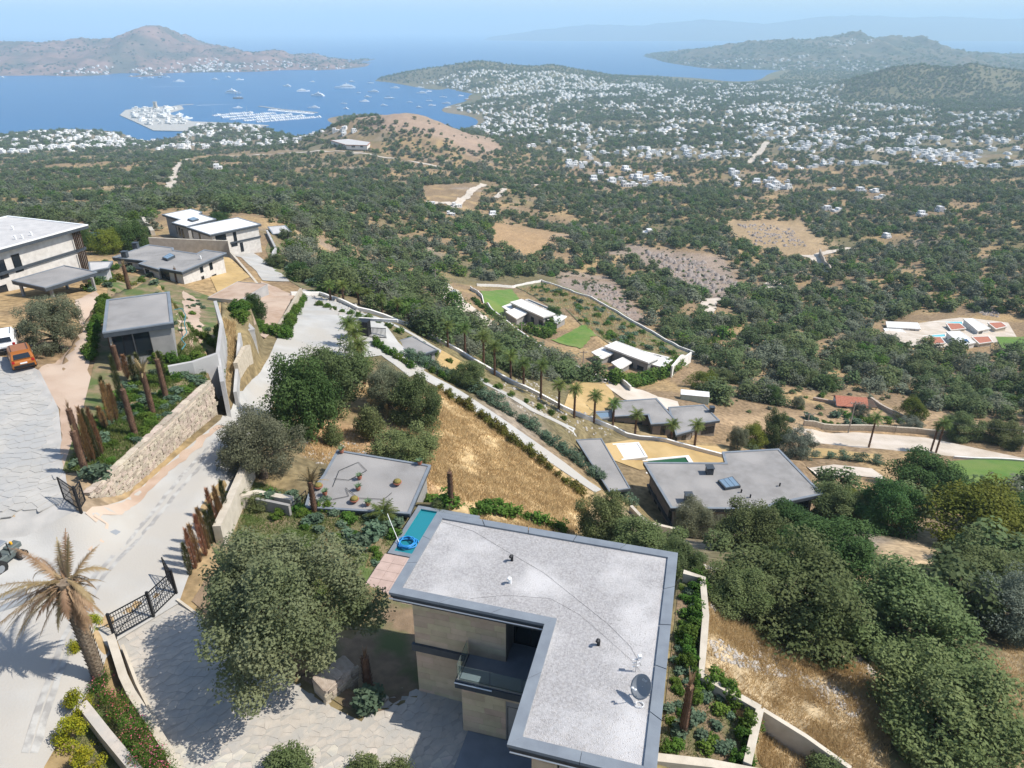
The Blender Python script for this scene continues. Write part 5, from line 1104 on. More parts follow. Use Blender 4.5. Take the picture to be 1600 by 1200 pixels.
def crown_mesh(name, m, seed, nclump, nleaf, leaf, zc=.51, rz=.49, cr=(.13, .22), asp=.6, low=.0, up=.35, hollow=.7, flat=1., shape=None):
    r = np.random.default_rng(seed)
    # clump centres over an uneven ellipsoid
    d = r.normal(size=(nclump, 3)); d /= np.linalg.norm(d, axis=1, keepdims=True); d[:, 2] = np.abs(d[:, 2])*np.where(r.random(nclump) < .72, 1, -.55)
    rad = r.uniform(.5, 1., nclump)[:, None]**.5; lob = 1+.20*np.sin(3*np.arctan2(d[:, 1], d[:, 0])+seed)[:, None]+.12*r.normal(size=(nclump, 1))
    C = d*rad*lob*np.array([.5, .5, rz])*np.array([.80, .80, .84]); C[:, 2] += zc
    if shape: C = shape(C, r)
    R_ = r.uniform(*cr, nclump)
    k = r.integers(0, nclump, nleaf); q = r.normal(size=(nleaf, 3)); q /= np.linalg.norm(q, axis=1, keepdims=True)
    rr = R_[k]*(hollow+(1-hollow)*r.random(nleaf)**.5)*(1+.18*r.normal(size=nleaf)); P = C[k]+q*rr[:, None]*np.array([1, 1, flat*.85])
    keep = P[:, 2] > low; P, q = P[keep], q[keep]
    nr = q*.6+r.normal(size=q.shape)*.5+np.array([0, 0, up]); nr /= np.linalg.norm(nr, axis=1, keepdims=True)
    lo, hi = np.percentile(P, 1.5, axis=0), np.percentile(P, 98.5, axis=0); sxy = 1/max(hi[0]-lo[0], hi[1]-lo[1]); off = np.array([(lo[0]+hi[0])/2, (lo[1]+hi[1])/2, lo[2]]); zs = (1-max(low, .03))/(hi[2]-lo[2])
    P = (P-off)*np.array([sxy, sxy, zs])+np.array([0, 0, max(low, .03)]); C = (C-off)*np.array([sxy, sxy, zs])+np.array([0, 0, max(low, .03)])
    V, F_ = quads_from(P, nr, leaf*r.uniform(.65, 1.35, len(P)), asp, r)
    return mesh_np(name, V, F_, m), C
def trunk_mesh(name, C, seed, r0=.035, h0=.2, lean=.03, nlimb=7, m='bark'):
    r = random.Random(seed); mb = MB(); top = Vector((r.uniform(-lean, lean), r.uniform(-lean, lean), h0))
    mb.tube([(0, 0, -.06), (top.x*.4, top.y*.4, h0*.45), top], [r0*1.25, r0, r0*.85], 7)
    for i in list(range(0, len(C), max(1, len(C)//nlimb)))[:nlimb]:
        e = Vector(C[i]); mid = top.lerp(e, .5)+Vector((0, 0, .04)); mb.tube([top-Vector((0, 0, .02)), mid, e], [r0*.6, r0*.4, r0*.12], 5, False)
    return mb.mesh(name, m, True)
PROTO = {}
def proto(key, m, seed, *a, bark=None, **k):
    cm, C = crown_mesh('crown_'+key, M[m], seed, *a, **k); PROTO[key] = (cm, trunk_mesh('trunk_'+key, C, seed, **(bark or {})))
proto('hero', 'leaf_hero', 11, 130, 62000, .0235, cr=(.07,.11), rz=.46, zc=.50, hollow=.72)
proto('oak', 'leaf_oak', 12, 75, 26000, .033, cr=(.085,.15)); proto('oak2', 'leaf_oak', 13, 70, 26000, .033, cr=(.08,.15), zc=.5, rz=.5); proto('deep', 'leaf_deep', 14, 80, 24000, .034, cr=(.08,.13), zc=.5, rz=.5)
proto('olive', 'leaf_olive', 15, 110, 30000, .033, cr=(.06,.12), asp=.35, bark=dict(r0=.045)); proto('grey', 'leaf_grey', 16, 90, 18000, .036, cr=(.06,.12), asp=.4); proto('lime', 'leaf_lime', 17, 75, 20000, .034, cr=(.08,.14)); proto('bush', 'leaf_oak', 18, 34, 6000, .06, zc=.42, rz=.5, cr=(.13,.22), low=-.05)
proto('bushgreen', 'leaf_bright', 19, 30, 3600, .06, zc=.42, rz=.5, cr=(.13,.22), low=-.05)
for k in range(4): proto('wood%d' % k, 'leaf_wood', 30+k, 26, 1500, .085, cr=(.12,.22), zc=.52, rz=.46, asp=.75, up=.9)
for k in range(2): proto('woodg%d' % k, 'leaf_wood_grey', 40+k, 28, 1500, .08, cr=(.11,.20), zc=.52, rz=.46, asp=.6, up=.9)
proto('woodl0', 'leaf_hedge', 45, 26, 1500, .085, cr=(.12,.22), zc=.52, rz=.46)
TREE_LABEL = {}
def place_tree(key, px, pyb, pyt, wpx, label, name='tree', cat='tree', group=None, base=None, rz=None, drop=None, lift=0.):
    u, v = (px-800)/FPX, ((pyb+pyt)/2-600)/FPX; th = PITCH+math.atan(v); k = .93; t = 22.
    while t < 3000:
        t *= 1.004; e_ = .9*(pyb-pyt)/2*t/FPX*math.cos(math.atan(v)); wd = .86*wpx*t/FPX; a = wd/2
        c = max(math.sqrt(max(e_*e_-(a*math.sin(th))**2, 0))/math.cos(th), .30*wd)*k
        x, y, z = u*t, (CP-v*SP)*t, CAMZ-(SP+v*CP)*t
        if z-c*1.1-lift <= float(H(x, y)): break
    b = Vector((x, y, float(H(x, y))-.05)); h = c*2.1
    e = empty(name, b, rz if rz is not None else random.uniform(0, 6.28), label, cat, group)
    for nm, me in (('crown', PROTO[key][0]), ('trunk', PROTO[key][1])): o = link(nm, me, e); o.scale = (wd, wd, h); o.location = (0, 0, lift)
    if lift: MB().tube([(.1,0,-.3),(0,.05,lift*.5),(0,0,lift+.1)], [.5,.36,.33], 9).build('trunk', 'bark', e, smooth=True)
    return e
TREES = [
 ('hero',452,1055,812,278,'great grey green oak spreading over the driveway','oak_tree'),
 ('olive',402,752,634,134,'broad grey green olive beside the concrete road','olive_tree'),
 ('deep',470,690,550,112,'dense dark green round tree behind the olive','evergreen_tree'),
 ('oak2',522,640,532,120,'loose grey green oak behind the dark round tree','oak_tree'),
 ('olive',608,642,566,84,'pale olive tree at the top of the dry field','olive_tree'),
 ('oak',655,668,578,86,'rounded olive green oak beside the dry field','oak_tree'),
 ('oak2',636,742,664,112,'wide oak standing behind the annex roof','oak_tree'),
 ('oak',940,858,767,88,'lone dark oak at the foot of the dry field','oak_tree'),
 ('olive',1086,848,776,76,'open olive with forked trunk before the pool villa','olive_tree'),
 ('oak',1168,868,776,112,'dark oak crowding the pool villa corner','oak_tree'),
 ('oak2',1245,1010,838,235,'huge dark oak above the rubble slope','oak_tree'),
 ('oak',1150,960,880,110,'grey green oak shrubbing up beside the garden wall','oak_tree'),
 ('oak',1420,1045,900,225,'broad olive green oak in the middle of the right slope','oak_tree'),
 ('oak',1475,1200,1020,240,'large dark oak at the lower end of the rubble','oak_tree'),
 ('deep',1305,905,812,150,'bright green tree behind the huge dark oak','evergreen_tree'),
 ('deep',1390,835,745,100,'dark evergreen beside the villa drive','evergreen_tree'),
 ('oak',1310,815,745,92,'dark oak hiding the pool villa end','oak_tree'),
 ('deep',1455,785,700,115,'tall dark evergreen before the large lawn','evergreen_tree'),
 ('lime',1535,860,772,185,'yellow green spreading tree below the lawn','broadleaf_tree'),
 ('deep',1590,840,770,120,'dark green tree at the lawn corner','evergreen_tree'),
 ('oak2',1530,920,860,150,'low oak behind the bare dirt patch','oak_tree'),
 ('grey',1585,1010,880,140,'silvery grey olive on the right slope','olive_tree'),
 ('lime',1330,800,775,70,'small yellowish tree among the dark oaks','broadleaf_tree'),
 ('olive',75,548,458,100,'round olive beside the parked cars','olive_tree'),
 ('deep',397,504,458,36,'small dark tree against the concrete wall','evergreen_tree'),
 ('oak',1215,705,640,42,'slim dark tree beside the split villa','oak_tree'),
 ('grey',1247,720,664,58,'grey green olive below the lower road','olive_tree'),
 ('lime',1178,702,662,46,'bright green tree at the end of the split villa','broadleaf_tree'),
 ('olive',1155,705,665,34,'thin grey olive beside the split villa','olive_tree'),
 ('oak',1575,700,655,70,'brownish oak beside the lower road bend','oak_tree'),
 ('oak',1505,690,640,60,'dark oak behind the lower road wall','oak_tree'),
 ('grey',1425,672,650,36,'small grey olive beside the road wall','olive_tree'),
 ('lime',1428,660,620,46,'light green tree behind the hut drive','broadleaf_tree'),
 ('olive',1128,628,598,38,'small olive among the dry plots','olive_tree'),
 ('lime',1100,610,582,50,'yellow green shrub tree beside the white screen','broadleaf_tree'),
 ('deep',865,505,478,30,'dark tree at the corner of the upper white villa','evergreen_tree'),
 ('oak',730,610,560,60,'oak between palm path and flat pavilion','oak_tree') ,
 ('oak',1010,870,815,120,'low oak below the lane end','oak_tree'),
 ('oak2',1065,905,845,90,'scrubby oak behind the house roof corner','oak_tree'),
 ('deep',340,355,330,40,'dark shrub tree behind the long villa','evergreen_tree'),
 ('deep',1240,850,790,110,'green oak between villa and huge dark oak','evergreen_tree'),
]
for key, px, pb, pt, wp, lab, nm in TREES: place_tree(key, px, pb, pt, wp, lab, nm, lift=2.2 if key == 'hero' else .5 if wp > 80 else 0)
for key, px, pb, pt, wp, lab, nm in (('olive',1180,625,598,26,'young olive on the dry garden plot','olive_tree'),('grey',1165,612,592,22,'small grey olive beside the garden strip','olive_tree'),('deep',1205,632,600,30,'slim dark tree by the vegetable strip','evergreen_tree'),('olive',1248,640,618,22,'little olive before the red hut','olive_tree'),('oak',1260,605,578,40,'round oak above the dry plots','oak_tree'),
    ('deep',1290,612,585,34,'dark tree behind the red hut','evergreen_tree'),('oak',1135,600,575,40,'oak at the edge of the dry plots','oak_tree'),('grey',1345,655,628,30,'grey tree half hiding the brown lean-to','olive_tree'),('deep',125,395,350,60,'leafy bush tree behind the upper house','evergreen_tree'),('lime',165,400,358,50,'light green bush tree behind the solar panels','broadleaf_tree'),('deep',205,395,345,60,'dark bush tree behind the grey villa chimneys','evergreen_tree'),('oak',430,420,395,34,'oak on the grassy bank corner','oak_tree'),('deep',465,440,408,40,'dark oak below the grassy bank','evergreen_tree')): place_tree(key, px, pb, pt, wp, lab, nm)
for px, pb, pt, wp, lab in ((578,690,632,52,'leafy dark bush on the earth bank'),(520,700,660,36,'small bush on the orange bank'),(405,802,770,40,'bush against the road wall'),(1290,1230,1170,60,'weedy bush below the rubble'),
    (448,1235,1158,80,'leafy bush rising from the court edge'),(565,1240,1172,70,'second leafy bush at the court edge'),(620,1245,1180,60,'third leafy bush beside the entrance slab'),(690,800,778,34,'dark bush behind the gravel roof')):
    place_tree('bush', px, pb, pt, wp, lab, 'bush', 'bush')
# ------------------------------------------------------------------ cypresses, palms, stumps
def cypress_mesh(name, m, seed):
    r = np.random.default_rng(seed); n = 1500; t = r.random(n)**.9; a = r.random(n)*6.283; rad = (.5*np.sin(np.pi*np.clip(t*.93+.07, 0, 1))**.6*(1-t*.35))*(.55+.45*r.random(n))
    P = np.stack([rad*np.cos(a), rad*np.sin(a), t], 1); nr = np.stack([np.cos(a), np.sin(a), r.normal(size=n)*.3], 1); nr /= np.linalg.norm(nr, axis=1, keepdims=True)
    P_ = P; s = r.uniform(.7, 1.3, n); u = np.stack([np.cos(a)*.2, np.sin(a)*.2, np.full(n, .045)], 1)*s[:, None]; b = np.cross(nr, u/np.linalg.norm(u, axis=1, keepdims=True))*.11*s[:, None]
    V = np.stack([P_-b, P_+b, P_+u*1.6], 1).reshape(-1, 3); return mesh_np(name, V, np.arange(3*n).reshape(-1, 3), M[m])
CYB = [cypress_mesh('cypress_dry', 'leaf_brown', 60+k) for k in range(2)]; CYG = [cypress_mesh('cypress_green', 'leaf_cypress', 70+k) for k in range(2)]
def cypress(px, pb, pt, wpx, brown, where, drop=None):
    b = at_z(px, pb, drop) if drop else G(px, pb); d = b.y*CP-(b.z-CAMZ)*SP; h = height_at(b, pt); wd = wpx*d/FPX
    e = empty('cypress', b, random.uniform(0, 6), ('dried out brown columnar cypress ' if brown else 'olive green columnar cypress ')+where, 'cypress', ('brown' if brown else 'green')+' cypresses '+where)
    o = link('foliage', random.choice(CYB if brown else CYG), e); o.scale = (wd, wd, h); o.rotation_euler = (random.uniform(-.05,.05), random.uniform(-.05,.05), 0)
    t = link('stem', MB().tube([(0,0,-.2),(0,0,h*.7)], [.06,.02], 5).mesh('stem', 'bark'), e)
for px, pb, pt, br in ((356,815,752,0),(347,822,760,1),(340,833,765,1),(336,846,790,0),(326,858,795,1),(322,868,806,1),(313,878,820,1),(306,888,828,1),(298,898,850,0),(352,826,775,1),(331,850,800,0)):
    cypress(px, pb, pt, 10, br, 'lining the garden wall by the road')
for px, pb, pt, br in ((190,628,558,0),(222,597,553,0),(210,595,558,0),(256,594,550,0),(175,660,600,1),(182,655,602,1),(160,708,640,1),(155,714,640,0),(147,718,640,1),(165,668,636,1),(200,590,556,1),(170,640,590,0),(140,720,650,1),(152,700,650,1)):
    cypress(px, pb, pt, 10, br, 'on the planted terrace', 27.0)
def frond_strip(V, F_, base, d0, L, droop, nseg, leaf, r, rach=.03, pair=2):
    """a feather frond: rachis + leaflets; d0 start direction"""
    p = Vector(base); d = Vector(d0).normalized(); side = d.cross(Vector((0,0,1)));
    if side.length < .05: side = Vector((1,0,0))
    side.normalize(); st = L/nseg; prev = p.copy()
    for k in range(nseg):
        d = (d+Vector((0,0,-droop/nseg))).normalized(); q = prev+d*st; w_ = rach*(1-k/nseg*.7); i = len(V)
        V += [prev-side*w_, prev+side*w_, q+side*w_*.9, q-side*w_*.9]; F_ += [(i,i+1,i+2,i+3)]
        for j in range(pair):
            b = prev.lerp(q, (j+.5)/pair); ll = leaf*math.sin(math.pi*min(1, (k+.6)/nseg*.9+.1))*r.uniform(.75, 1.15)
            for s in (-1, 1):
                tip = b+(side*s*.75+d*.55+Vector((0,0,-.35*r.uniform(.3,1.4)))).normalized()*ll; wv = d*(.022+.012*r.random()); i = len(V); V += [b-wv, b+wv, tip]; F_ += [(i,i+1,i+2)]
        prev = q
def palm_trunk(h, r0, r1, m, seed, scale_k=18, wob=.0):
    """trunk with overlapping leaf-base scales"""
    r = random.Random(seed); mb = MB(); n = 9; mb.tube([(wob*math.sin(k/n*3), 0, h*k/n-.15*(k == 0)) for k in range(n+1)], [r0+(r1-r0)*k/n for k in range(n+1)], 10)
    rows = int(h*scale_k/3)
    for i in range(rows):
        z = h*i/rows; rr = r0+(r1-r0)*z/h
        for k in range(9):
            a = 6.283*k/9+i*.35; c, s = math.cos(a), math.sin(a); t = (-s, c); wv = rr*.30; o = rr*.95; q = rr*1.22+r.uniform(0,.03); hh = h/rows*1.5; x0 = wob*math.sin(z/h*3)
            mb.add([(x0+c*o+t[0]*wv, s*o+t[1]*wv, z),(x0+c*o-t[0]*wv, s*o-t[1]*wv, z),(x0+c*q, s*q, z+hh)], [(0,1,2)])
    return mb.mesh('trunk', m)
# the great dead date palm by the road
def dead_palm():
    b = at_z(157,1062,30.0); h = height_at(b, 905)*.98; e = empty('dead_palm', b, 0, 'tall dead date palm with drooping tan fronds by the road', 'palm')
    link('trunk', palm_trunk(h, .30, .36, 'palm_bark_grey', 4, 22), e); r = random.Random(9); top = Vector((0,0,h))
    specs = [(math.pi*(.68+.58*r.random()), r.uniform(-.35,.45), r.uniform(3.0,4.8), r.uniform(.7,1.5)) for _ in range(40)]
    specs += [(r.uniform(0, 6.28), r.uniform(-1.3,-.7), r.uniform(1.8,2.8), r.uniform(.3,.8)) for _ in range(14)]
    specs += [(r.uniform(0, 6.28), r.uniform(-.3,.2), r.uniform(1.5,2.4), r.uniform(1.2,2.6)) for _ in range(16)]
    specs += [(R(100),1.15,2.6,.5),(R(75),1.3,2.3,.4),(R(60),1.0,2.2,1.0),(R(25),.85,2.0,1.9),(R(120),1.0,2.5,.6),(R(160),.9,3.0,.8)]
    for a, el, L, dr in specs:
        V = []; F_ = []; d = Vector((math.cos(a)*math.cos(el), math.sin(a)*math.cos(el), math.sin(el)))
        frond_strip(V, F_, top+Vector((math.cos(a)*.2, math.sin(a)*.2, r.uniform(-.7,.15))), d, L, dr, 12, .42, r, .035, 4); MB().add(V, F_).build('frond', 'frond_dead', e)
    V = []; F_ = []
    for k in range(130):
        a = r.uniform(0, 6.28); z = h-r.uniform(0, 1.6); p = Vector((math.cos(a)*.36, math.sin(a)*.36, z)); tip = p+Vector((math.cos(a)*r.uniform(.15,.5), math.sin(a)*r.uniform(.15,.5), r.uniform(-.6,.35))); s = Vector((-math.sin(a), math.cos(a), 0))*.05; i = len(V); V += [p-s, p+s, tip+s*.5, tip-s*.5]; F_ += [(i,i+1,i+2,i+3)]
    MB().add(V, F_).build('leaf_bases', 'frond_dead', e)
dead_palm()
TRK = [palm_trunk(1, .075, .06, 'palm_bark', 20+k, 60) for k in range(2)]
def tuft_mesh(seed, n, L, el0, m):
    r = random.Random(seed); V = []; F_ = []
    for k in range(n):
        a = r.uniform(0, 6.28); el = r.uniform(*el0); d = Vector((math.cos(a)*math.cos(el), math.sin(a)*math.cos(el), math.sin(el))); frond_strip(V, F_, (0,0,0), d, L*r.uniform(.6,1.1), .7, 5, L*.16, r, .05*L, 2)
    return MB().add(V, F_).mesh('fronds', m)
TUFT_D = [tuft_mesh(80+k, 18, 1., (.5,1.45), 'frond_dead') for k in range(2)]
def stump(px, pb, pt, label, tuft=1.0, drop=None, wide=1.0):
    b = at_z(px, pb, drop) if drop else G(px, pb); h = height_at(b, pt); e = empty('dead_palm', b, random.uniform(0,6), label, 'palm')
    t = link('trunk', random.choice(TRK), e); hh = h*(.78 if tuft else 1); t.scale = (3.0*wide, 3.0*wide, hh)
    f = link('dry_fronds', random.choice(TUFT_D), e); f.location = (0,0,hh-.05); s = max(.5, h*.28)*max(tuft, .6); f.scale = (s*.55*max(tuft,.5), s*.55*max(tuft,.5), s)
for px, pb, pt, lab, tf, dr in ((180,557,500,'dead palm trunk in front of the garden pavilion',.4,26.8),(258,614,546,'dead palm trunk with tufted top above the stone wall',.6,27),(237,637,566,'dead palm trunk with pale bristling fronds on the terrace',1.5,27),(209,672,590,'tall thin dead palm trunk among terrace weeds',.3,27),
    (134,738,655,'dead palm trunk leaning over the court gate bed',.7,27),(128,706,620,'dead palm with tan tuft beside the court',.7,26.9),(202,452,404,'tan dead palm in front of the grey villa',.9,None),(277,441,413,'short dead palm at the grey villa corner',.7,None),(186,575,530,'split dead palm stump in the terrace weeds',.3,26.8),
    (492,802,738,'dead palm with broken pale fronds beside the annex',1.6,32.9),(705,793,722,'thin dead palm trunk behind the gravel roof',.4,None),(1066,1150,1048,'dead palm with tan skirt in the right garden bed',.9,32.6),(577,1085,1010,'dead palm trunk in the shade of the house',.9,31.6)):
    stump(px, pb, pt, lab, tf, dr)
# living palms
def live_palm_meshes(seed):
    r = random.Random(seed); V = []; F_ = []; g = (math.pi*(3-5**.5))
    for k in range(22): el = 1.2-1.35*k/22; a = k*g; frond_strip(V, F_, (0,0,0), (math.cos(a)*math.cos(el), math.sin(a)*math.cos(el), math.sin(el)), 1.0*r.uniform(.8,1.1), 1.1, 5, .42, r, .03, 3)
    V2 = []; F2 = []
    for k in range(16): a = k*g; frond_strip(V2, F2, (0,0,-.05), (math.cos(a)*.5, math.sin(a)*.5, -.5), .6*r.uniform(.7,1.1), .8, 4, .26, r, .03, 2)
    return MB().add(V, F_).mesh('fronds', 'palm_leaf'), MB().add(V2, F2).mesh('dry_skirt', 'frond_dead')
PALM = [live_palm_meshes(90+k) for k in range(3)]
def palm(px, pb, pt, label, group, crown=1.55):
    b = G(px, pb); h = height_at(b, pt); e = empty('palm_tree', b, random.uniform(0,6), label, 'palm', group); k = random.randrange(3)
    t = link('trunk', TRK[k % 2], e); t.scale = (2.4, 2.4, max(.5, h-crown*.35)); z = max(.5, h-crown*.35)
    for nm, me in (('fronds', PALM[k][0]), ('dry_skirt', PALM[k][1])): o = link(nm, me, e); o.location = (0,0,z-.05); o.scale = (crown,)*3
for px, pt, pb in ((773,535,587),(798,550,597),(818,562,607),(845,565,623),(873,595,640),(897,602,653),(928,613,660),(957,625,670),(992,642,680),(1048,658,690),(1085,658,697),(756,520,573),(727,507,555),(700,503,543),(517,440,470),(537,440,472),(561,445,476),(576,452,480),(597,460,488),(622,467,497),(639,475,511),(661,480,519),(680,499,531)):
    palm(px, pb, pt, 'slender fan palm with brown skirt in the row along the white path', 'fan palms along the white path', 1.6 if px > 690 else 1.5)
palm(1357,700,648,'lone fan palm beside the lower road gate',None,1.9); palm(1462,708,656,'twin stemmed fan palm beside the lower road',None,1.9); palm(1454,706,662,'shorter stem of the twin fan palm pair',None,1.5)
for k, (px, pb, pt) in enumerate(((548,545,497),(558,562,512),(566,585,530),(552,530,500),(570,600,560),(560,575,540))): palm(px, pb, pt, 'low bushy fan palm on the road island', 'bushy palms on the road island', 1.7)
palm(372,790,770,'small spiky palm inside the road wall',None,1.1); palm(600,815,792,'broad green sago palm at the garden edge',None,1.4)
# ------------------------------------------------------------------ hedges and shrubs
def shrub_mesh(key, m, seed, n, leaf, **k): PROTO[key] = crown_mesh('shrub_'+key, M[m], seed, 16, n, leaf, zc=.45, rz=.5, cr=(.16,.26), low=-.05, **k)[0]
shrub_mesh('sh_hedge', 'leaf_hedge', 101, 1300, .12); shrub_mesh('sh_yellow', 'leaf_yellowish', 102, 700, .15); shrub_mesh('sh_oleander', 'leaf_glauc', 103, 900, .13, asp=.4); shrub_mesh('sh_gold', 'leaf_gold', 104, 2600, .075); shrub_mesh('sh_glauc', 'leaf_glauc', 105, 420, .24, asp=.7); shrub_mesh('sh_green', 'leaf_bright', 106, 600, .18); shrub_mesh('sh_dark', 'leaf_oak', 107, 900, .13)
def shrub(key, p, wd, h, label, group, name='shrub', cat='shrub'):
    me = PROTO[key]; o = link(name, me); o.location = p; o.rotation_euler = (0,0,random.uniform(0,6.28)); o.scale = (wd, wd, h); tag(o, label, cat, group); return o
def shrub_row(key, pix, step, wd, h, label, group, jit=.25, name='hedge_shrub', drop=None):
    pl = resample(gxy(pix) if drop is None else [tuple(at_z(x, y, drop))[:2] for x, y in pix], step)
    for x, y in pl:
        s = random.uniform(1-jit, 1+jit); x += random.uniform(-.2,.2); y += random.uniform(-.2,.2); shrub(key, (x, y, float(H(x, y))-.05), wd*s, h*s, label, group, name)
shrub_row('sh_yellow', [(688,612),(747,651),(800,692),(858,736),(908,774)], .95, 1.35, 1.25, 'yellow brown shrub in the row edging the dry field', 'yellowish shrubs edging the lane')
shrub_row('sh_oleander', [(640,560),(700,589),(760,626),(800,650),(860,693),(900,722),(985,788)], 1.05, 2.0, 1.4, 'green oleander in the hedge on the far side of the lane', 'oleanders along the lane')
shrub_row('sh_hedge', [(262,446),(300,452),(332,470),(338,505),(330,548),(290,556),(248,558)], .8, 1.1, 1.0, 'leafy hedge shrub around the pavilion garden', 'pavilion garden hedge', drop=26.8)
shrub_row('sh_hedge', [(163,470),(150,520),(140,560)], .9, 1.1, .9, 'leafy shrub along the pavilion side', 'pavilion side shrubs', drop=26.7)
shrub_row('sh_yellow', [(185,425),(215,432),(262,448)], 1.0, 1.5, 1.3, 'yellow tipped hedge shrub before the grey villa', 'grey villa hedge', drop=31)
shrub_row('sh_hedge', [(1092,905),(1088,960),(1078,1000),(1070,1045)], .7, 1.0, 1.0, 'leafy hedge shrub inside the right garden wall', 'right garden hedge')
shrub_row('sh_hedge', [(1090,1065),(1130,1085),(1168,1112),(1160,1160),(1150,1190)], .7, 1.1, 1.0, 'leafy hedge shrub along the bent garden wall', 'bent wall hedge')
shrub_row('sh_green', [(668,785),(700,792),(760,800),(820,812),(880,830)], 1.0, 1.5, 1.1, 'bright green shrub behind the gravel roof', 'shrubs behind the gravel roof')
shrub_row('sh_hedge', [(472,470),(455,500),(448,530)], 1.1, 1.5, 1.2, 'green shrub at the foot of the junction wall', 'junction wall shrubs')
shrub_row('sh_hedge', [(588,538),(605,552),(640,575)], .9, 1.3, 1.1, 'green shrub on the bank below the booth', 'booth bank shrubs'); shrub_row('sh_hedge', [(650,565),(690,590),(740,612)], 1.1, 1.4, 1.1, 'shrub along the pavilion lane', 'pavilion lane shrubs')
shrub_row('sh_hedge', [(375,500),(405,510),(430,525)], 1.2, 1.8, 1.3, 'leafy shrub on the bank by the concrete chamber', 'chamber bank shrubs')
shrub_row('sh_oleander', [(1255,712),(1320,718),(1370,726)], 2.0, 2.2, 1.4, 'loose hedge shrub below the lower road', 'lower road hedge'); shrub_row('sh_hedge', [(500,478),(560,496),(640,530),(720,575),(800,620),(880,655)], 1.8, 1.2, .8, 'low shrub along the palm wall', 'palm wall shrubs')
shrub_row('sh_green', [(815,515),(850,528),(870,505)], 1.8, 3.2, 2.6, 'lush green shrub around the upper white villa', 'upper villa shrubs'); shrub_row('sh_green', [(960,598),(1000,600),(1045,585),(1065,570)], 1.8, 3.2, 2.4, 'lush green shrub around the lower white villa', 'lower villa shrubs')
shrub_row('sh_hedge', [(740,470),(790,512),(850,548),(910,585)], 2.2, 2.0, 1.4, 'green shrub inside the lane wall', 'lane wall shrubs')
for px, py, wd, lab in ((127,1112,1.15,'golden conifer shrub at the wall end by the road'),(114,1160,1.25,'largest golden conifer shrub on the grass strip'),(141,1205,1.2,'golden conifer shrub at the foot of the grass strip'),(121,1025,.9,'golden conifer shrub beside the dead palm trunk'),(147,985,.9,'golden green conifer shrub behind the dead palm')):
    p = at_z(px, py, 30.0); shrub('sh_gold', p, wd, wd*1.15, lab, None, 'golden_shrub')
sheet('grass_strip', [(150,1060),(163,1075),(215,1150),(275,1260),(100,1290),(120,1130)], 'bed', .5, .06, 'grass strip between road and driveway')
def oleander(p, s, k):
    e = empty('oleander', p, random.uniform(0,6), 'pink flowering oleander bush between the two low walls', 'shrub', 'pink oleanders by the driveway'); o = link('foliage', PROTO['sh_oleg'], e); o.scale = (s, s, s*.95); o = link('blossom', PROTO['sh_pink'], e, kind='stuff'); o.scale = (s, s, s*.95)
shrub_mesh('sh_oleg', 'leaf_hedge', 108, 1500, .10, asp=.3); PROTO['sh_pink'] = crown_mesh('flowers', M['petal_pink'], 109, 16, 130, .075, zc=.52, rz=.5, cr=(.2,.28), hollow=.95, low=.2)[0]
for px, py in ((158,1078),(172,1098),(188,1118),(202,1128),(214,1150),(228,1165),(240,1188),(250,1205),(205,1160),(225,1195),(262,1230)): oleander(at_z(px, py, 30.3), random.uniform(.9,1.25), 0)
# low plants in the beds
def scatter_px(pix, n, seed, mind=.5):
    poly = gxy(pix); r = random.Random(seed); xs = [p[0] for p in poly]; ys = [p[1] for p in poly]; out = []
    for _ in range(n*40):
        x, y = r.uniform(min(xs), max(xs)), r.uniform(min(ys), max(ys))
        if bool(in_poly(np.array([x]), np.array([y]), poly)[0]) and all((x-a)**2+(y-b)**2 > mind*mind for a, b in out): out.append((x, y))
        if len(out) >= n: break
    return out
for pix, n, lab, grp, sd, sz in (([(150,740),(178,735),(322,605),(320,570),(250,575),(190,600),(150,650),(110,735)], 90, 'low leafy plant growing on the planted terrace', 'terrace plants', 1, .9), ([(270,450),(330,480),(330,545),(280,550)], 26, 'low leafy plant in the pavilion garden', 'pavilion garden plants', 2, .8),
    ([(400,760),(470,775),(640,802),(590,890),(540,860),(400,800)], 46, 'low leafy plant in the pool garden', 'pool garden plants', 3, .9), ([(1066,905),(1090,910),(1075,1060),(1150,1110),(1140,1180),(1035,1180),(1050,1040)], 44, 'low leafy plant in the right garden bed', 'right garden plants', 4, .75), ([(190,430),(260,450),(250,470),(165,465)], 24, 'low leafy plant below the grey villa', 'grey villa bed plants', 5, 1.0),
    ([(160,412),(178,404),(240,425),(262,445),(190,428),(165,440)], 40, 'leafy garden plant beside the grey villa path', 'grey villa path plants', 7, 1.3), ([(120,475),(150,455),(165,440),(160,430),(100,465)], 14, 'leafy plant beside the carport soil', 'carport plants', 8, 1.2),
    ([(812,452),(860,446),(955,486),(1070,560),(1040,556),(920,515),(860,478)], 90, 'weedy tussock in the walled grassy plot', 'walled plot tussocks', 9, 2.4), ([(1190,655),(1300,650),(1430,655),(1420,668),(1260,662)], 24, 'tussock on the dry plots beside the hut', 'hut plot tussocks', 10, 1.8),
    ([(430,385),(505,445),(510,465),(470,445),(425,400)], 26, 'green tussock on the ridge bank', 'ridge bank tussocks', 6, 2.2)):
    for x, y in scatter_px(pix, n, sd, .45):
        k = random.choice(('sh_glauc','sh_glauc','sh_green','sh_hedge')); s = sz*random.uniform(.6,1.3); col_ = {'sh_glauc': 'blue green ', 'sh_green': 'bright green ', 'sh_hedge': 'mid green '}[k]
        shrub(k, (x, y, float(H(x, y))+.02), s, s*.55, col_+lab, col_+grp, *(('tussock', 'grass') if 'tussock' in lab else ('low_plant', 'plant')))
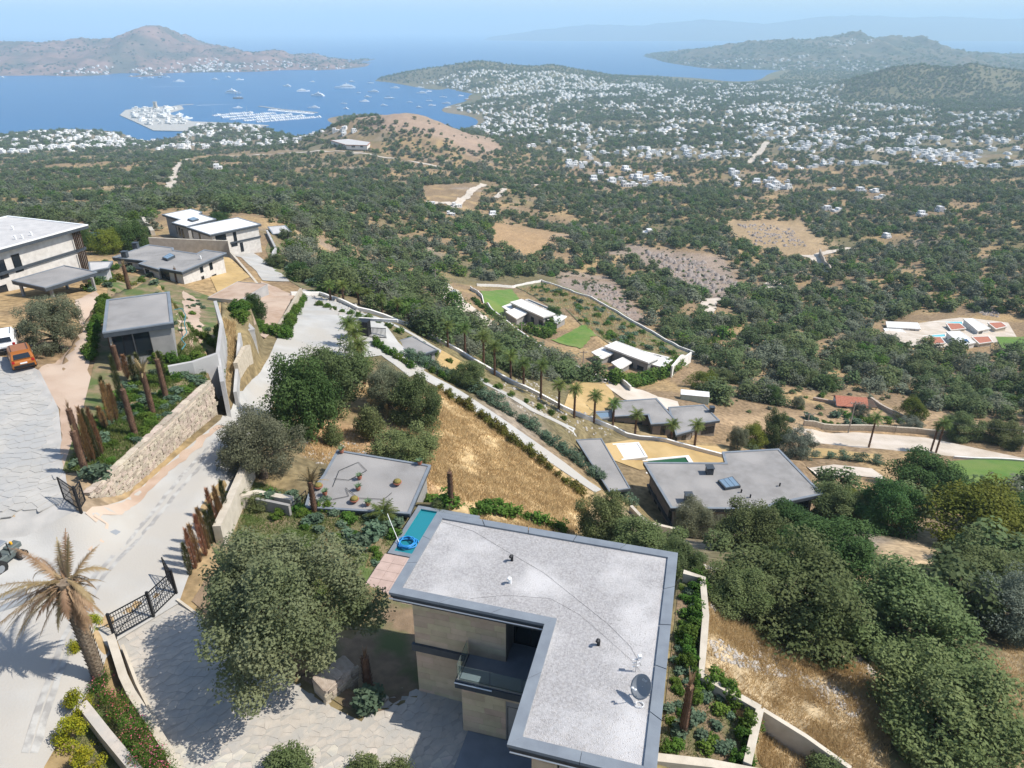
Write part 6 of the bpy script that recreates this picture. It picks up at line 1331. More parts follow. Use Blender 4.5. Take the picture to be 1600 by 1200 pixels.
for px, py, s, lab in ((578,1105,1.5,'large blue green leafy plant at the kerb corner'),(152,752,1.7,'large blue green shrub at the end of the stone wall'),(585,840,1.6,'blue green shrub clump beside the pool terrace'),(598,815,1.3,'leafy clump at the annex corner'),(560,860,1.5,'broad leafy clump in the pool garden'),(420,790,1.6,'leafy clump beside the stair wall')):
    b = G(px, py); shrub('sh_glauc', b, s, s*.75, lab, None, 'leafy_plant', 'plant')
# grass as stuff
def blades(name, pix, n, h, m, label, seed, wd=.03, poly=None, spread=.45):
    poly = poly or gxy(pix); r = np.random.default_rng(seed); xs = [p[0] for p in poly]; ys = [p[1] for p in poly]
    x = r.uniform(min(xs), max(xs), n*3); y = r.uniform(min(ys), max(ys), n*3); k = in_poly(x, y, poly) & (fbm(x/2.2+seed, y/2.2, 3)+r.normal(size=x.shape)*.25 > -.12); x, y = x[k][:n], y[k][:n]; n = len(x); z = H(x, y)+.02
    a = r.uniform(0, 6.28, n); hh = h*r.uniform(.5, 1.3, n); ww = wd*r.uniform(.6, 1.4, n); lx = r.normal(size=n)*spread*hh; ly = r.normal(size=n)*spread*hh
    V = np.stack([np.stack([x-np.cos(a)*ww, y-np.sin(a)*ww, z], 1), np.stack([x+np.cos(a)*ww, y+np.sin(a)*ww, z], 1), np.stack([x+lx, y+ly, z+hh], 1)], 1).reshape(-1, 3)
    o = link(name, mesh_np(name, V, np.arange(3*n).reshape(-1, 3), M[m]), None, kind='stuff'); o['label'] = label
blades('dry_grass', [(560,610),(690,612),(830,705),(925,780),(905,835),(700,800),(640,700)], 60000, .38, 'straw', 'dry straw grass on the sloping field', 1, .03)
blades('dry_grass', [(460,650),(640,680),(700,790),(640,760),(470,710)], 14000, .3, 'straw', 'sparse dry grass on the earth bank', 2, .03)
blades('dry_grass', [(1100,930),(1200,985),(1390,1050),(1390,1210),(1200,1210),(1105,1060)], 45000, .32, 'straw', 'dry grass between the rubble stones', 3, .018)
blades('dry_grass', [(1490,1040),(1620,990),(1620,1220),(1480,1220)], 20000, .32, 'straw', 'dry grass at the slope edge', 4, .02)
blades('grass', [(100,740),(178,738),(325,600),(330,560),(250,575),(150,650)], 26000, .3, 'grass_green', 'green weeds of the planted terrace', 5, .03)
blades('grass', [(395,752),(470,775),(640,800),(585,905),(540,985),(440,960),(340,880)], 26000, .2, 'grass_green', 'patchy grass of the pool garden', 6, .025)
blades('grass', [(150,1060),(163,1075),(215,1150),(275,1260),(110,1270),(125,1130)], 14000, .16, 'grass_green', 'grass of the road strip', 7, .012)
blades('grass', [(350,500),(368,505),(368,560),(362,615),(348,610)], 5000, .6, 'straw', 'tall weeds in the drainage channel', 8, .04)
blades('grass', [(1062,900),(1098,905),(1100,1055),(1190,1110),(1172,1190),(1030,1190)], 9000, .18, 'grass_green', 'weeds in the right garden bed', 9, .018)
blades('dry_grass', [(812,452),(860,446),(955,486),(1070,560),(1040,556),(920,515),(860,478)], 16000, .9, 'straw', 'tall dry grass of the walled plot', 11, .09)
# rubble stones
def rubble(name, pix, n, s0, s1, label, seed):
    poly = gxy(pix); r = np.random.default_rng(seed); xs = [p[0] for p in poly]; ys = [p[1] for p in poly]; x = r.uniform(min(xs), max(xs), n*4); y = r.uniform(min(ys), max(ys), n*4)
    k = in_poly(x, y, poly) & (fbm(x/1.8+3, y/1.8, 3) > -.05); x, y = x[k][:n], y[k][:n]; n = len(x); s = s0+(s1-s0)*r.random(n)**3; z = H(x, y)+s*.2
    base = np.array([[1,0,-.3],[.2,.9,-.2],[-.9,.4,-.3],[-.6,-.8,-.3],[.5,-.8,-.2],[.3,.2,.7],[-.4,-.2,.6]]); V = base[None]*(1+.35*r.normal(size=(n,7,3)))*s[:,None,None]; V += np.stack([x,y,z],1)[:,None,:]
    F_ = np.array([[0,1,5],[1,6,5],[1,2,6],[2,3,6],[3,4,6],[4,5,6],[4,0,5]]); Fq = (np.arange(n)[:,None,None]*7+F_[None]).reshape(-1,3)
    o = link(name, mesh_np(name, V.reshape(-1,3), Fq, M['outcrop_rock' if s1 > .6 else 'rubble_rock']), None, kind='stuff'); o['label'] = label
rubble('rubble', [(1105,1000),(1180,1000),(1330,1010),(1385,1070),(1390,1130),(1330,1120),(1230,1060),(1120,1030)], 2000, .03, .18, 'pale broken stones strewn down the slope', 1)
rubble('rubble', [(480,460),(560,480),(580,495),(540,500),(500,480)], 240, .12, .5, 'pile of pale broken rock beside the junction', 2)
rubble('rubble', [(430,660),(560,690),(600,740),(480,720)], 300, .04, .2, 'loose stones on the orange bank', 3)
rubble('rubble', [(1100,880),(1140,900),(1150,960),(1105,950)], 200, .05, .3, 'loose stones beyond the garden wall', 4)
rubble('rubble', [(1010,395),(1100,410),(1160,450),(1110,460),(1030,420)], 500, .4, 2.2, 'grey boulders of the rocky outcrop', 5)
rubble('rubble', [(890,440),(950,445),(1000,495),(950,495)], 260, .3, 1.2, 'scattered boulders below the outcrop', 6)
rubble('rubble', [(1150,350),(1240,360),(1260,385),(1180,385)], 300, .4, 1.8, 'quarried rubble on the valley clearing', 7)
rubble('rubble', [(1525,478),(1560,482),(1560,496),(1535,492)], 160, .3, 1.0, 'heap of grey stones behind the white villas', 8)
rubble('rubble', [(820,590),(900,640),(980,680),(900,690),(800,640),(760,610)], 300, .08, .35, 'loose stones on the bare bank below the palms', 9)
# ------------------------------------------------------------------ the town
M['town_wall'] = mat('town_wall', (.74,.73,.71), .85, (.66,.65,.63), .2, 3, rnd=.10)
M['town_window'] = mat('town_window', (.06,.075,.09), .3)
def town_house(seed):
    """white cubic house: stacked blocks, parapets, windows; returns body MB and list of window MBs"""
    r = random.Random(seed); b = MB(); W = []
    def block(x0, x1, y0, y1, z0, z1):
        b.box(x0, x1, y0, y1, z0, z1); P = [(x0,y0),(x1,y0),(x1,y1),(x0,y1)]; q = MB(); ring(q, P, inset(P, .25), z1+.001, z1+.45); b.add(q.v, q.f)
        fl = max(1, int((z1-max(z0, 0))/2.9))
        for f in range(fl):
            z = max(z0, 0)+.9+f*2.9
            if z+1.4 > z1: continue
            for k in range(max(1, int((x1-x0)/3.2))):
                x = x0+.9+k*3.2
                if x+1.5 < x1: W.append(MB().box(x, x+1.5, y0-.06, y0+.02, z-.2*(k % 2), z+1.3))
            for k in range(max(1, int((y1-y0)/3.6))):
                y = y0+1.+k*3.6
                if y+1.4 < y1: W.append(MB().box(x0-.06, x0+.02, y, y+1.3, z, z+1.2)); W.append(MB().box(x1-.02, x1+.06, y, y+1.3, z, z+1.2))
    w_, d_ = r.uniform(9, 13), r.uniform(7.5, 10); block(-w_/2, w_/2, -d_/2, d_/2, -3, 3.1)
    if r.random() < .8: a = r.uniform(.45, .75); s = r.choice((-1, 1)); x0, x1 = (-w_/2+.01, -w_/2+w_*a) if s < 0 else (w_/2-w_*a, w_/2-.01); block(x0, x1, -d_/2+1.6, d_/2-.01, 3.1, 6.1)
    if r.random() < .5: block(w_/2, w_/2+r.uniform(3, 5), -d_/2+1, d_/2-1.5, -3, r.uniform(2.4, 2.9))
    return b, W
TP = []
for k in range(7):
    b, W = town_house(k); wm = b.mesh('house_walls', 'town_wall'); ws = [q.mesh('house_window', 'town_window') for q in W]
    j = MB(); j.add(b.v, b.f); j.mi = 1
    for q in W: j.add(q.v, q.f)
    TP.append((wm, ws, j.mesh('town_house', ['town_wall', 'town_window']), j))
TOWN = [([(-20,196),(60,206),(200,206),(330,199),(510,190),(560,206),(470,226),(300,234),(-20,240)], .42), ([(590,122),(640,108),(730,97),(860,101),(960,118),(1040,126),(1040,150),(760,160),(690,140)], 1.0), ([(690,175),(760,160),(1060,140),(1300,140),(1330,190),(1300,235),(1100,250),(980,262),(880,255),(780,220)], .40),
 ([(1080,120),(1330,110),(1310,150),(1080,150)], .45), ([(1300,160),(1420,165),(1600,175),(1600,235),(1400,225),(1310,210)], .34), ([(1150,235),(1320,215),(1480,225),(1600,235),(1600,250),(1480,262),(1330,262),(1180,270)], .42), ([(870,250),(930,255),(1040,270),(1045,295),(960,292),(890,272)], .5), ([(1100,262),(1230,270),(1240,300),(1180,296),(1120,285)], .4), ([(1480,250),(1600,240),(1600,262),(1500,270)], .3)]
def town_points():
    r = np.random.default_rng(77); X = []; Y = []
    for y0, y1, sp in ((700, 1500, 17.), (1500, 2300, 19.), (2300, 3400, 23.)):
        gx, gy = np.meshgrid(np.arange(-y1, y1, sp), np.arange(y0, y1, sp)); gx = gx.ravel()+r.uniform(-.42,.42,gx.size)*sp; gy = gy.ravel()+r.uniform(-.42,.42,gy.size)*sp; X.append(gx); Y.append(gy)
    X = np.concatenate(X); Y = np.concatenate(Y); Z = H(X, Y); px, py = to_px(X, Y, Z); k = np.zeros(len(X), bool); cl = fbm(X/110, Y/110, 3); rr = r.random(len(X))
    for poly, p in TOWN: k |= in_poly(px, py, poly) & (rr < .80*p*(.25+1.5*sstep(-.2, .35, cl)))
    k &= (Z > 2.2) & (px > -15) & (px < 1615)
    for pl in ([(1172,255),(1185,240),(1200,222)], [(1375,240),(1385,220)]): k &= np.abs(px-np.interp(py, [p[1] for p in pl][::-1], [p[0] for p in pl][::-1], left=-1e4, right=-1e4)) > 6
    return X[k], Y[k], Z[k], px[k], py[k]
TX, TY, TZ, TPX, TPY = town_points()
EXTRA = [(341,264),(676,321),(712,323),(703,336),(770,338),(1291,328),(1306,331),(1440,337),(1470,331),(1385,371),(1010,366),(1300,298),(1345,300),(1375,310),(50,232),(30,237),(1365,300)]
ex = [G(*p) for p in EXTRA]; TX = np.concatenate([TX, [p.x for p in ex]]); TY = np.concatenate([TY, [p.y for p in ex]]); TZ = np.concatenate([TZ, [p.z for p in ex]])
r = np.random.default_rng(78); nT = len(TX); TS = r.uniform(.5, 1.0, nT); TK = r.integers(0, 7, nT); TR = np.where(TX > 900, -.35, .15)+r.choice([0, 1.5708, 3.1416, -1.5708], nT)+r.normal(size=nT)*.15
TDp = TY*CP-(TZ-CAMZ)*SP; to = np.argsort(TDp/TS); TS[nT-len(ex):] *= .8
print('town', nT)
def joined(name, idx, X, Y, Z, S, K, Rt, label, squash=1.):
    V = []; F_ = []; MI = []; n = 0
    for i in idx:
        j = TP[K[i]][3]; v = np.array(j.v)*S[i]; v[:, 2] *= squash; c, s = math.cos(Rt[i]), math.sin(Rt[i]); V.append(np.stack([v[:, 0]*c-v[:, 1]*s+X[i], v[:, 0]*s+v[:, 1]*c+Y[i], v[:, 2]+Z[i]], 1)); F_ += [tuple(q+n for q in f) for f in j.f]; MI += j.m; n += len(v)
    me = mesh_np(name, np.concatenate(V), np.array([f if len(f) == 4 else f for f in F_])); me.materials.append(M['town_wall']); me.materials.append(M['town_window']); me.polygons.foreach_set('material_index', np.array(MI, np.int32))
    o = link(name, me, None, kind='stuff'); o['label'] = label
for q, i in enumerate(to[:295]):
    lab, grp = ('white cubic house with flat roof in the valley town', 'white houses of the valley town')
    if q < 70:
        e = empty('town_house', (TX[i], TY[i], TZ[i]), TR[i], lab, 'house', grp); e.scale = (TS[i],)*3; link('wall', TP[TK[i]][0], e)
        for wm in TP[TK[i]][1]: link('window', wm, e)
    else:
        o = link('town_house', TP[TK[i]][2]); o.location = (TX[i], TY[i], TZ[i]); o.rotation_euler = (0,0,TR[i]); o.scale = (TS[i],)*3; tag(o, lab, 'house', grp)
joined('distant_town', to[295:], TX, TY, TZ, TS, TK, TR, 'dense white houses of the distant town')
def hill_town(key, polys, Yr, n, seed, label, sc):
    r = np.random.default_rng(seed); X_, Y_, Z_ = HILLS[key]; x = r.uniform(X_[0], X_[-1], n*40); y = r.uniform(Y_[0], Y_[-1], n*40); z = hill_z(key, x, y); px, py = to_px(x, y, z); k = np.zeros(len(x), bool); rr = r.random(len(x))
    for p, d in polys: k |= in_poly(px, py, p) & (rr < d)
    k &= z > 1.5; x, y, z = x[k][:n], y[k][:n], z[k][:n]; m = len(x)
    joined('hillside_town', range(m), x, y, z, r.uniform(.8, 1.4, m)*sc, r.integers(0, 7, m), r.uniform(-.3, .3, m), label); print(key, m)
hill_town('peninsula', [([(80,112),(130,103),(230,104),(230,121),(90,121)], .5), ([(280,100),(330,90),(360,100),(370,117),(280,117)], 1.), ([(230,100),(420,95),(600,108),(610,123),(230,121)], .35)], 5000, 420, 1, 'white houses along the foot of the peninsula', .9)
hill_town('cape', [([(1050,100),(1150,92),(1300,85),(1400,100),(1400,125),(1050,122)], .4), ([(1290,60),(1360,62),(1370,72),(1290,72)], .6)], 5600, 380, 2, 'white houses below the cape ridge', 1.0)
# restaurant on the hill
rs = flat_house('hilltop_restaurant', 'long pale restaurant with red edged roofs on the hill saddle', 'restaurant', [(516,219),(545,217),(579,222),(574,227),(540,226)], 137.5, 142.5, 'white_wall', 'roof_pale', 'terracotta', over=.8, thick=.8, rect=False, cop=.5, copm='terracotta', wins=((530,227,5,2.2,4),(552,229,5,2.2,4),(565,229,4,2.2,3)))
# ------------------------------------------------------------------ boats
M['boat_white'] = mat('boat_white', (.80,.80,.80), .35, rnd=.06); M['boat_navy'] = mat('boat_navy', (.03,.05,.10), .3); M['boat_wood'] = mat('boat_wood', (.22,.12,.06), .6)
def hull_mb(L, B, Hh_, n=9):
    mb = MB(); V = []; F_ = []
    for i in range(n):
        t = i/(n-1); w_ = B/2*(1-max(0, (t-.45)/.55)**2.2)*(.88+.12*min(1, t*5)); x = -L/2+L*t; sh = Hh_*(1+.35*t*t); V += [(x, -w_*.75, -.6), (x, w_*.75, -.6), (x, w_, sh), (x, -w_, sh)]
    for i in range(n-1):
        for k in range(4): F_.append((i*4+k, i*4+(k+1) % 4, (i+1)*4+(k+1) % 4, (i+1)*4+k))
    F_ += [(0,1,2,3), tuple((n-1)*4+k for k in range(4))]; return mb.add(V, F_)
def boat_parts(kind):
    P = []
    if kind == 'motor':
        P.append(('hull', hull_mb(1, .23, .075), 'boat_white')); P.append(('deckhouse', MB().box(-.34,.16,-.085,.085,.085,.14), 'boat_white')); P.append(('window_band', MB().box(-.30,.165,-.087,.087,.10,.122), 'town_window')); P.append(('flybridge', MB().box(-.24,.04,-.07,.07,.14,.185), 'boat_white')); P.append(('radar_arch', MB().box(-.16,-.12,-.06,.06,.185,.235), 'boat_white'))
    elif kind == 'super':
        P.append(('hull', hull_mb(1, .19, .07), 'boat_white')); P.append(('main_deck', MB().box(-.42,.22,-.08,.08,.078,.118), 'boat_white')); P.append(('window_band', MB().box(-.38,.225,-.082,.082,.088,.105), 'town_window')); P.append(('upper_deck', MB().box(-.34,.12,-.068,.068,.118,.155), 'boat_white')); P.append(('bridge_deck', MB().box(-.22,.06,-.055,.055,.155,.19), 'boat_white')); P.append(('mast', MB().box(-.1,-.06,-.02,.02,.19,.26), 'boat_white'))
    elif kind == 'sail':
        P.append(('hull', hull_mb(1, .22, .07), 'boat_white')); P.append(('cabin', MB().box(-.2,.2,-.06,.06,.075,.11), 'boat_white')); P.append(('mast', MB().tube([(.05,0,.07),(.05,0,1.05)], .008, 6), 'silver')); P.append(('boom', MB().tube([(.05,0,.18),(-.38,0,.18)], .014, 6), 'boat_navy'))
    else:
        P.append(('hull', hull_mb(1, .24, .09), 'boat_wood')); P.append(('cabin', MB().box(-.3,.1,-.07,.07,.095,.15), 'boat_white'))
        for x in (-.15,.18): P.append(('mast', MB().tube([(x,0,.09),(x,0,.8)], .009, 6), 'boat_wood'))
        P.append(('awning', MB().box(-.42,.12,-.09,.09,.19,.2), 'boat_white'))
    one = MB(); mats = []
    for nm, mb, m in P:
        if m not in mats: mats.append(m)
        one.mi = mats.index(m); one.add(mb.v, mb.f)
    return [(nm, mb.mesh(nm, m)) for nm, mb, m in P], one.mesh('boat_'+kind, mats)
BK = {k: boat_parts(k) for k in ('motor', 'super', 'sail', 'gulet')}
BLAB = {'motor': ('white motor yacht riding at anchor in the bay', 'motor yachts anchored in the bay', 'motor_yacht'), 'super': ('large white multi deck superyacht anchored in the bay', 'superyachts anchored in the bay', 'superyacht'), 'sail': ('white sailing boat with bare mast anchored in the bay', 'sailing boats anchored in the bay', 'sailing_boat'), 'gulet': ('wooden two masted gulet anchored in the bay', 'gulets anchored in the bay', 'gulet')}
def boat(kind, x, y, L, rz, lab, grp, nm, parts=True):
    if parts:
        e = empty(nm, (x, y, 0), rz, lab, 'boat', grp); e.scale = (L*1.2,)*3
        for n_, me in BK[kind][0]: link(n_, me, e)
    else:
        o = link(nm, BK[kind][1]); o.location = (x, y, 0); o.rotation_euler = (0,0,rz); o.scale = (L*1.15,)*3; tag(o, lab, 'boat', grp)
rb = random.Random(4)
for px, py, L, k in ((219,123,24,'motor'),(235,122,26,'motor'),(250,121,22,'gulet'),(261,121,24,'motor'),(279,128,42,'super'),(337,125,36,'super'),(356,121,24,'motor'),(375,125,30,'motor'),(448,135,32,'motor'),(474,143,42,'super'),(488,128,20,'motor'),(365,146,58,'super'),(372,154,28,'gulet'),(496,150,48,'super'),(539,138,70,'super'),(550,128,26,'motor'),(537,162,18,'sail'),(540,170,17,'motor'),(490,169,30,'motor'),(371,169,24,'motor'),
    (579,130,26,'sail'),(583,144,36,'super'),(575,152,24,'motor'),(569,159,28,'motor'),(609,154,34,'sail'),(617,138,32,'motor'),(658,146,34,'super'),(656,137,30,'sail'),(670,143,20,'motor'),(671,158,22,'sail'),(675,165,20,'motor'),(692,152,22,'sail'),(697,162,24,'motor'),(717,166,22,'motor'),(731,156,20,'gulet'),(720,150,18,'motor'),(640,160,18,'sail'),(655,168,18,'motor'),(600,165,20,'motor'),(5,122,30,'motor'),(700,168,18,'sail'),(630,128,20,'sail'),(560,145,16,'sail')):
    p = at_z(px, py, 219.9); lab, grp, nm = BLAB[k]; boat(k, p.x, p.y, L, rb.choice((0, 3.14))+rb.uniform(-.5,.5), lab, grp, nm)
M['foam'] = mat('foam', (.75,.80,.84), .6)
for (a, b), lab in ((((236,136),(312,134.5)), 'white wake of a boat crossing the bay'), (((308,164.5),(377,162)), 'white wake of a boat leaving the marina')):
    A = at_z(*a, 219.9); B = at_z(*b, 219.9); d = (B-A).normalized(); s = Vector((-d.y, d.x, 0)); o = MB().add([A+s*3, A-s*3, B-s*.6, B+s*.6], [(0,1,2,3)]).build('boat_wake', 'foam', None, kind='stuff'); o['label'] = lab
# marina
q = [tuple(at_z(x, y, 219))[:2] for x, y in ((187,180),(196,172),(240,167),(284,166),(287,170),(262,177),(300,190),(380,193),(420,196),(330,206),(240,204),(210,190))]
o = MB().prism(q, 216-220, 1.6).build('quay', 'concrete', None, kind='structure'); o['label'] = 'paved marina quay reaching into the bay'
for pl, w_, lab in (([(405,166),(440,171),(495,176)], 9, 'outer breakwater of the marina'), ([(262,168),(285,164),(302,163)], 8, 'short pier with a light at its end')):
    o = MB().prism(ribbon([tuple(at_z(x, y, 219.5))[:2] for x, y in pl], w_), -4, 1.2).build('breakwater', 'concrete', None, kind='structure'); o['label'] = lab
mk = 0
for px, py in [(x, y) for y in (171,175,179,184,189,194) for x in range(196, 300, 13)]:
    p = at_z(px+rb.uniform(-4,4), py+rb.uniform(-1,1), 218.4)
    if bool(in_poly(np.array([p.x]), np.array([p.y]), inset(q, 10))[0]):
        o = link('marina_building', TP[mk % 7][2]); mk += 1; o.location = p; o.rotation_euler = (0,0,rb.uniform(-.4,.4)); s = rb.uniform(.9,1.5); o.scale = (s,s,s); tag(o, 'white marina building standing on the quay', 'building', 'buildings on the marina quay')
tw = at_z(244,171,218.4); e = empty('marina_tower', tw, 0, 'square pale tower rising from the marina quay', 'tower'); MB().box(-4,4,-4,4,0,20).build('shaft', 'cream', e); MB().box(-4.6,4.6,-4.6,4.6,20,22).build('parapet', 'cream', e)
for k in range(3): MB().box(-1,1,-4.1,-4,5+5*k,7.5+5*k).build('window', 'town_window', e)
for row, (x0, y0, x1, y1, n) in enumerate(((332,181,395,176,20),(345,184,430,177,26),(358,187,455,179,30),(380,189,475,181,30),(400,191,500,183,30),(420,172,490,178,18))):
    A = at_z(x0, y0, 219.9); B = at_z(x1, y1, 219.9); d = (B-A).normalized(); ang = math.atan2(d.y, d.x)
    for k in range(n):
        p = A.lerp(B, (k+.5)/n); kind = rb.choice(('motor','motor','motor','sail')); boat(kind, p.x, p.y, rb.uniform(13, 20), ang+1.57+rb.uniform(-.08,.08), ('white motor yacht berthed in the marina rows' if kind == 'motor' else 'sailing yacht berthed in the marina rows'), ('motor yachts' if kind == 'motor' else 'sailing yachts')+' berthed in the marina', 'berthed_yacht', False)
    o = MB().prism(ribbon([tuple(A)[:2], tuple(B)[:2]], 3), -1, .6).build('pontoon', 'concrete', None); o['label'] = 'floating pontoon between the berthed yachts'; tag(o, o['label'], 'pontoon', 'marina pontoons')
for px, py, L in ((224,189,40),(262,176,44),(268,172,46),(255,181,36),(280,181,34),(310,196,24),(290,186,30),(245,184,30)):
    p = at_z(px, py, 219.9); boat('super', p.x+rb.uniform(-8,8), p.y, L, rb.uniform(1,2), 'white superyacht moored against the marina quay', 'superyachts moored at the quay', 'superyacht')
# ------------------------------------------------------------------ woodland
CLEAR = [[(-250,352),(140,352),(172,402),(236,366),(252,328),(415,336),(470,440),(560,470),(700,545),(820,600),(900,600),(980,600),(1140,640),(1150,720),(1290,720),(1290,800),(1050,870),(1000,900),(930,870),(900,850),(560,900),(-250,900)],
 [(680,425),(760,440),(850,430),(970,480),(1090,560),(1120,600),(1070,640),(980,620),(760,520),(690,470)], [(1060,640),(1130,628),(1250,640),(1300,618),(1430,630),(1500,650),(1800,680),(1800,780),(1480,790),(1250,740),(1130,700)],
 [(1360,510),(1440,488),(1590,492),(1800,520),(1800,556),(1480,552),(1390,540)], [(870,425),(950,435),(1020,500),(960,505),(890,465)], [(980,383),(1120,395),(1170,455),(1120,470),(1030,425)], [(1130,345),(1250,345),(1300,395),(1270,410),(1150,375)],
 [(660,290),(760,285),(740,330),(670,325)], [(770,348),(880,365),(830,405),(770,385)], [(-250,800),(1110,820),(1110,1300),(-250,1300)], [(1090,890),(1400,1000),(1600,1000),(1600,1300),(1090,1300)], [(1340,850),(1400,800),(1500,815),(1510,890),(1380,910)],
 [(540,212),(590,212),(600,238),(540,236)], [(1500,725),(1800,715),(1800,790),(1500,785)], [(1460,240),(1600,230),(1600,240),(1500,262)]]
TRACK = [[(284,253),(276,265),(270,280),(267,297),(276,311)], [(284,253),(330,245),(400,242),(440,240),(500,236),(545,238)], [(545,238),(590,244),(640,252),(686,261)], [(1102,488),(1108,470),(1130,468)], [(1195,453),(1205,443),(1215,440),(1210,456)], [(1260,400),(1275,405),(1295,428)], [(1172,255),(1185,240),(1200,222)], [(690,450),(760,505),(900,580)], [(1250,684),(1640,716)], [(668,317),(712,325),(735,300),(756,288)]]
def seg_dist(px, py, pl):
    d = np.full(px.shape, 1e9)
    for a, b in zip(pl[:-1], pl[1:]):
        dx, dy = b[0]-a[0], b[1]-a[1]; t = np.clip(((px-a[0])*dx+(py-a[1])*dy)/(dx*dx+dy*dy), 0, 1); d = np.minimum(d, np.hypot(px-a[0]-t*dx, (py-a[1]-t*dy)*1.6))
    return d
def wood_points():
    r = np.random.default_rng(21); X = []; Y = []
    for y0, y1, sp in ((38, 140, 4.6), (140, 330, 4.8), (330, 800, 5.6), (800, 1300, 7.0), (1300, 3450, 9.5), (3450, 4480, 15.)):
        gx, gy = np.meshgrid(np.arange(-1.0*y1, 1.0*y1, sp), np.arange(y0, y1, sp)); gx = gx.ravel()+r.uniform(-.5,.5,gx.size)*sp; gy = gy.ravel()+r.uniform(-.5,.5,gy.size)*sp
        k = (np.abs(gx/gy) < .98); X.append(gx[k]); Y.append(gy[k])
    X = np.concatenate(X); Y = np.concatenate(Y); Z = H(X, Y); px, py = to_px(X, Y, Z)
    dens = .94-.35*sstep(-.05, .3, fbm(X/11, Y/11, 2))-.85*sstep(.14, .40, fbm(X/38, Y/38, 4))-.35*sstep(.12, .4, fbm(X/120+5, Y/120, 3))
    bare = in_poly(px, py, [(570,168),(700,160),(790,235),(740,240),(680,205),(600,190)]); dens[bare] = .04
    dens[in_poly(px, py, [(330,230),(560,230),(600,300),(380,300)])] -= .15
    far = Y > 1300; dens[far] = .80-.5*sstep(.05,.35,fbm(X/160, Y/160, 3))[far]
    k = (r.random(len(X)) < dens) & (Z > 2.0) & (px > -120) & (px < 1720) & (py < 1300)
    for c in CLEAR: k &= ~in_poly(px, py, c)
    for t in TRACK: k &= seg_dist(px, py, t) > 5
    occ = set(); cs = 5.
    for a, b, s in zip(TX, TY, TS):
        for i in range(-2, 3):
            for j in range(-3, 2): occ.add((int(a//cs)+i, int(b//cs)+j))
    k &= np.array([(int(a//cs), int(b//cs)) not in occ for a, b in zip(X, Y)])
    return X[k], Y[k], Z[k], px[k], py[k]
WX, WY, WZ, WPX, WPY = wood_points()
r = np.random.default_rng(5); nW = len(WX)
Wd = (2.8+4.6*r.random(nW)**1.4)*np.where(WY > 1300, 1.5, 1.0)*np.where(r.random(nW) < .12, .55, 1); Hh = Wd*r.uniform(.62, .92, nW); KEY = r.choice(7, nW, p=[.15,.15,.15,.14,.16,.15,.10]); ROT = r.uniform(0, 6.28, nW)
DEP = WY*CP-(WZ-CAMZ)*SP; app = Wd/DEP; vis = (WPX > -20) & (WPX < 1620) & (WPY < 1230); order = np.argsort(-np.where(vis, app, 0))
IND = order[:290]; REST = order[290:]
WK = ['wood0','wood1','wood2','wood3','woodg0','woodg1','woodl0']
WL = {'wood': ('dark green evergreen oak in the valley woodland', 'evergreen oaks of the valley woodland', 'oak_tree'), 'woodg': ('grey green wild olive in the valley woodland', 'wild olives of the valley woodland', 'olive_tree'), 'woodl': ('bright green broadleaf tree in the valley woodland', 'broadleaf trees of the valley woodland', 'broadleaf_tree')}
for i in IND:
    k = WK[KEY[i]]; lab, grp, nm = WL[k[:-1]]; e = empty(nm, (WX[i], WY[i], WZ[i]-.1), ROT[i], lab, 'tree', grp)
    for n_, me in (('crown', PROTO[k][0]), ('trunk', PROTO[k][1])): o = link(n_, me, e); o.scale = (Wd[i], Wd[i], Hh[i])
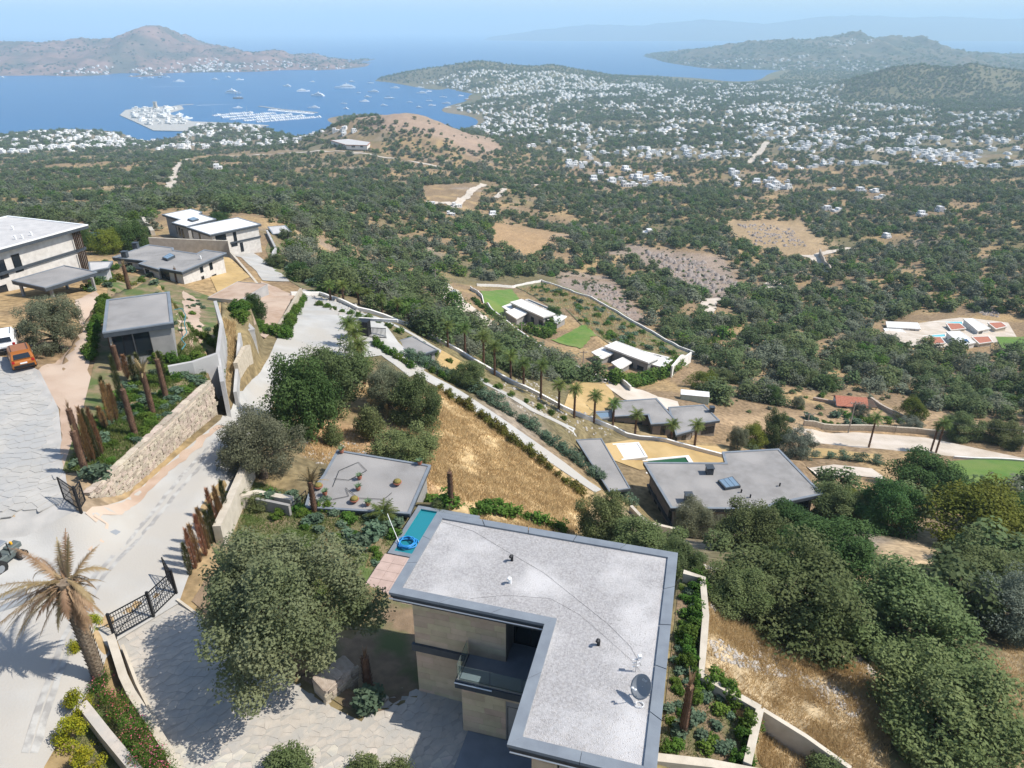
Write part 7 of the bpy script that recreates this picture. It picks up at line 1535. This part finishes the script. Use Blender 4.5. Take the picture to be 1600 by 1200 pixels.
# the rest of the wood reads as one mass
def far_crown(name, m, seed, n):
    return crown_mesh(name, M[m], seed, 16, n, .15, cr=(.13,.24), zc=.48, rz=.48, asp=.8, up=.9)[0]
pc_ = bpy.data.collections.new('woodland_kinds')
for k in range(7):
    m = ['leaf_wood']*4+['leaf_wood_grey']*2+['leaf_hedge']; me = far_crown('far_crown', m[k], 130+k, 420); o = bpy.data.objects.new('woodland_kind_%d' % k, me); pc_.objects.link(o)
def scatter_nodes(name, coll, X, Y, Z, sx, sz, rot, idx, label):
    n = len(X); me = bpy.data.meshes.new(name); me.vertices.add(n); me.vertices.foreach_set('co', np.stack([X, Y, Z], 1).astype(np.float32).ravel())
    for nm, ty, dat in (('sc', 'FLOAT_VECTOR', np.stack([sx, sx, sz], 1)), ('rot', 'FLOAT_VECTOR', np.stack([rot*0, rot*0, rot], 1)), ('kind_index', 'INT', idx)):
        a = me.attributes.new(nm, ty, 'POINT'); a.data.foreach_set('vector' if ty != 'INT' else 'value', np.ascontiguousarray(dat, np.float32 if ty != 'INT' else np.int32).ravel())
    o = link(name, me, None, kind='stuff'); o['label'] = label
    ng = bpy.data.node_groups.new(name, 'GeometryNodeTree'); ng.interface.new_socket('Geometry', in_out='INPUT', socket_type='NodeSocketGeometry'); ng.interface.new_socket('Geometry', in_out='OUTPUT', socket_type='NodeSocketGeometry')
    N = ng.nodes; L = ng.links; gi = N.new('NodeGroupInput'); go = N.new('NodeGroupOutput'); ip = N.new('GeometryNodeInstanceOnPoints'); ci = N.new('GeometryNodeCollectionInfo'); ci.inputs[0].default_value = coll; ci.inputs[1].default_value = True; ci.inputs[2].default_value = True
    def na(nm, ty): q = N.new('GeometryNodeInputNamedAttribute'); q.data_type = ty; q.inputs[0].default_value = nm; return q.outputs[0]
    mp = N.new('GeometryNodeMeshToPoints'); L.new(gi.outputs[0], mp.inputs[0]); L.new(mp.outputs[0], ip.inputs['Points']); L.new(ci.outputs[0], ip.inputs['Instance']); ip.inputs['Pick Instance'].default_value = True
    L.new(na('kind_index', 'INT'), ip.inputs['Instance Index']); L.new(na('sc', 'FLOAT_VECTOR'), ip.inputs['Scale']); L.new(na('rot', 'FLOAT_VECTOR'), ip.inputs['Rotation']); L.new(ip.outputs[0], go.inputs[0])
    md = o.modifiers.new('scatter', 'NODES'); md.node_group = ng; return o
print('woodland', nW)
scatter_nodes('woodland', pc_, WX[REST], WY[REST], WZ[REST]-.2, Wd[REST], Hh[REST], ROT[REST], KEY[REST], 'far woodland of evergreen oaks and wild olives')
# scrub on the hills across the water
def hill_scrub(key, n, seed, s0, label, dens):
    r = np.random.default_rng(seed); X_, Y_, Z_ = HILLS[key]; x = r.uniform(X_[0], X_[-1], n*4); y = r.uniform(Y_[0], Y_[-1], n*4); z = hill_z(key, x, y)
    k = (z > 2) & (r.random(len(x)) < dens(fbm(x/220, y/220, 4), z)); x, y, z = x[k][:n], y[k][:n], z[k][:n]; m = len(x); s = s0*r.uniform(.5, 1.5, m)
    scatter_nodes('hill_scrub', pc_, x, y, z-.6, s, s*.55, r.uniform(0, 6.28, m), r.integers(0, 7, m), label)
hill_scrub('peninsula', 5000, 1, 10, 'dark scrub dotted over the peninsula', lambda f, z: np.where(z < 45, .8, np.clip(.25+f, .06, .9)))
hill_scrub('cape', 9000, 2, 14, 'dark scrub dotted over the cape', lambda f, z: np.where(z < 40, .8, np.clip(.35+f, .1, .9)))

# low scrub between the trees
def scrub():
    r = np.random.default_rng(91); X = []; Y = []
    for y0, y1, sp in ((55, 330, 3.2), (330, 900, 4.6)):
        gx, gy = np.meshgrid(np.arange(-y1, y1, sp), np.arange(y0, y1, sp)); X.append(gx.ravel()+r.uniform(-.5,.5,gx.size)*sp); Y.append(gy.ravel()+r.uniform(-.5,.5,gy.size)*sp)
    X = np.concatenate(X); Y = np.concatenate(Y); k = np.abs(X/Y) < .95; X, Y = X[k], Y[k]; Z = H(X, Y); px, py = to_px(X, Y, Z)
    k = (r.random(len(X)) < .42-.5*fbm(X/16+40, Y/16, 3)) & (px > -60) & (px < 1660) & (py < 900)
    for c in CLEAR:
        if c is not CLEAR[2] and c is not CLEAR[4] and c is not CLEAR[5]: k &= ~in_poly(px, py, c)
    for t in TRACK: k &= seg_dist(px, py, t) > 5
    k &= ~(in_poly(px, py, CLEAR[2]) & (py > 672)); k &= ~(in_poly(px, py, CLEAR[2]) & (r.random(len(X)) < .6))
    X, Y, Z = X[k], Y[k], Z[k]; m = len(X); s = r.uniform(.6, 2.0, m)
    scatter_nodes('low_scrub', pc_, X, Y, Z-.05, s, s*.6, r.uniform(0, 6.28, m), r.integers(0, 7, m), 'low scrub bushes between the woodland trees'); print('scrub', m)
scrub()
